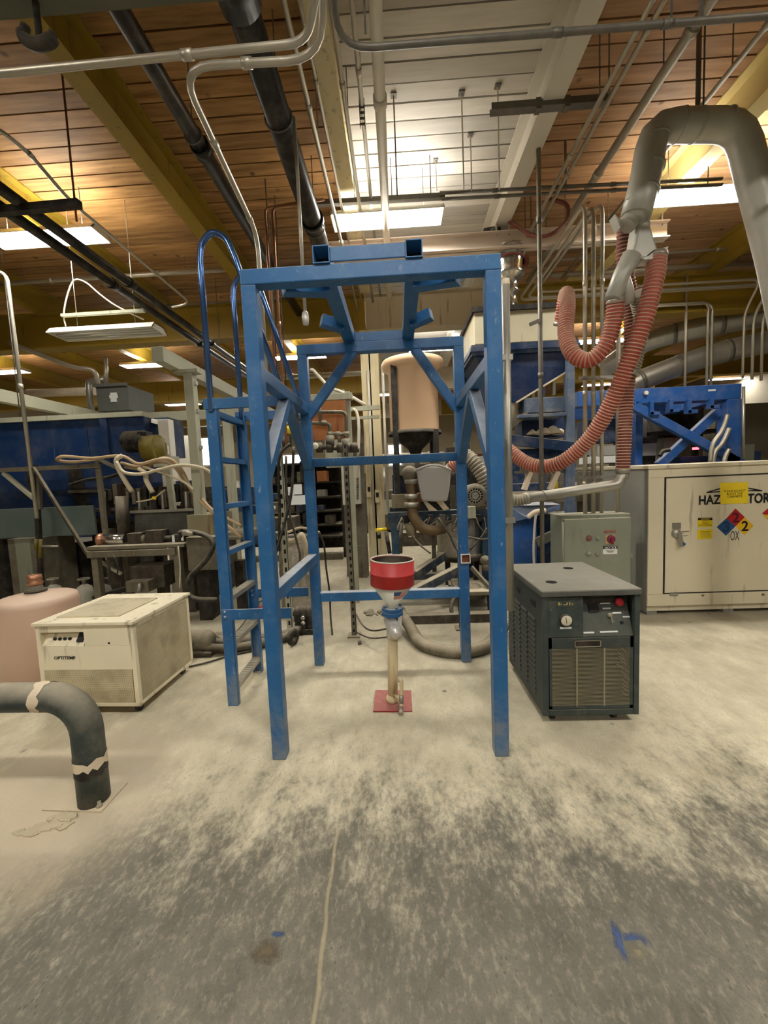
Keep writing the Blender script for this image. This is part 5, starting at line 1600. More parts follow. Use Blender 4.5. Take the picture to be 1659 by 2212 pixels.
# hose bundle
hs = thing('hose_bundle', 'bundle of tan and white hoses arching over the strut framework at left', 'hose', at(330, 995, 4.4))
H = lambda pts, r, m, nm='hose': MB().tube(curve([at(*q) for q in pts], 6), r, 8).build(nm, M[m], hs)
H([(210, 992, 4.5), (160, 998, 4.4), (125, 994, 4.35), (138, 986, 4.3), (200, 990, 4.35), (262, 985, 4.3), (300, 1002, 4.3), (345, 992, 4.3), (378, 998, 4.3), (410, 1050, 4.35), (440, 1090, 4.3), (520, 1160, 4.2)], .018, 'hosetan')
H([(262, 1000, 4.4), (300, 1008, 4.35), (340, 998, 4.35), (372, 1004, 4.35), (400, 1040, 4.38), (418, 1065, 4.4)], .018, 'hosetan')
H([(270, 1008, 4.42), (310, 1012, 4.38), (350, 990, 4.36), (385, 1005, 4.36), (415, 1060, 4.4)], .02, 'hosetan')
H([(265, 984, 4.3), (252, 992, 4.28), (254, 1008, 4.28), (268, 1035, 4.3), (285, 1062, 4.3)], .026, 'hosewh')
H([(252, 998, 4.26), (268, 1020, 4.25), (305, 1024, 4.22), (345, 1014, 4.2), (392, 1005, 4.2), (440, 1012, 4.2), (470, 1034, 4.25)], .018, 'hosewh')
H([(300, 1012, 4.3), (314, 1022, 4.3), (316, 1038, 4.3), (330, 1064, 4.3)], .026, 'hosewh')
H([(310, 1008, 4.3), (350, 1022, 4.3), (395, 1040, 4.3), (418, 1058, 4.3)], .014, 'hosewh')
H([(438, 1078, 4.3), (452, 1095, 4.25), (470, 1108, 4.2), (520, 1135, 4.2)], .016, 'hosetan')
H([(295, 1084, 4.35), (310, 1082, 4.3), (332, 1076, 4.3), (356, 1058, 4.4)], .008, 'hosewh', 'thin_line')
MB().cyl(at(330, 1076, 4.29), at(336, 1076, 4.29), .018, n=8).build('yellow_tag', M['ybox'], hs)
# valve rack: many small blocks on a pair of rails
vr = thing('valve_rack', 'grimy rack of valve blocks and rods behind the grey trough', 'machine', at(270, 1160, 4.9))
b = MB()
for z0 in (1058, 1100):
    b.bar(at(150, z0 + 4, 4.95), at(430, z0 - 6, 4.95), .05, .04)
b.build('rack_rail', M['dark'], vr)
rnd = random.Random(5)
for i in range(16):
    px = 218 + i * 13 + rnd.uniform(-3, 3)
    y0 = rnd.uniform(1040, 1062)
    pb(px, y0, px + rnd.uniform(7, 13), y0 + rnd.uniform(22, 60), 4.85 + rnd.uniform(-.05, .05), .12, M[rnd.choice(('dark', 'grime', 'dark2', 'grime'))], 'valve_block', vr)
for i in range(8):
    px = 225 + i * 25
    MB().cyl(at(px, 1062, 4.84), at(px + 4, 1130, 4.84), .018, n=8).build('push_rod', M['galv'] if i % 2 else M['dark'], vr)
pb(296, 1040, 416, 1062, 5.0, .1, M['blue_v'], 'rear_panel', vr)
MB().tube(curve([at(150, 1048, 4.8), at(190, 1036, 4.75), at(230, 1032, 4.75), at(262, 1022, 4.8)], 6), .02, 8).build('black_hose', M['black'], vr)
MB().bar(at(362, 1000, 4.6), at(374, 1100, 4.6), .06, .05).build('upright_plate', M['lgreen'], vr)
# grey trough
tr = thing('trough', 'dark grey steel trough with a worn bright rim at left', 'trough', at(350, 1170, 4.35))
x0, x1 = at(290, 1130, 4.35).x, at(420, 1130, 4.35).x
zt, zb = at(355, 1105, 4.35).z, at(350, 1172, 4.35).z
b = MB()
for y in (4.35, 4.75):
    b.prism([(x0 + .03, y, zb), (x1 - .08, y, zb), (x1, y, zt), (x0, y, zt)], (0, .02, 0))
b.box((x0, 4.35, zb), (x0 + .02, 4.77, zt)).box((x1 - .06, 4.35, zb), (x1 - .04, 4.77, zt)).box((x0, 4.35, zb), (x1 - .06, 4.77, zb + .02))
b.build('tub', mat('grey_trough_steel', (74, 74, 68), .55, .2, var=.25, sc=3, dust=.3), tr, .004)
MB().bar((x0 - .02, 4.34, zt + .01), (x1 + .01, 4.34, zt + .01), .04, .03).build('worn_rim', M['galv'], tr)
MB().box((x0 + .1, 4.5, 0), (x0 + .2, 4.6, zb)).box((x1 - .25, 4.5, 0), (x1 - .15, 4.6, zb)).build('stand', M['dark'], tr)
MB().cyl(at(262, 1072, 4.3), at(268, 1160, 4.3), .06, n=12).build('side_column', M['dark'], tr)
# post foot block and control block right of the trough
cb = thing('machine_bed', 'rusty grey machine bed under the gantry post behind the ladder', 'machine', at(432, 1180, 4.25))
pb(405, 1112, 462, 1172, 4.25, .5, mat('rusty_bed_paint', (136, 128, 100), .65, var=.2, sc=4, stain=.35, stain_rgb=(110, 72, 40), dust=.2), 'upper_block', cb)
pb(404, 1160, 470, 1232, 4.1, .5, M['grime'], 'lower_block', cb)
x = at(425, 1250, 4.2).x
MB().box((x, 4.2, 0), (x + .14, 4.4, at(430, 1230, 4.2).z)).box((x + .3, 4.5, 0), (x + .4, 4.6, .6)).build('leg', M['dark2'], cb)
b = MB()
for i in range(5):
    pbox(b, 462 + i * 4, 1160 - i * 3, 535 + i * 2, 1166 - i * 3, 4.3 + i * .05, .4)
b.build('stacked_plates', M['grime'], cb)
MB().tube(curve([at(388, 1160, 4.0), at(392, 1150, 4.0), at(420, 1150, 3.95), at(450, 1160, 3.9), at(460, 1180, 3.88), at(445, 1210, 3.86), at(412, 1245, 3.85), at(405, 1275, 3.85), at(420, 1293, 3.85), at(470, 1296, 3.85)], 8), .026, 10).build('thick_hose', M['black'], cb)
MB().cyl(at(396, 1151, 3.97), at(420, 1152, 3.95), .03, n=12).build('hose_fitting', M['galv'], cb)
# hydraulic bench
hb = thing('hydraulic_bench', 'filthy steel bench with cylinder and valve blocks behind the cream cooler', 'bench', at(290, 1290, 4.15))
dk = M['dark']
x0, x1 = at(188, 1195, 4.1).x, at(398, 1185, 4.1).x
zt = at(290, 1178, 4.1).z
MB().box((x0, 4.1, zt - .04), (x1, 4.7, zt)).build('bench_top', M['grime'], hb, .005)
MB().box((x0, 4.09, zt - .12), (x1 - .1, 4.13, zt - .05)).build('apron', M['grime'], hb, .004)
for x in (x0 + .02, x1 - .14):
    for y in (4.12, 4.6):
        MB().box((x, y, 0), (x + .07, y + .07, zt - .04)).build('leg', M['grime'], hb)
MB().cyl(at(222, 1165, 4.25), at(272, 1165, 4.25), .06, n=18).build('bright_cylinder', M['steel'], hb)
MB().lathe([(0, 0), (.07, 0), (.075, .02), (.06, .06), (0, .06)], at(215, 1166, 4.25), 18, (1, 0, 0)).build('cylinder_head', M['copper'], hb)
pb(275, 1152, 302, 1178, 4.2, .14, dk, 'valve_block', hb)
MB().cyl(at(302, 1165, 4.26), at(318, 1164, 4.26), .05, n=16).build('coupling_boss', M['grime'], hb)
pb(314, 1146, 350, 1178, 4.2, .14, dk, 'valve_block', hb)
MB().cyl(at(352, 1164, 4.26), at(372, 1163, 4.26), .035, n=14).build('black_nipple', M['black'], hb)
pb(370, 1155, 398, 1178, 4.22, .1, M['dark2'], 'solenoid', hb)
pb(371, 1156, 377, 1172, 4.215, .004, M['paper'], 'tag_label', hb)
pb(391, 1156, 396, 1168, 4.215, .004, M['paper'], 'tag_label', hb)
pb(282, 1222, 355, 1270, 4.25, .3, dk, 'pump_body', hb)
pb(272, 1256, 320, 1280, 4.12, .15, M['grime'], 'pump_block', hb)
MB().cyl(at(305, 1268, 4.11), at(297, 1268, 4.09), .05, n=14).build('pump_flange', M['galv'], hb)
MB().bar(at(215, 1212, 4.3), at(262, 1240, 4.3), .03, .03).build('cross_strut', M['lgreen'], hb)
MB().bar(at(200, 1290, 4.2), at(330, 1255, 4.5), .08, .03).build('lower_shelf', M['dark2'], hb)
for i, (a, b_) in enumerate((((385, 1180), (388, 1270)), ((228, 1205), (236, 1260)), ((245, 1200), (250, 1250)))):
    MB().tube(curve([at(*a, 4.05), at(a[0] + (10 if i else 4), (a[1] + b_[1]) / 2, 4.05), at(*b_, 4.05)], 5), .007, 6).build('thin_cable', M['hosewh'] if i == 0 else M['black'], hb)
# pump and hoses by the cooler
pu = thing('floor_pump', 'grimy floor pump between the cream cooler and the ladder', 'pump', at(425, 1400, 3.35))
c = at(432, 1385, 3.35)
MB().lathe([(0, 0), (.06, .0), (.09, .03), (.09, .2), (.06, .24), (0, .24)], (c.x - .12, 3.35, .12), 16, (1, 0, 0)).build('pump_case', M['grime'], pu)
MB().box((c.x - .16, 3.25, 0), (c.x + .14, 3.47, .04)).build('pump_base', M['dark'], pu)
MB().lathe([(0, 0), (.05, 0), (.05, .03), (.035, .03), (.035, .1), (0, .1)], (c.x - .06, 3.27, .12), 14, (0, -1, .1)).build('port', M['dark'], pu)
for i, (dy, lb) in enumerate(((0, 'upper one of two thick dark hoses on the floor behind the ladder'), (.12, 'lower one of two thick dark hoses on the floor behind the ladder'))):
    pts = [atz(440, 1385 + i * 14, .06), atz(500, 1388 + i * 12, .05), atz(560, 1380 + i * 10, .05), atz(620, 1368 + i * 6, .05), atz(650, 1352 + i * 2, .05), atz(650, 1332, .06), atz(625, 1318, .08 + .05 * i)]
    tag(MB().tube(curve(pts, 7), .04, 10).build('floor_hose', M['dark']), lb, 'hose')
for i, pts in enumerate(([(410, 1370), (440, 1362), (480, 1380), (500, 1382)], [(408, 1440), (450, 1430), (500, 1415), (560, 1402)], [(500, 1380), (530, 1340), (560, 1300), (600, 1290)])):
    tag(MB().tube(curve([atz(*q, .012) for q in pts], 6), .008, 6).build('floor_cable', M['black']), ['thin cable curling from the floor pump', 'thin cable trailing from the cooler corner past the ladder foot', 'thin cable running back under the ladder'][i], 'cable')

# ================================================================== middle distance, left of the column
def perforated(x0, y0, x1, y1, Y_, name, label, w=.045, m='grime', n=18, zfoot=0):
    a, b = at(x0, y0, Y_), at(x1, y1, Y_)
    a = V(((a.x + b.x) / 2, Y_, a.z))
    t = thing(name, label, 'post', (a.x, Y_, zfoot))
    bb = MB()
    h = a.z - zfoot
    s = h / n
    for k in range(n):
        z = zfoot + k * s
        bb.box((a.x - w / 2, Y_, z), (a.x - w * .2, Y_ + .005, z + s)).box((a.x + w * .2, Y_, z), (a.x + w / 2, Y_ + .005, z + s)).box((a.x - w * .2, Y_, z), (a.x + w * .2, Y_ + .005, z + s * .5))
    bb.box((a.x + w / 2 - .005, Y_, zfoot), (a.x + w / 2, Y_ + .04, a.z))
    bb.build('slotted_face', M[m], t)
    MB().box((a.x - w * .4, Y_ + .03, zfoot), (a.x + w * .4, Y_ + .034, a.z)).build('back_face', M['dark2'], t)
    MB().box((a.x - .06, Y_ - .05, zfoot), (a.x + .06, Y_ + .08, zfoot + .01)).build('foot', M[m], t)
    return t


perforated(745, 960, 765, 1374, 3.64, 'slotted_post', 'slotted grey strut post standing before the cream column', m='grime', n=26)
perforated(601, 925, 622, 1332, 3.85, 'slotted_post', 'slotted strut post seen between the two left blue posts', .055, 'lgreen', 22)
perforated(990, 1190, 1000, 1372, 3.75, 'slotted_post', 'short dark slotted strut under the grimy machine behind the funnel', .045, 'dark', 12)
# air regulator panel of pipes on plywood
pw = thing('pipe_board', 'orange plywood board with grimy air pipes seen through the blue frame', 'board', at(710, 960, 4.6))
pb(672, 866, 747, 950, 4.6, .02, M['ply'], 'plywood', pw, 0)
g = M['grime']
for pts in ([(672, 890), (740, 890), (748, 896), (748, 975)], [(672, 914), (705, 914), (713, 918), (713, 970)], [(713, 938), (748, 938)], [(690, 866), (692, 915)], [(732, 938), (734, 958)]):
    MB().tube(bend([at(*q, 4.52) for q in pts], .05), .02, 8).build('air_pipe', g, pw)
for px, py in ((700, 914), (730, 938), (713, 938), (748, 938)):
    MB().lathe([(0, -.035), (.03, -.03), (.035, 0), (.03, .03), (0, .035)], at(px, py, 4.52), 10, (1, 0, 0)).build('pipe_tee', g, pw)
for px, py in ((713, 955), (748, 962)):
    MB().cyl(at(px, py - 14, 4.5), at(px, py + 14, 4.5), .05, n=14).build('filter_bowl', M['dark'], pw)
MB().cyl(at(676, 965, 4.5), at(776, 972, 4.5), .025, n=10).build('manifold', M['dark'], pw)
for px in (690, 712, 735, 752, 765):
    MB().lathe([(0, -.05), (.04, -.05), (.045, .02), (.03, .06), (0, .06)], at(px, 968, 4.49), 12).build('regulator', M['dark'], pw)
gg = at(681, 963, 4.42)
MB().lathe([(0, .02), (.035, .02), (.038, 0)], gg, 18, (0, -1, 0)).build('pressure_gauge', M['gauge'], pw)
pb(662, 850, 760, 864, 4.62, .1, M['lgreen'], 'cross_strut', pw)
x = at(752, 900, 4.66).x
MB().box((x - .03, 4.66, 0), (x + .03, 4.72, at(752, 845, 4.66).z)).build('stand_post', M['lgreen'], pw)
# tall control board and cream panel on it
tb = thing('control_board', 'tall worn grey board with a cream electrical cabinet mounted on it, left of the column', 'board', at(768, 1248, 5.92))
p0, p1 = at(736, 960, 5.92), at(797, 1248, 5.92)
MB().box((p0.x, 5.92, .02), (p1.x, 5.99, p0.z)).build('board', M['grime'], tb)
MB().box((p0.x + .1, 5.9, 0), (p1.x - .02, 5.92, .5)).build('kick_plate', M['grime'], tb)
bx = pb(738, 988, 778, 1090, 5.76, .16, mat('cream_grey_cabinet', (190, 186, 166), .5, var=.05, dust=.2), 'cabinet', tb, .006)
b = MB()
for k in range(14):
    pbox(b, 770, 1032 + k * 3.4, 775, 1033.6 + k * 3.4, 5.752, .008)
b.build('vent_louvre', M['dark'], bx)
MB().cyl(at(755, 1015, 5.76), at(755, 1015, 5.74), .014, n=10).build('lock', M['ink'], bx)
pb(700, 842, 747, 1010, 6.1, .12, M['lgreen'], 'upper_cabinet', tb, .006)
MB().bar(at(745, 885, 5.6), at(820, 880, 5.6), .05, .06).build('arm_strut', M['lgreen'], tb)
MB().bar(at(760, 904, 5.6), at(820, 900, 5.6), .04, .04).build('arm_strut', M['lgreen'], tb)
MB().tube(curve([at(762, 884, 5.55), at(770, 890, 5.55), at(775, 920, 5.55), at(774, 985, 5.55)], 6), .022, 8).build('white_conduit', M['wcond'], tb)
MB().tube(bend([at(670, 800, 5.6), at(675, 798, 5.6), at(712, 838, 5.6), at(735, 845, 5.6), at(762, 858, 5.6), at(790, 875, 5.6)], .1), .022, 8).build('white_conduit', M['wcond'], tb)
# fittings on the column
for px, py, lb in ((797, 1060, 'small grey conduit box low on the cream column'), (815, 1072, 'outlet box on the cream column')):
    t = thing('outlet_box', lb, 'box', at(px, py, 6.2))
    pb(px - 5, py - 14, px + 5, py + 14, 6.2, .08, M['column'], 'box_body', t)
    pb(px - 3, py - 8, px + 3, py + 2, 6.19, .01, M['ink'], 'cover', t)
run('conduit', [at(826, 790, 6.25), at(838, 1110, 6.25)], .02, M['wcond'], 'white conduit running down the right side of the cream column', 'conduit', 8, 0)
run('conduit', [at(795, 800, 6.22), at(808, 1120, 6.22)], .02, M['wcond'], 'white conduit running down the left face of the cream column', 'conduit', 8, 0)
# hanging black hoses and cords
for pts, r, m, lb in (([(626, 958, 3.9), (604, 985, 3.85), (602, 1040, 3.85), (604, 1120, 3.85), (602, 1190, 3.9)], .016, 'black', 'thick black hose drooping at the left slotted post'), ([(634, 965, 3.9), (630, 1060, 3.85), (612, 1140, 3.8), (590, 1215, 3.75)], .014, 'black', 'black hose crossing behind the front left blue post'),
                      ([(618, 985, 3.9), (620, 1080, 3.9), (640, 1165, 3.9), (648, 1200, 3.9), (644, 1230, 3.9)], .012, 'dark', 'grey hose hanging down to the crumpled foil'), ([(690, 1150, 3.7), (700, 1180, 3.7), (705, 1230, 3.7), (712, 1280, 3.7), (714, 1330, 3.7), atz(718, 1372, .01)], .009, 'black', 'black cord hanging just right of the back left blue post'),
                      ([(768, 1325, 3.66), (785, 1352, 3.5), (805, 1362, 3.4), (838, 1358, 3.3)], .008, 'black', 'black cord from the slotted post toward the funnel valve'), ([(770, 1366, 3.64), (800, 1378, 3.4), (840, 1376, 3.2)], .007, 'black', 'second cord on the floor from the slotted post foot')):
    tag(MB().tube(curve([q if isinstance(q, Vector) else at(*q) for q in pts], 7), r, 8).build('hose' if r > .01 else 'cord', M[m]), lb, 'hose' if r > .01 else 'cord')
# yellow chain hoist
hoist = thing('chain_hoist', 'yellow hoist block behind the front left blue post', 'hoist', at(617, 935, 4.3))
b = MB()
rnd = random.Random(2)
for i in range(5):
    c = at(606 + i * 6, 928 + rnd.uniform(-3, 3), 4.3)
    b.lathe([(0, -.05), (.035, -.035), (.045, 0), (.035, .035), (0, .05)], c, 10, (rnd.uniform(-1, 1), .4, 1))
b.build('yellow_block', M['ysign'], hoist)
MB().cyl(at(616, 935, 4.3), at(618, 962, 4.3), .035, n=10).lathe([(0, -.06), (.06, -.05), (.05, .05), (0, .06)], at(617, 955, 4.3), 12).build('lower_fitting', M['dark'], hoist)
MB().cyl(at(627, 930, 4.3), at(629, 965, 4.3), .008, n=6).build('chain', M['dark'], hoist)
MB().bar(at(596, 925, 4.35), at(645, 915, 4.35), .05, .04).build('arm', M['grime'], hoist)
p = at(606, 922, 4.35)
MB().cyl(p, (p.x, p.y, ZC), .007, n=6).build('lift_chain', M['dark'], hoist)
p = at(622, 902, 4.6)
ds = thing('dish_shade', 'dull metal dish shade above the yellow hoist', 'shade', p)
MB().lathe([(.02, .2), (.05, .18), (.14, .06), (.17, 0), (.165, 0), (.13, .06), (.04, .17)], p, 24).build('shade', M['galv'], ds)
MB().cyl(p + V((0, 0, .18)), (p.x, p.y, ZC), .006, n=6).build('cord', M['black'], ds)
# tool cart with papers behind
rk = thing('storage_rack', 'dark loaded rack far behind between the left blue post and the board', 'rack', at(690, 1165, 7.6))
p0, p1 = at(560, 1000, 7.6), at(742, 1165, 7.6)
MB().box((p0.x, 8.2, .1), (p1.x, 8.25, p0.z)).build('back_panel', M['dark2'], rk)
for py in (1000, 1042, 1075, 1105, 1135, 1160):
    z = at(650, py, 7.6).z
    MB().box((p0.x, 7.6, z - .03), (p1.x, 8.2, z)).build('shelf', M['dark2'], rk)
for px in (562, 655, 740):
    x = at(px, 1080, 7.6).x
    MB().box((x - .03, 7.6, 0), (x + .03, 7.66, p0.z)).build('upright', M['dark2'], rk)
tag(MB().box((p0.x - .3, 7.4, .0), (p1.x, 7.5, .12)).build('floor_rail', M['grime']), 'striped rail along the floor before the dark rack', 'rail')
rnd = random.Random(4)
nn = 0
for py in (1042, 1075, 1105, 1135):
    z = at(650, py, 7.6).z
    x = p0.x + .1
    k = 0
    while x < p1.x - .3:
        w, h = rnd.uniform(.12, .32), rnd.uniform(.1, .24)
        col = rnd.choice(['rust', 'ply', 'yelink', 'grime', 'blue_d', 'dark', 'dark', 'redink', 'cab_side', 'dark'])
        o = MB().box((x, 7.68, z), (x + w, 7.95, z + h)).build('parts_bin', M[col], None, .01)
        nn += 1
        k = k + 1
        tag(o, '%s parts bin, %s on the %s shelf of the dark rack' % ({'rust': 'rusty', 'ply': 'orange', 'yelink': 'yellow', 'grime': 'grey', 'blue_d': 'navy', 'dark': 'dark brown', 'redink': 'red', 'cab_side': 'pale grey'}[col], ['', 'leftmost', 'second from left', 'third from left', 'fourth from left', 'fifth from left', 'sixth from left', 'seventh from left'][k], {1042: 'top', 1075: 'second', 1105: 'third', 1135: 'lowest'}[py]), 'bin', 'parts bins on the dark rack')
        x += w + rnd.uniform(.02, .2)
for (x0, y0, x1, y1, lb) in ((622, 1052, 635, 1070, 'small white notice left of the other papers'), (634, 1046, 652, 1068, 'upper white notice left of the back left blue post'), (628, 1070, 661, 1090, 'lower white notice, the widest, left of the back left blue post')):
    one(x0, y0, x1, y1, 6.2, .01, M['paper'], 'notice_sheet', lb, 'paper', bev=0)
ns = thing('notice_stand', 'thin dark stand carrying the white notices', 'stand', (at(640, 1090, 6.22).x, 6.22, 0))
MB().box((at(640, 1060, 6.22).x - .02, 6.215, 0), (at(640, 1060, 6.22).x + .02, 6.24, 1.4)).build('pole', M['dark2'], ns)
# cable box, foil covered bin, black pump on floor
jb = thing('junction_box', 'small grey junction box with a knob at the left slotted post', 'box', at(594, 1110, 3.9))
pb(583, 1085, 603, 1110, 3.88, .1, M['grime'], 'box_body', jb)
MB().box((at(603, 1098, 3.9).x, 3.89, at(600, 1100, 3.9).z), (at(616, 1098, 3.9).x, 3.92, at(600, 1094, 3.9).z)).build('post_bracket', M['galv'], jb)
MB().lathe([(0, .03), (.02, .03), (.022, 0)], at(592, 1097, 3.88), 10, (0, -1, 0)).build('knob', M['tape'], jb)
one(590, 1118, 635, 1150, 4.4, .3, M['dark'], 'gear_case', 'dark gear case behind the left slotted post', 'machine')
fo = thing('foil_bin', 'bin wrapped in crumpled foil behind the left blue posts', 'bin', at(625, 1300, 4.45))
p0, p1 = at(590, 1165, 4.4), at(668, 1300, 4.4)
b = MB()
rnd = random.Random(9)
N, K = 26, 9
vs = []
for k in range(K):
    for j in range(N):
        w = 2 * math.pi * j / N
        rr = 1 + rnd.uniform(-.06, .06)
        vs.append(((p0.x + p1.x) / 2 + math.cos(w) * (p1.x - p0.x) / 2 * rr, 4.62 + math.sin(w) * .24 * rr, p0.z * k / (K - 1)))
b.add(vs, [(k * N + j, k * N + (j + 1) % N, (k + 1) * N + (j + 1) % N, (k + 1) * N + j) for k in range(K - 1) for j in range(N)] + [[(K - 1) * N + j for j in range(N)]])
b.build('foil_wrap', M['drum'], fo)
MB().tube(curve([at(600, 1160, 4.3), at(630, 1168, 4.3), at(645, 1162, 4.2), at(652, 1155, 4.2), at(660, 1180, 4.2), at(664, 1215, 4.25), at(668, 1240, 4.3)], 6), .03, 10).tube(curve([at(585, 1150, 4.3), at(620, 1150, 4.3), at(650, 1140, 4.3), at(690, 1150, 4.3)], 6), .014, 8).build('white_hose', M['hosewh'], fo)
bp = thing('black_pump', 'black pump with bright nuts on the floor between the left blue posts', 'pump', at(655, 1330, 3.75))
c = at(655, 1305, 3.75)
b = MB()
for dx in (-.06, .0, .06):
    b.lathe([(0, 0), (.035, 0), (.04, .05), (.03, .08), (.04, .1), (.035, .2), (.015, .24), (0, .24)], (c.x + dx, 3.75, .03), 12)
b.box((c.x - .11, 3.7, 0), (c.x + .11, 3.84, .05))
b.build('pump_body', M['black'], bp)
for dx, z in ((0, .12), (0, .17)):
    MB().lathe([(0, .01), (.022, .01), (.022, 0)], (c.x + dx, 3.71, z), 10, (0, -1, 0)).build('bright_nut', M['steel'], bp)
wl = at(632, 1362, 3.45)
tag(MB().lathe([(.02, -.015), (.05, -.02), (.075, -.015), (.08, 0), (.075, .015), (.05, .02), (.02, .015), (.02, -.015)], V((wl.x, 3.45, .085)), 24, (1, -.4, 0)).build('loose_wheel', M['black']), 'loose black wheel leaning at the hose ends behind the front left blue post', 'wheel')
p = atz(777, 1392, 0)
tag(MB().lathe([(0, .03), (.016, .03), (.018, 0)], (p.x, p.y, 0), 10).build('rubber_plug', M['black']), 'tiny black plug lying on the floor left of the funnel', 'plug')
p = atz(820, 1326, 0)
b = MB()
rnd = random.Random(1)
for i in range(26):
    q = V((p.x + rnd.uniform(-.16, .14), p.y + rnd.uniform(-.1, .1), 0))
    s = rnd.uniform(.015, .04)
    b.lathe([(0, -.0), (s, 0), (s * .8, s * .5), (0, s * .8)], q, 6)
tag(b.build('rag_heap', M['grime'], kind='stuff'), 'crumbly grey heap on the floor left of the funnel flange', 'debris')
# ================================================================== machine behind the funnel with the peach tank
YM = 4.9
pt = thing('peach_tank', 'tall peach plastic tank with a flared rim behind the blue frame', 'tank', at(892, 1000, 5.2))
c = at(893, 850, 5.2)
zt, zb = at(888, 772, 4.9).z, at(893, 938, 5.2).z
r = .315
MB().lathe([(0, zb), (r * .97, zb), (r, zb + .03), (r, zt - .1), (r + .03, zt - .08), (r + .075, zt - .06), (r + .085, zt - .0), (r + .07, zt + .03), (r - .02, zt + .035), (r - .02, zt - .02), (0, zt - .02)], (c.x, 5.2, 0), 40).build('shell', M['peach'], pt)
st = MB().lathe([(r + .03, zb - .01), (r + .03, zb + .03), (0, zb + .03)], (c.x, 5.2, 0), 28).lathe([(r, zb), (.09, zb - .2), (.07, zb - .26), (0, zb - .26)], (c.x, 5.2, 0), 24)
st.build('cone_bottom', M['dark2'], pt)
for a in (-2.4, -.75, .75, 2.4):
    x, y = c.x + math.cos(a) * (r + .02), 5.2 + math.sin(a) * (r + .02)
    MB().box((x - .035, y - .035, 1.1), (x + .035, y + .035, zb + (.85 if a == -2.4 else .02))).build('stand_leg', M['dark2'], pt)
MB().cyl((c.x, 5.2, zb - .42), (c.x, 5.2, zb - .26), .05, n=14).build('outlet', M['galv'], pt)

bm = thing('blender_skid', 'grimy blue machine skid under the peach tank behind the funnel', 'machine', at(930, 1370, YM))
x0, x1 = at(838, 1110, YM).x, at(1070, 1110, YM).x
zr = at(930, 1112, YM).z
MB().box((x0, YM, zr - .08), (x1, YM + .1, zr + .05)).box((x0, YM + .9, zr - .08), (x1, YM + 1.0, zr + .05)).build('deck_beam', mat('grimy_teal_beam', (28, 50, 68), .5, var=.3, sc=5, dust=.4, stain=.2), bm, .006)
tl = mat('teal_blue_paint', (34, 70, 92), .5, var=.2, sc=4, dust=.3)
for x in (x0 + .03, x1 - .16):
    for y in (YM + .01, YM + .9):
        MB().box((x, y, 0), (x + .1, y + .1, zr - .08)).build('leg', tl, bm, .005)
pb(850, 985, 862, 1100, YM + .05, .1, M['blue_d'], 'upright', bm)
pb(846, 1068, 884, 1098, YM, .3, mat('olive_grimy_box', (112, 102, 76), .6, var=.25, sc=5, stain=.3, dust=.3), 'gear_box', bm)
pb(893, 1066, 912, 1098, YM, .3, M['rust'], 'rusty_block', bm)
pb(848, 1025, 880, 1066, YM + .2, .3, M['blue_d'], 'blue_housing', bm)
pb(863, 1005, 880, 1027, YM, .15, M['grime'], 'control_box', bm)
MB().cyl(at(886, 985, 4.7), at(886, 1030, 4.7), .05, n=14).lathe([(.05, -.03), (.08, -.03), (.08, .03), (.05, .03)], at(886, 1030, 4.7), 16).lathe([(0, -.05), (.07, -.05), (.09, 0), (.07, .05), (0, .05)], at(884, 1022, 4.66), 14, (0, 1, .2)).build('valve_top', M['grime'], bm)
brn = mat('brown_stained_pipe', (112, 92, 64), .5, .3, var=.2, sc=6, stain=.2)
MB().tube(curve([at(888, 1040, 4.7), at(890, 1075, 4.7), at(891, 1105, 4.7), at(896, 1120, 4.68), at(912, 1140, 4.68), at(935, 1146, 4.7), at(958, 1142, 4.75)], 7), .062, 14).build('brown_pipe', brn, bm)
for py in (1040, 1072, 1090):
    MB().cyl(at(889, py - 5, 4.7), at(889, py + 5, 4.7), .085, n=16).build('pipe_union', M['galv'], bm)
hzp = pb(908, 1082, 972, 1103, 4.72, .02, M['ink'], 'hazard_plate', bm, 0)
b = MB()
for pts in (((914, 1083), (922, 1083), (945, 1103), (927, 1103)), ((942, 1083), (957, 1083), (971, 1100), (958, 1102))):
    b.prism([at(*q, 4.719) for q in pts], (0, -.002, 0))
b.build('pale_stripe', M['tape'], hzp)
pl = MB()
fr_ = [at(*q, 4.55) for q in ((899, 1015), (910, 1009), (925, 1007), (950, 1007), (968, 1010), (975, 1016), (971, 1060), (966, 1083), (940, 1084), (912, 1081), (907, 1058))]
pl.prism(fr_, (0, .16, 0))
pk = thing('plastic_pail', 'translucent white plastic pail hung on the machine above the hazard stripes', 'pail', at(937, 1083, 4.55))
pl.build('pail', M['bucket'], pk, .02)
MB().tube(curve([at(899, 1015, 4.56), at(925, 1006, 4.53), at(950, 1006, 4.53), at(975, 1016, 4.56)], 5), .014, 8).build('rim', M['bucket'], pk)
MB().bar(at(920, 1004, 4.72), at(955, 1003, 4.72), .03, .04).build('hanging_hook', M['grime'], pk)
fn = thing('blower_motor', 'small blower motor with a finned round fan guard beside the back right blue post', 'motor', at(1030, 1098, 4.6))
c = at(1027, 1071, 4.5)
MB().lathe([(.085, 0), (.135, 0), (.14, .03), (.13, .2), (.0, .24)], c, 24, (0, 1, 0)).build('motor_shell', M['grime'], fn)
b = MB()
for i in range(8):
    a = i * math.pi / 8
    b.bar(c + V((math.cos(a) * .09, .005, math.sin(a) * .09)), c - V((math.cos(a) * .09, -.005, math.sin(a) * .09)), .01, .006)
for rr in (.03, .06):
    b.tube([c + V((math.cos(w) * rr, .004, math.sin(w) * rr)) for w in [i * math.pi / 10 for i in range(20)]], .004, 6, closed=True)
b.build('fan_guard', M['galv'], fn)
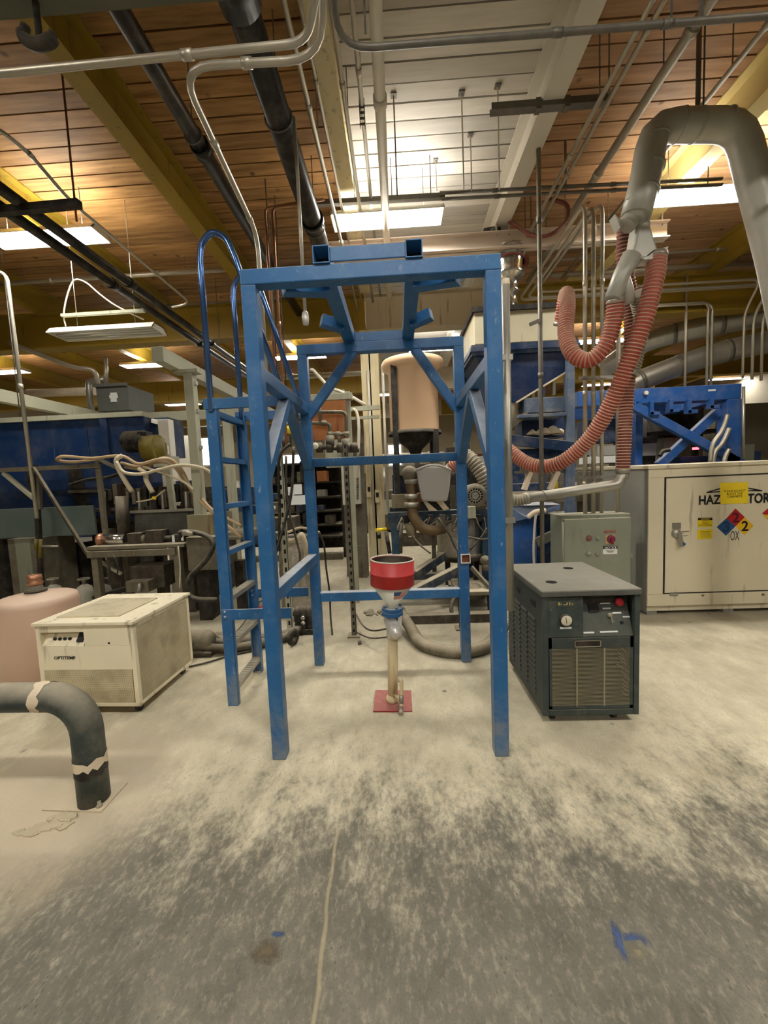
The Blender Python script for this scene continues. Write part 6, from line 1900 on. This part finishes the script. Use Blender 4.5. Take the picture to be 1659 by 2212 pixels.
MB().cyl(c + V((0, .03, 0)), c + V((0, .032, 0)), .09, n=20).build('dark_inside', M['dark2'], fn)
pb(1010, 1092, 1050, 1102, 4.55, .25, M['dark'], 'foot_plate', fn)
ribbed([at(1006, 985, 4.8), at(1020, 995, 4.75), at(1042, 1025, 4.7), at(1062, 1065, 4.7)], .08, M['hosegr'], 'grey_hose', 'thick grey ribbed hose behind the back right blue post', .04)
ribbed([at(972, 1015, 4.95), at(985, 1002, 4.9), at(1000, 1000, 4.85)], .07, M['hosered'], 'red_hose_end', 'short red hose end peeping out above the white pail', .03)
one(1007, 1094, 1028, 1120, 3.112, .05, M['lgreen'], 'switch_box', 'little pale switch box fixed beside the back right blue post', 'box')
db = thing('steel_drum', 'crumpled shiny steel drum under the skid behind the back right blue post', 'drum', at(1000, 1215, 4.95))
p0, p1 = at(947, 1130, 4.95), at(1056, 1215, 4.95)
zt, zb = at(1000, 1120, 4.95).z, at(1000, 1212, 4.95).z
cx_, rr = (p0.x + p1.x) / 2, (p1.x - p0.x) / 2
b = MB()
N, K = 40, 8
rnd = random.Random(3)
vs = [(cx_ + math.cos(2 * math.pi * j / N) * rr * (1 + rnd.uniform(-.02, .02)), 5.2 + math.sin(2 * math.pi * j / N) * rr * (1 + rnd.uniform(-.02, .02)), zb + .05 + (zt - zb - .05) * k / (K - 1)) for k in range(K) for j in range(N)]
b.add(vs, [(k * N + j, k * N + (j + 1) % N, (k + 1) * N + (j + 1) % N, (k + 1) * N + j) for k in range(K - 1) for j in range(N)])
b.build('drum_wall', M['drum'], db)
MB().lathe([(0, zb - .04), (rr * .9, zb - .02), (rr * 1.02, zb + .02), (rr * 1.03, zb + .08), (rr, zb + .08)], (cx_, 5.2, 0), 36).build('bottom_ring', M['dark'], db)
MB().lathe([(rr, zt - .02), (rr * 1.02, zt), (rr * .98, zt + .02), (0, zt + .02)], (cx_, 5.2, 0), 36).build('lid', M['dark'], db)
for dx in (-rr * .6, rr * .6):
    MB().box((cx_ + dx - .03, 5.1, 0), (cx_ + dx + .03, 5.2, zb)).build('drum_leg', M['dark2'], db)
for i, (pts, w, lb) in enumerate(([[(882, 1285, 4.2), (1005, 1222, 4.6)], .1, 'lower slanting dusty beam right of the funnel'], [[(896, 1242, 4.6), (958, 1200, 4.9)], .1, 'upper slanting dusty beam right of the funnel'], [[(880, 1246, 4.7), (1010, 1240, 4.7)], .07, 'level dusty board behind the slanting beams'])):
    tag(MB().bar(at(*pts[0]), at(*pts[1]), .09, w).build('slanting_strut' if i < 2 else 'level_board', mat('dusty_navy_%d' % i, (52, 62, 74), .6, var=.3, sc=6, dust=.75), None, .006), lb, 'beam')
tag(MB().bar(at(936, 1140, 4.8), V((at(940, 1290, 4.8).x, 4.8, 0)), .05, .05).build('stay_post', M['dark']), 'thin dark stay under the skid right of the funnel', 'post')
sk = thing('pump_skid', 'low dusty pump skid on the floor behind the back right blue post', 'machine', at(1000, 1375, 4.0))
p0, p1 = at(852, 1362, 3.9), at(1090, 1355, 3.9)
MB().box((p0.x, 3.9, 0), (p1.x, 4.0, .09)).build('front_sill', M['dark'], sk, .005)
MB().box((p0.x, 4.5, .09), (p1.x, 4.62, .2)).build('rear_sill', mat('dusty_skid', (110, 102, 84), .8, var=.3, sc=5, dust=.8), sk, .005)
MB().box((at(985, 1300, 4.3).x, 4.2, .19), (p1.x, 4.7, .23)).build('tray', mat('dusty_tray', (128, 120, 98), .8, var=.3, sc=5, dust=.8), sk)
for x in (at(985, 1300, 4.3).x + .02, p1.x - .08):
    MB().box((x, 4.25, 0), (x + .05, 4.3, .19)).build('tray_leg', M['dark2'], sk)
c = at(985, 1283, 4.35)
b = MB().lathe([(0, 0), (.09, 0), (.1, .02), (.1, .22), (.08, .25), (0, .25)], (c.x + .03, 4.4, c.z), 18, (1, 0, 0))
for i in range(5):
    b.lathe([(.1, .04 + i * .04), (.108, .045 + i * .04), (.1, .05 + i * .04)], (c.x + .03, 4.4, c.z), 18, (1, 0, 0))
b.build('motor', M['grime'], sk)
MB().box((c.x + .02, 4.32, .22), (c.x + .26, 4.48, c.z - .05)).build('motor_foot', M['dark'], sk)
MB().tube(curve([at(1000, 1268, 4.3), at(985, 1285, 4.1), at(975, 1312, 4.0), at(982, 1340, 3.95), at(1000, 1352, 3.9)], 6), .022, 8).build('black_hose', M['black'], sk)
MB().bar(at(965, 1240, 4.5), at(972, 1265, 4.4), .03, .03).build('link_rod', M['dark'], sk)
MB().bar(at(1018, 1225, 4.45), at(1058, 1270, 4.3), .04, .04).build('link_rod', M['grime'], sk)
MB().bar(at(1022, 1335, 4.0), at(1085, 1312, 4.0), .03, .03).build('link_rod', M['galv'], sk)
for (px, py, rr) in ((1048, 1210, .05), (1050, 1225, .04), (1065, 1205, .05), (1040, 1285, .05), (1060, 1280, .06), (1072, 1250, .07)):
    MB().lathe([(0, -.04), (rr, -.03), (rr * 1.1, .01), (rr * .7, .05), (0, .06)], at(px, py, 4.45), 12, (.3, -1, .2)).build('fitting', M['grime'], sk)
pts = [at(862, 1318, 3.75), at(884, 1352, 3.6), atz(908, 1388, .055), atz(950, 1404, .05), atz(1000, 1408, .05), atz(1045, 1398, .05), atz(1075, 1372, .07), atz(1092, 1345, .1)]
ribbed(pts, .052, mat('dusty_floor_hose', (96, 90, 74), .8, var=.35, sc=5, dust=.6), 'floor_hose', 'thick dusty hose lying on the floor behind the funnel and back right post', .02, .05, rib=mat('dusty_floor_hose_rib', (104, 97, 80), .8, var=.35, sc=5, dust=.6))
for pts, lb in (([(945, 1120, 4.6), (968, 1150, 4.6), (985, 1185, 4.6), (1002, 1205, 4.6)], 'brown stiff cable slanting across the steel drum'), ([(885, 1150, 4.7), (905, 1175, 4.6), (930, 1195, 4.5)], 'thin black cable looping under the brown pipe'), ([(1010, 1160, 4.5), (1040, 1165, 4.5), (1058, 1163, 4.5)], 'black cable level across the steel drum'), ([(1015, 1188, 4.5), (1040, 1160, 4.5), (1052, 1140, 4.5)], 'black cable rising across the steel drum')):
    tag(MB().tube(curve([at(*q) for q in pts], 6), .012, 6).build('machine_cable', M['dark']), lb, 'cable')
dv = thing('drain_cup', 'small dirty drain cup with a pale bottom hanging below the skid', 'cup', at(889, 1160, 4.75))
MB().lathe([(.035, 0), (.05, .02), (.085, .16), (.08, .16), (.04, .03)], at(889, 1160, 4.75), 16).build('cup', mat('murky_cup', (122, 112, 84), .4, var=.2, sc=8), dv)
MB().lathe([(0, .01), (.04, .012), (.04, .0)], at(889, 1159, 4.74), 14).build('cup_end', M['tape'], dv)  # paler disc closing the bottom of the cup
MB().box((at(889, 1128, 4.75).x - .02, 4.75, at(889, 1128, 4.75).z), (at(889, 1128, 4.75).x + .02, 4.79, zr)).build('bracket', M['dark'], dv)
ff = thing('air_fittings', 'yellow and black air fittings left of the blue skid leg', 'fitting', at(828, 1190, 4.8))
MB().cyl(at(812, 1145, 4.7), at(834, 1143, 4.8), .022, n=10).build('yellow_knob', M['ysign'], ff)
MB().cyl(at(818, 1150, 4.7), at(819, 1163, 4.7), .025, n=10).cyl(at(834, 1148, 4.75), at(842, 1195, 4.75), .025, n=10).build('black_body', M['black'], ff)
MB().cyl(at(867, 1130, 4.75), at(866, 1195, 4.75), .02, n=8).build('dark_rod', M['dark'], ff)
one(868, 1150, 945, 1166, 8.6, .4, M['dark'], 'low_conveyor', 'low dark conveyor far behind the funnel', 'machine', 0)
for (x0, y0, x1, y1, Y_, m, lb) in ((964, 965, 1000, 990, 7.0, 'dark', 'dark striped crate top far behind the back right post'), (1030, 985, 1048, 1005, 6.47, 'paper', 'bright sheet seen between the right blue posts'), (1020, 980, 1050, 1050, 6.5, 'rust', 'rusty panel seen between the right blue posts')):
    o = one(x0, y0, x1, y1, Y_, .3 if m != 'paper' else .02, M[m], 'crate' if m == 'dark' else 'panel_sheet', lb, 'panel', 0 if m != 'paper' else None)

# tangle of small lines under the skid
rnd = random.Random(21)
for i in range(9):
    px = 868 + i * 20
    pts = [at(px, 1118, 4.85), at(px + rnd.uniform(-14, 14), 1135 + rnd.uniform(0, 12), 4.75), at(px + rnd.uniform(-20, 24), 1128 + rnd.uniform(0, 26), 4.85), at(px + rnd.uniform(-8, 26), 1118, 4.9)]
    MB().tube(curve(pts, 6), .009, 6).build('looped_line', M['black'] if i % 2 else M['grime'], bm)
for i in range(7):
    px = 872 + i * 26
    pb(px, 1112, px + rnd.uniform(6, 13), 1124 + rnd.uniform(0, 16), 4.86, .1, M[rnd.choice(('dark', 'grime', 'dark2'))], 'small_fitting', bm)
for i in range(6):
    px = 852 + i * 21 + (60 if i > 2 else 0)
    pb(px, 1000 + rnd.uniform(0, 50), px + rnd.uniform(9, 16), 1100, 5.25 + .05 * i, .1, M[rnd.choice(('dark', 'dark2', 'grime'))], 'rear_fitting', bm)
wp = thing('wall_sheeting', 'white ribbed sheeting panel far behind the gantry post and ladder', 'panel', at(440, 1050, 12.9))
p0, p1 = at(372, 942, 12.9), at(428, 1004, 12.9)
n = 9
for i in range(n):
    xa = p0.x + (p1.x - p0.x) * i / n
    MB().box((xa, 12.9 + .02 * (i % 2), 0), (xa + (p1.x - p0.x) / n, 12.96, p0.z)).build('rib_panel', M['white2'], wp)

# ================================================================== hopper machine at right
YH = 4.85
hp = thing('feed_hopper', 'big feed hopper with pale top box and navy body behind the standpipe', 'machine', at(1150, 1225, YH))
x0, x1 = at(1025, 700, YH).x, at(1236, 700, YH).x
zt, zm = at(1130, 664, YH).z, at(1130, 738, YH).z
pale = mat('speckled_pale_steel', (196, 188, 160), .6, var=.12, sc=5, stain=.2, stain_rgb=(110, 100, 76), scuff=.25, dcol=(96, 86, 66))
MB().box((x0, YH, zm), (x1, YH + .85, zt)).build('top_box', pale, hp, .004)
b = MB()
for u in ((x0 - .03, YH - .03, x1 + .03, YH + .03), (x0 - .03, YH + .82, x1 + .03, YH + .9), (x0 - .03, YH, x0 + .02, YH + .85), (x1 - .02, YH, x1 + .03, YH + .85)):
    b.box((u[0], u[1], zt - .03), (u[2], u[3], zt + .03))
b.build('top_rim', M['dark2'], hp)
b = MB()
for u in ((x0 - .05, YH - .04, x1 + .06, YH + .03), (x0 - .05, YH, x0 + .0, YH + .9), (x1, YH, x1 + .06, YH + .9)):
    b.box((u[0], u[1], zm - .14), (u[2], u[3], zm - .02)).box((u[0] - .01, u[1] - .015, zm - .1), (u[2] + .01, u[3], zm - .06))
b.build('band_channel', M['blue_d'], hp)
xb0, xb1 = at(1058, 868, YH + .3).x, at(1114, 868, YH).x
zb = at(1112, 868, YH).z
zr_ = at(1222, 795, YH).z
T0 = [(x0, YH, zm - .14), (x1, YH, zm - .14), (x1, YH + .85, zm - .14), (x0, YH + .85, zm - .14)]
T1 = [(x0 + .05, YH, zr_ + .1), (x1, YH, zr_), (x1, YH + .85, zr_), (x0 + .05, YH + .85, zr_ + .1)]
T2 = [(xb0, YH + .1, zb), (xb1, YH + .05, zb), (xb1, YH + .5, zb), (xb0, YH + .5, zb)]
MB().add(T0 + T1 + T2, [(0, 1, 5, 4), (1, 2, 6, 5), (2, 3, 7, 6), (3, 0, 4, 7), (4, 5, 9, 8), (5, 6, 10, 9), (6, 7, 11, 10), (7, 4, 8, 11), (3, 2, 1, 0), (8, 9, 10, 11)]).build('hopper_body', mat('deep_navy_paint', (8, 42, 86), .45, var=.12, sc=2, dust=.2), hp)
MB().bar(V(T1[1]) + V((.005, -.005, -.005)), V(T2[1]) + V((.005, -.05, -.01)), .012, .02).build('dusty_lip', M['tape'], hp)
b = MB()
ring = []
for k in range(6):
    z = zb - k * .05
    for j in range(16):
        w = 2 * math.pi * j / 16
        rr = .2 * (1 + .08 * math.sin(k * 2.2 + j)) * (1 - .02 * k)
        ring.append(((xb0 + xb1) / 2 + .03 + math.cos(w) * rr, YH + .25 + math.sin(w) * rr, z))
b.add(ring, [(k * 16 + j, k * 16 + (j + 1) % 16, (k + 1) * 16 + (j + 1) % 16, (k + 1) * 16 + j) for k in range(5) for j in range(16)], True)
b.build('cloth_sleeve', mat('dusty_grey_cloth', (168, 158, 136), .9, var=.12, sc=9), hp)
fr_m = mat('dusty_steel_blue', (84, 100, 124), .55, var=.25, sc=4, dust=.7, scuff=.4)
x = at(1234, 940, YH - .06).x
MB().box((x - .045, YH - .06, 0), (x + .045, YH + .04, zm - .1)).build('corner_post', fr_m, hp, .006)
x2 = at(1035, 940, YH).x
for xx, yy in ((x2, YH + .85), (x, YH + .85)):
    MB().box((xx - .04, yy, 0), (xx + .04, yy + .08, zm - .1)).build('corner_post', M['blue_d'], hp, .006)
MB().bar(at(1100, 950, YH - .04), at(1240, 966, YH - .04), .05, .12).build('cross_beam', M['blue_d'], hp, .004)
pb(1104, 968, 1226, 1015, YH + .1, .05, M['blue_d'], 'side_panel', hp)
pb(1136, 858, 1222, 890, YH, .5, fr_m, 'feeder_trough', hp)
pb(1120, 893, 1226, 900, YH - .05, .5, fr_m, 'feeder_flange', hp)
pb(1128, 900, 1225, 945, YH + .25, .3, M['blue_v'], 'feeder_housing', hp)
MB().prism([at(1104, 905, YH), at(1140, 888, YH), at(1140, 900, YH), at(1106, 925, YH)], (0, .3, 0)).build('angled_chute', M['grime'], hp)
for i, (px, s) in enumerate(((1150, .05), (1178, .07), (1194, .09), (1210, .06), (1165, .05))):
    MB().lathe([(s * 1.5, 0), (s, s * .5), (s * .3, s * 1.1), (0, s * 1.2)], at(px, 938, YH + .15), 9).build('powder_heap', M['tape'], hp)
pb(1225, 738, 1246, 756, YH, .1, fr_m, 'gusset', hp)
for px, py0, py1 in ((1197, 806, 852), (1152, 838, 862)):
    MB().box((at(px - 3, 830, YH + .1).x, YH + .1, at(px, py1, YH + .1).z), (at(px + 3, 830, YH + .1).x, YH + .16, at(px, py0, YH + .1).z)).build('stay', M['lgreen'], hp)
# vacuum receiver on top
vc = thing('vacuum_receiver', 'shiny steel vacuum receiver with a red band on top of the hopper', 'receiver', at(1095, 662, 5.2))
p = at(1101, 660, 4.98)
p.y = 5.0
k_ = 5.2 / 850
tz = at(1090, 548, 5.0).z
h = tz - zt
MB().lathe([(.16, 0), (.14, .06), (.1, .08), (.09, h * .3), (.13, h * .34), (.1, h * .4), (.12, h * .55), (.17, h * .6), (.18, h * .62), (.175, h * .66), (.17, h), (.19, h + .01), (.19, h + .04), (0, h + .06)], (p.x, 5.0, zt), 28).build('steel_shell', M['steel'], vc)
MB().lathe([(.175, h * .84), (.185, h * .84), (.185, h * .89), (.175, h * .89)], (p.x, 5.0, zt), 28).build('red_band', M['hosedk'], vc)
MB().box((p.x + .16, 4.9, zt + h * .74), (p.x + .21, 4.98, zt + h * .88)).build('red_clamp', M['hosedk'], vc)
MB().tube([V((p.x + math.cos(w) * .2, 5.0 + math.sin(w) * .2, zt + h + .02)) for w in [i * math.pi / 12 for i in range(24)]], .015, 8, closed=True).build('clamp_ring', M['steel'], vc)
MB().box((p.x - .3, 4.85, zt + h - .02), (p.x - .05, 5.05, zt + h + .15)).build('valve_box', M['white2'], vc, .01)
MB().cyl((p.x - .2, 4.9, zt + h + .14), (p.x - .2, 4.9, zt + h + .22), .05, n=14).bar((p.x - .31, 4.9, zt + h + .2), (p.x - .12, 4.9, zt + h + .22), .06, .06).build('air_valve', M['black'], vc)
tag(MB().tube(curve([at(1080, 476, 4.9), at(1100, 478, 4.8), at(1150, 508, 4.6), at(1190, 506, 4.5), at(1222, 478, 4.5), at(1226, 446, 4.5), at(1205, 434, 4.5), at(1180, 430, 4.5)], 8), .02, 8).build('air_hose', M['hosedk']), 'maroon air hose looping over the vacuum receiver', 'hose')
tag(MB().tube(curve([at(1070, 505, 4.95), at(1078, 488, 4.95), at(1084, 472, 4.95), at(1090, 455, 5.0)], 5), .025, 8).build('cable_loom', M['black']), 'black cable loom rising from the vacuum receiver', 'cable')
# legs and blue base under the hopper
bs = thing('blue_mill', 'blue mill base draped with dusty film behind the standpipe', 'machine', at(1150, 1225, 4.55))
pb(1100, 1105, 1160, 1212, 4.6, .8, M['blue_f'], 'base_cabinet', bs, .01, 0)
MB().prism([at(1096, 1092, 4.5), at(1150, 1092, 4.5), at(1210, 1090, 4.7), at(1210, 1100, 4.7), at(1140, 1120, 4.5), at(1098, 1130, 4.5)], (0, .3, .02)).build('plastic_film', mat('dusty_blue_film', (92, 116, 156), .4, var=.3, sc=9, dust=.4), bs)
MB().bar(at(1158, 1172, 4.55), at(1210, 1148, 4.55), .05, .1).build('sloping_channel', M['galv'], bs)
MB().tube(curve([at(1160, 1106, 4.4), at(1156, 1125, 4.4), at(1153, 1180, 4.4), at(1154, 1230, 4.4)], 5), .014, 8).build('white_cord', M['wcond'], bs)
MB().tube(curve([at(1140, 1118, 4.42), at(1156, 1106, 4.4), at(1178, 1103, 4.4)], 5), .028, 8).build('rag_knot', M['tape'], bs)
pb(1160, 1110, 1245, 1225, 4.9, .6, M['blue_d'], 'rear_cabinet', bs, .01, 0)
bs2 = thing('mill_table', 'dusty steel table edge under the low galvanised pipe', 'table', at(1180, 1095, 5.0))
pb(1100, 1062, 1330, 1085, 5.2, .6, M['grime'], 'table_edge', bs2)
for px in (1110, 1320):
    xx = at(px, 1100, 5.3).x
    MB().box((xx, 5.3, 0), (xx + .06, 5.36, at(px, 1085, 5.2).z)).build('table_leg', M['dark'], bs2)
for i, (px, dx) in enumerate(((1140, -8), (1198, -10))):
    t = thing('casting_leg', ['left', 'right'][i] + ' one of two dusty splayed castings under the red hose', 'bracket', at(px, 1060, 4.9))
    MB().bar(at(px + 6, 1018, 4.9), at(px + dx, 1058, 4.9), .09, .05).build('strut', M['tape'], t)
    pb(px - 14, 1005, px + 22, 1022, 4.88, .3, M['grime'], 'head', t)
one(1190, 1040, 1206, 1055, 5.1, .08, M['ysign'], 'yellow_fitting', 'tiny yellow fitting under the right splayed casting', 'fitting')
for (x0, y0, x1, y1, m, lb) in ((1275, 985, 1345, 1000, 'paper', 'bright bench sheet behind the conduits'), (1262, 1040, 1342, 1062, 'cab', 'ivory low box behind the conduits'), (1290, 962, 1345, 984, 'bucket', 'pale plastic wrapped load behind the conduits'), (1270, 905, 1330, 955, 'blue_d', 'navy panel behind the conduits')):
    one(x0, y0, x1, y1, 6.6, .4, M[m], 'stored_box', lb, 'box', None)
tb2 = thing('stock_table', 'long table carrying wrapped stock behind the conduits', 'table', at(1340, 1070, 6.5))
pb(1255, 1062, 1420, 1070, 6.5, .9, M['grime'], 'table_top', tb2)
for px in (1265, 1410):
    xx = at(px, 1070, 6.6).x
    MB().box((xx, 6.6, 0), (xx + .08, 6.68, at(px, 1066, 6.5).z)).build('table_leg', M['dark'], tb2)
rk2 = thing('stock_rack', 'tall rack frame behind the stock table holding the wrapped loads', 'rack', at(1305, 1070, 7.0))
for px in (1262, 1350):
    xx = at(px, 1000, 7.0).x
    MB().box((xx, 6.98, 0), (xx + .06, 7.04, at(px, 900, 7.0).z)).build('rack_upright', M['blue_d'], rk2)
for py in (957, 986, 1001, 1040):
    MB().bar(at(1260, py, 6.9), at(1352, py - 2, 6.9), .05, .04).build('rack_beam', M['blue_d'], rk2)

# ================================================================== far blue cross braced frame
YB2 = 6.2
bf = thing('press_stand', 'bright blue square frame with a cross brace behind the ivory cabinet', 'frame', at(1500, 1000, YB2))
BF = M['blue_f']
zt = at(1500, 833, YB2).z
zl = at(1500, 866, YB2).z
x0, x1 = at(1248, 850, YB2).x, at(1602, 850, YB2).x
MB().box((x0, YB2, zl), (x1, YB2 + .22, zt)).build('top_beam', BF, bf, .008)
MB().box((x0, YB2 + 1.4, zl), (x1, YB2 + 1.6, zt)).build('rear_beam', BF, bf, .008)
MB().box((x1 - .22, YB2 + .221, zl), (x1, YB2 + 1.399, zt - .01)).build('end_beam', BF, bf, .008)
for px0, px1 in ((1570, 1602), (1416, 1433)):
    xa, xb = at(px0, 940, YB2).x, at(px1, 940, YB2).x
    yy = YB2 if px0 > 1500 else YB2 + .5
    MB().box((xa, yy, 0), (xb, yy + .2, zl)).build('post', BF, bf, .008)
MB().box((x0, YB2 + .4, 0), (x0 + .14, YB2 + .54, zl)).build('post', BF, bf, .008)
for a, b_, dy in (((1366, 876), (1606, 1006), 0), ((1580, 862), (1422, 1006), .12)):
    MB().bar(at(*a, YB2 + .05 + dy), at(*b_, YB2 + .05 + dy), .1, .13).build('cross_brace', BF, bf, .006)
MB().bar(at(1368, 872, YB2 + .6), at(1570, 855, YB2 + .1), .08, .12).build('inner_rail', BF, bf, .005)
for px, y0, y1 in ((1410, 866, 896), (1452, 862, 890), (1492, 862, 892), (1540, 860, 882)):
    b = pbox(MB(), px - 5, y0, px + 3, y1, YB2 - .05, .1)
    pbox(b, px - 5, y1 - 7, px + 16, y1, YB2 - .05, .1)
    b.build('hanging_bracket', BF, bf, .004)
MB().cyl(at(1393, 850, YB2 - .01), at(1397, 848, YB2 - .05), .03, n=10).build('bright_bolt', M['white2'], bf)
pb(1530, 841, 1546, 845, YB2 - .004, .004, M['paper'], 'maker_plate', bf, 0)
tag(MB().tube(bend([at(1606, 835, 6.1), at(1606, 990, 6.1)], 0.01), .02, 8).build('upright_conduit', M['cond']), 'conduit fixed to the right side of the far blue frame', 'conduit')
for i, pts in enumerate(([(1572, 895), (1560, 930), (1540, 960), (1534, 1000)], [(1576, 925), (1560, 958), (1545, 975), (1540, 1002)], [(1575, 970), (1568, 985), (1564, 1000)], [(1425, 985), (1432, 975), (1446, 972)])):
    tag(MB().tube(curve([at(*q, 6.0) for q in pts], 6), .03, 8).build('grey_cable', M['cond'] if i < 3 else M['black']), ['longest of the grey cables hanging by the far blue post', 'second grey cable hanging by the far blue post', 'shortest grey cable low by the far blue post', 'black cable curl at the foot of the far blue cross brace'][i], 'cable')
for (x0, y0, x1, y1, Y_, dy, m, nm, lb, z0) in ((1366, 905, 1398, 945, 7.2, .5, 'bucket', 'wrapped_roll', 'pale wrapped roll left of the far cross brace', None), (1365, 958, 1418, 985, 7.0, .6, 'bucket', 'wrapped_bale', 'shiny plastic wrapped bale left of the far cross brace', None), (1365, 946, 1420, 958, 7.1, .6, 'dark2', 'shelf_board', 'black shelf between the wrapped loads', None),
                                                (1365, 985, 1416, 1008, 7.1, .5, 'dark2', 'black_stand', 'black stand under the wrapped bale', 0), (1434, 880, 1520, 945, 7.6, .6, 'dark2', 'hydraulic_press', 'soot black press head behind the far cross brace', None), (1434, 945, 1465, 1000, 7.4, .5, 'ggreen', 'green_casing', 'grey green rounded casing behind the cross brace', 0),
                                                (1470, 985, 1540, 1010, 7.0, .4, 'blue_v', 'blue_table', 'blue low table behind the far cross brace', 0), (1545, 900, 1572, 990, 7.8, .3, 'grime', 'grey_column', 'grey machine column near the far blue post', 0), (1598, 960, 1630, 1000, 6.9, .4, 'ggreen', 'grey_cabinet', 'grey green box standing above the ivory cabinet', 0),
                                                (1631, 974, 1644, 1000, 6.9, .2, 'blue_v', 'blue_post', 'short blue post at the right edge above the ivory cabinet', 0)):
    one(x0, y0, x1, y1, Y_, dy, M[m], nm, lb, 'machine', z0)
rd = one(1500, 966, 1510, 971, 6.9, .05, M['redled'], 'red_display', 'tiny red lit display behind the cross brace', 'display', bev=0)
sh = thing('roll_shelf', 'black support holding the wrapped roll and red display behind the far frame', 'rack', at(1390, 1000, 7.5))
for px in (1366, 1500):
    xx = at(px, 960, 7.72).x
    MB().box((xx, 7.72, 0), (xx + .08, 7.8, at(px, 900, 7.72).z)).build('upright', M['dark2'], sh)
MB().box((at(1366, 950, 7.7).x, 7.1, at(1380, 946, 7.7).z), (at(1510, 950, 7.7).x, 7.8, at(1380, 940, 7.7).z)).build('shelf', M['dark2'], sh)
# screens closing the view far right
t = tag(MB().box((5.6, 8.6, 1.55), (XR, 8.68, 2.75)).build('partition_upper', M['walldk'], kind='structure'), 'weathered beige panel wall at far right', 'wall')
t = tag(MB().box((5.6, 8.55, 0), (XR, 8.68, 1.55)).build('partition_lower', M['wallm'], kind='structure'), 'pale lower wall at far right', 'wall')
# far machines behind everything, left to right
far = [(-9.0, 9.5, 1.6, 1.2, 2.0, 'blue_d', 'navy machine casing far back at left'), (-6.6, 11.5, 2.2, 1.2, 1.5, 'dark2', 'black machine far back left of the ladder'), (-4.4, 9.2, 1.7, .8, 1.45, 'blue_d', 'navy cabinet row behind the blue ladder'), (-1.9, 11.0, 2.0, .9, 1.7, 'dark', 'grimy machine bed far behind the two left posts'),
       (.4, 11.5, 1.5, 1.0, 1.9, 'dark2', 'black oven far behind the peach tank stand'), (2.2, 9.6, 1.6, .9, 1.8, 'blue_d', 'navy machine far behind the mill'), (3.9, 10.2, 1.6, .9, 2.1, 'grime', 'grey machine far behind the conduits'), (6.0, 11.0, 2.2, 1, 2.0, 'dark', 'grimy machine far behind the cross braced frame')]
for i, (x, y, w, d, h, m, lb) in enumerate(far):
    t = thing('distant_machine', lb, 'machine', (x + w / 2, y, 0))
    MB().box((x, y, .08), (x + w, y + d, h * .7)).build('casing', M[m], t, .01)
    MB().box((x + w * .1, y + .1, h * .7), (x + w * .55, y + d - .1, h)).build('upper_housing', M[m], t, .01)
    MB().box((x + w * .08, y - .02, h * .2), (x + w * .4, y, h * .6)).build('door', M['grime'], t)
    MB().box((x + w * .5, y - .04, h * .3), (x + w * .9, y, h * .55)).build('control_panel', M['ggreen'], t)
    MB().cyl((x + w * .75, y + d / 2, h * .7), (x + w * .75, y + d / 2, h * 1.1), .12, n=14).build('stack_pipe', M['galv'], t)
    MB().box((x + .05, y + .05, 0), (x + w - .05, y + d - .05, .08)).build('plinth', M['dark2'], t)
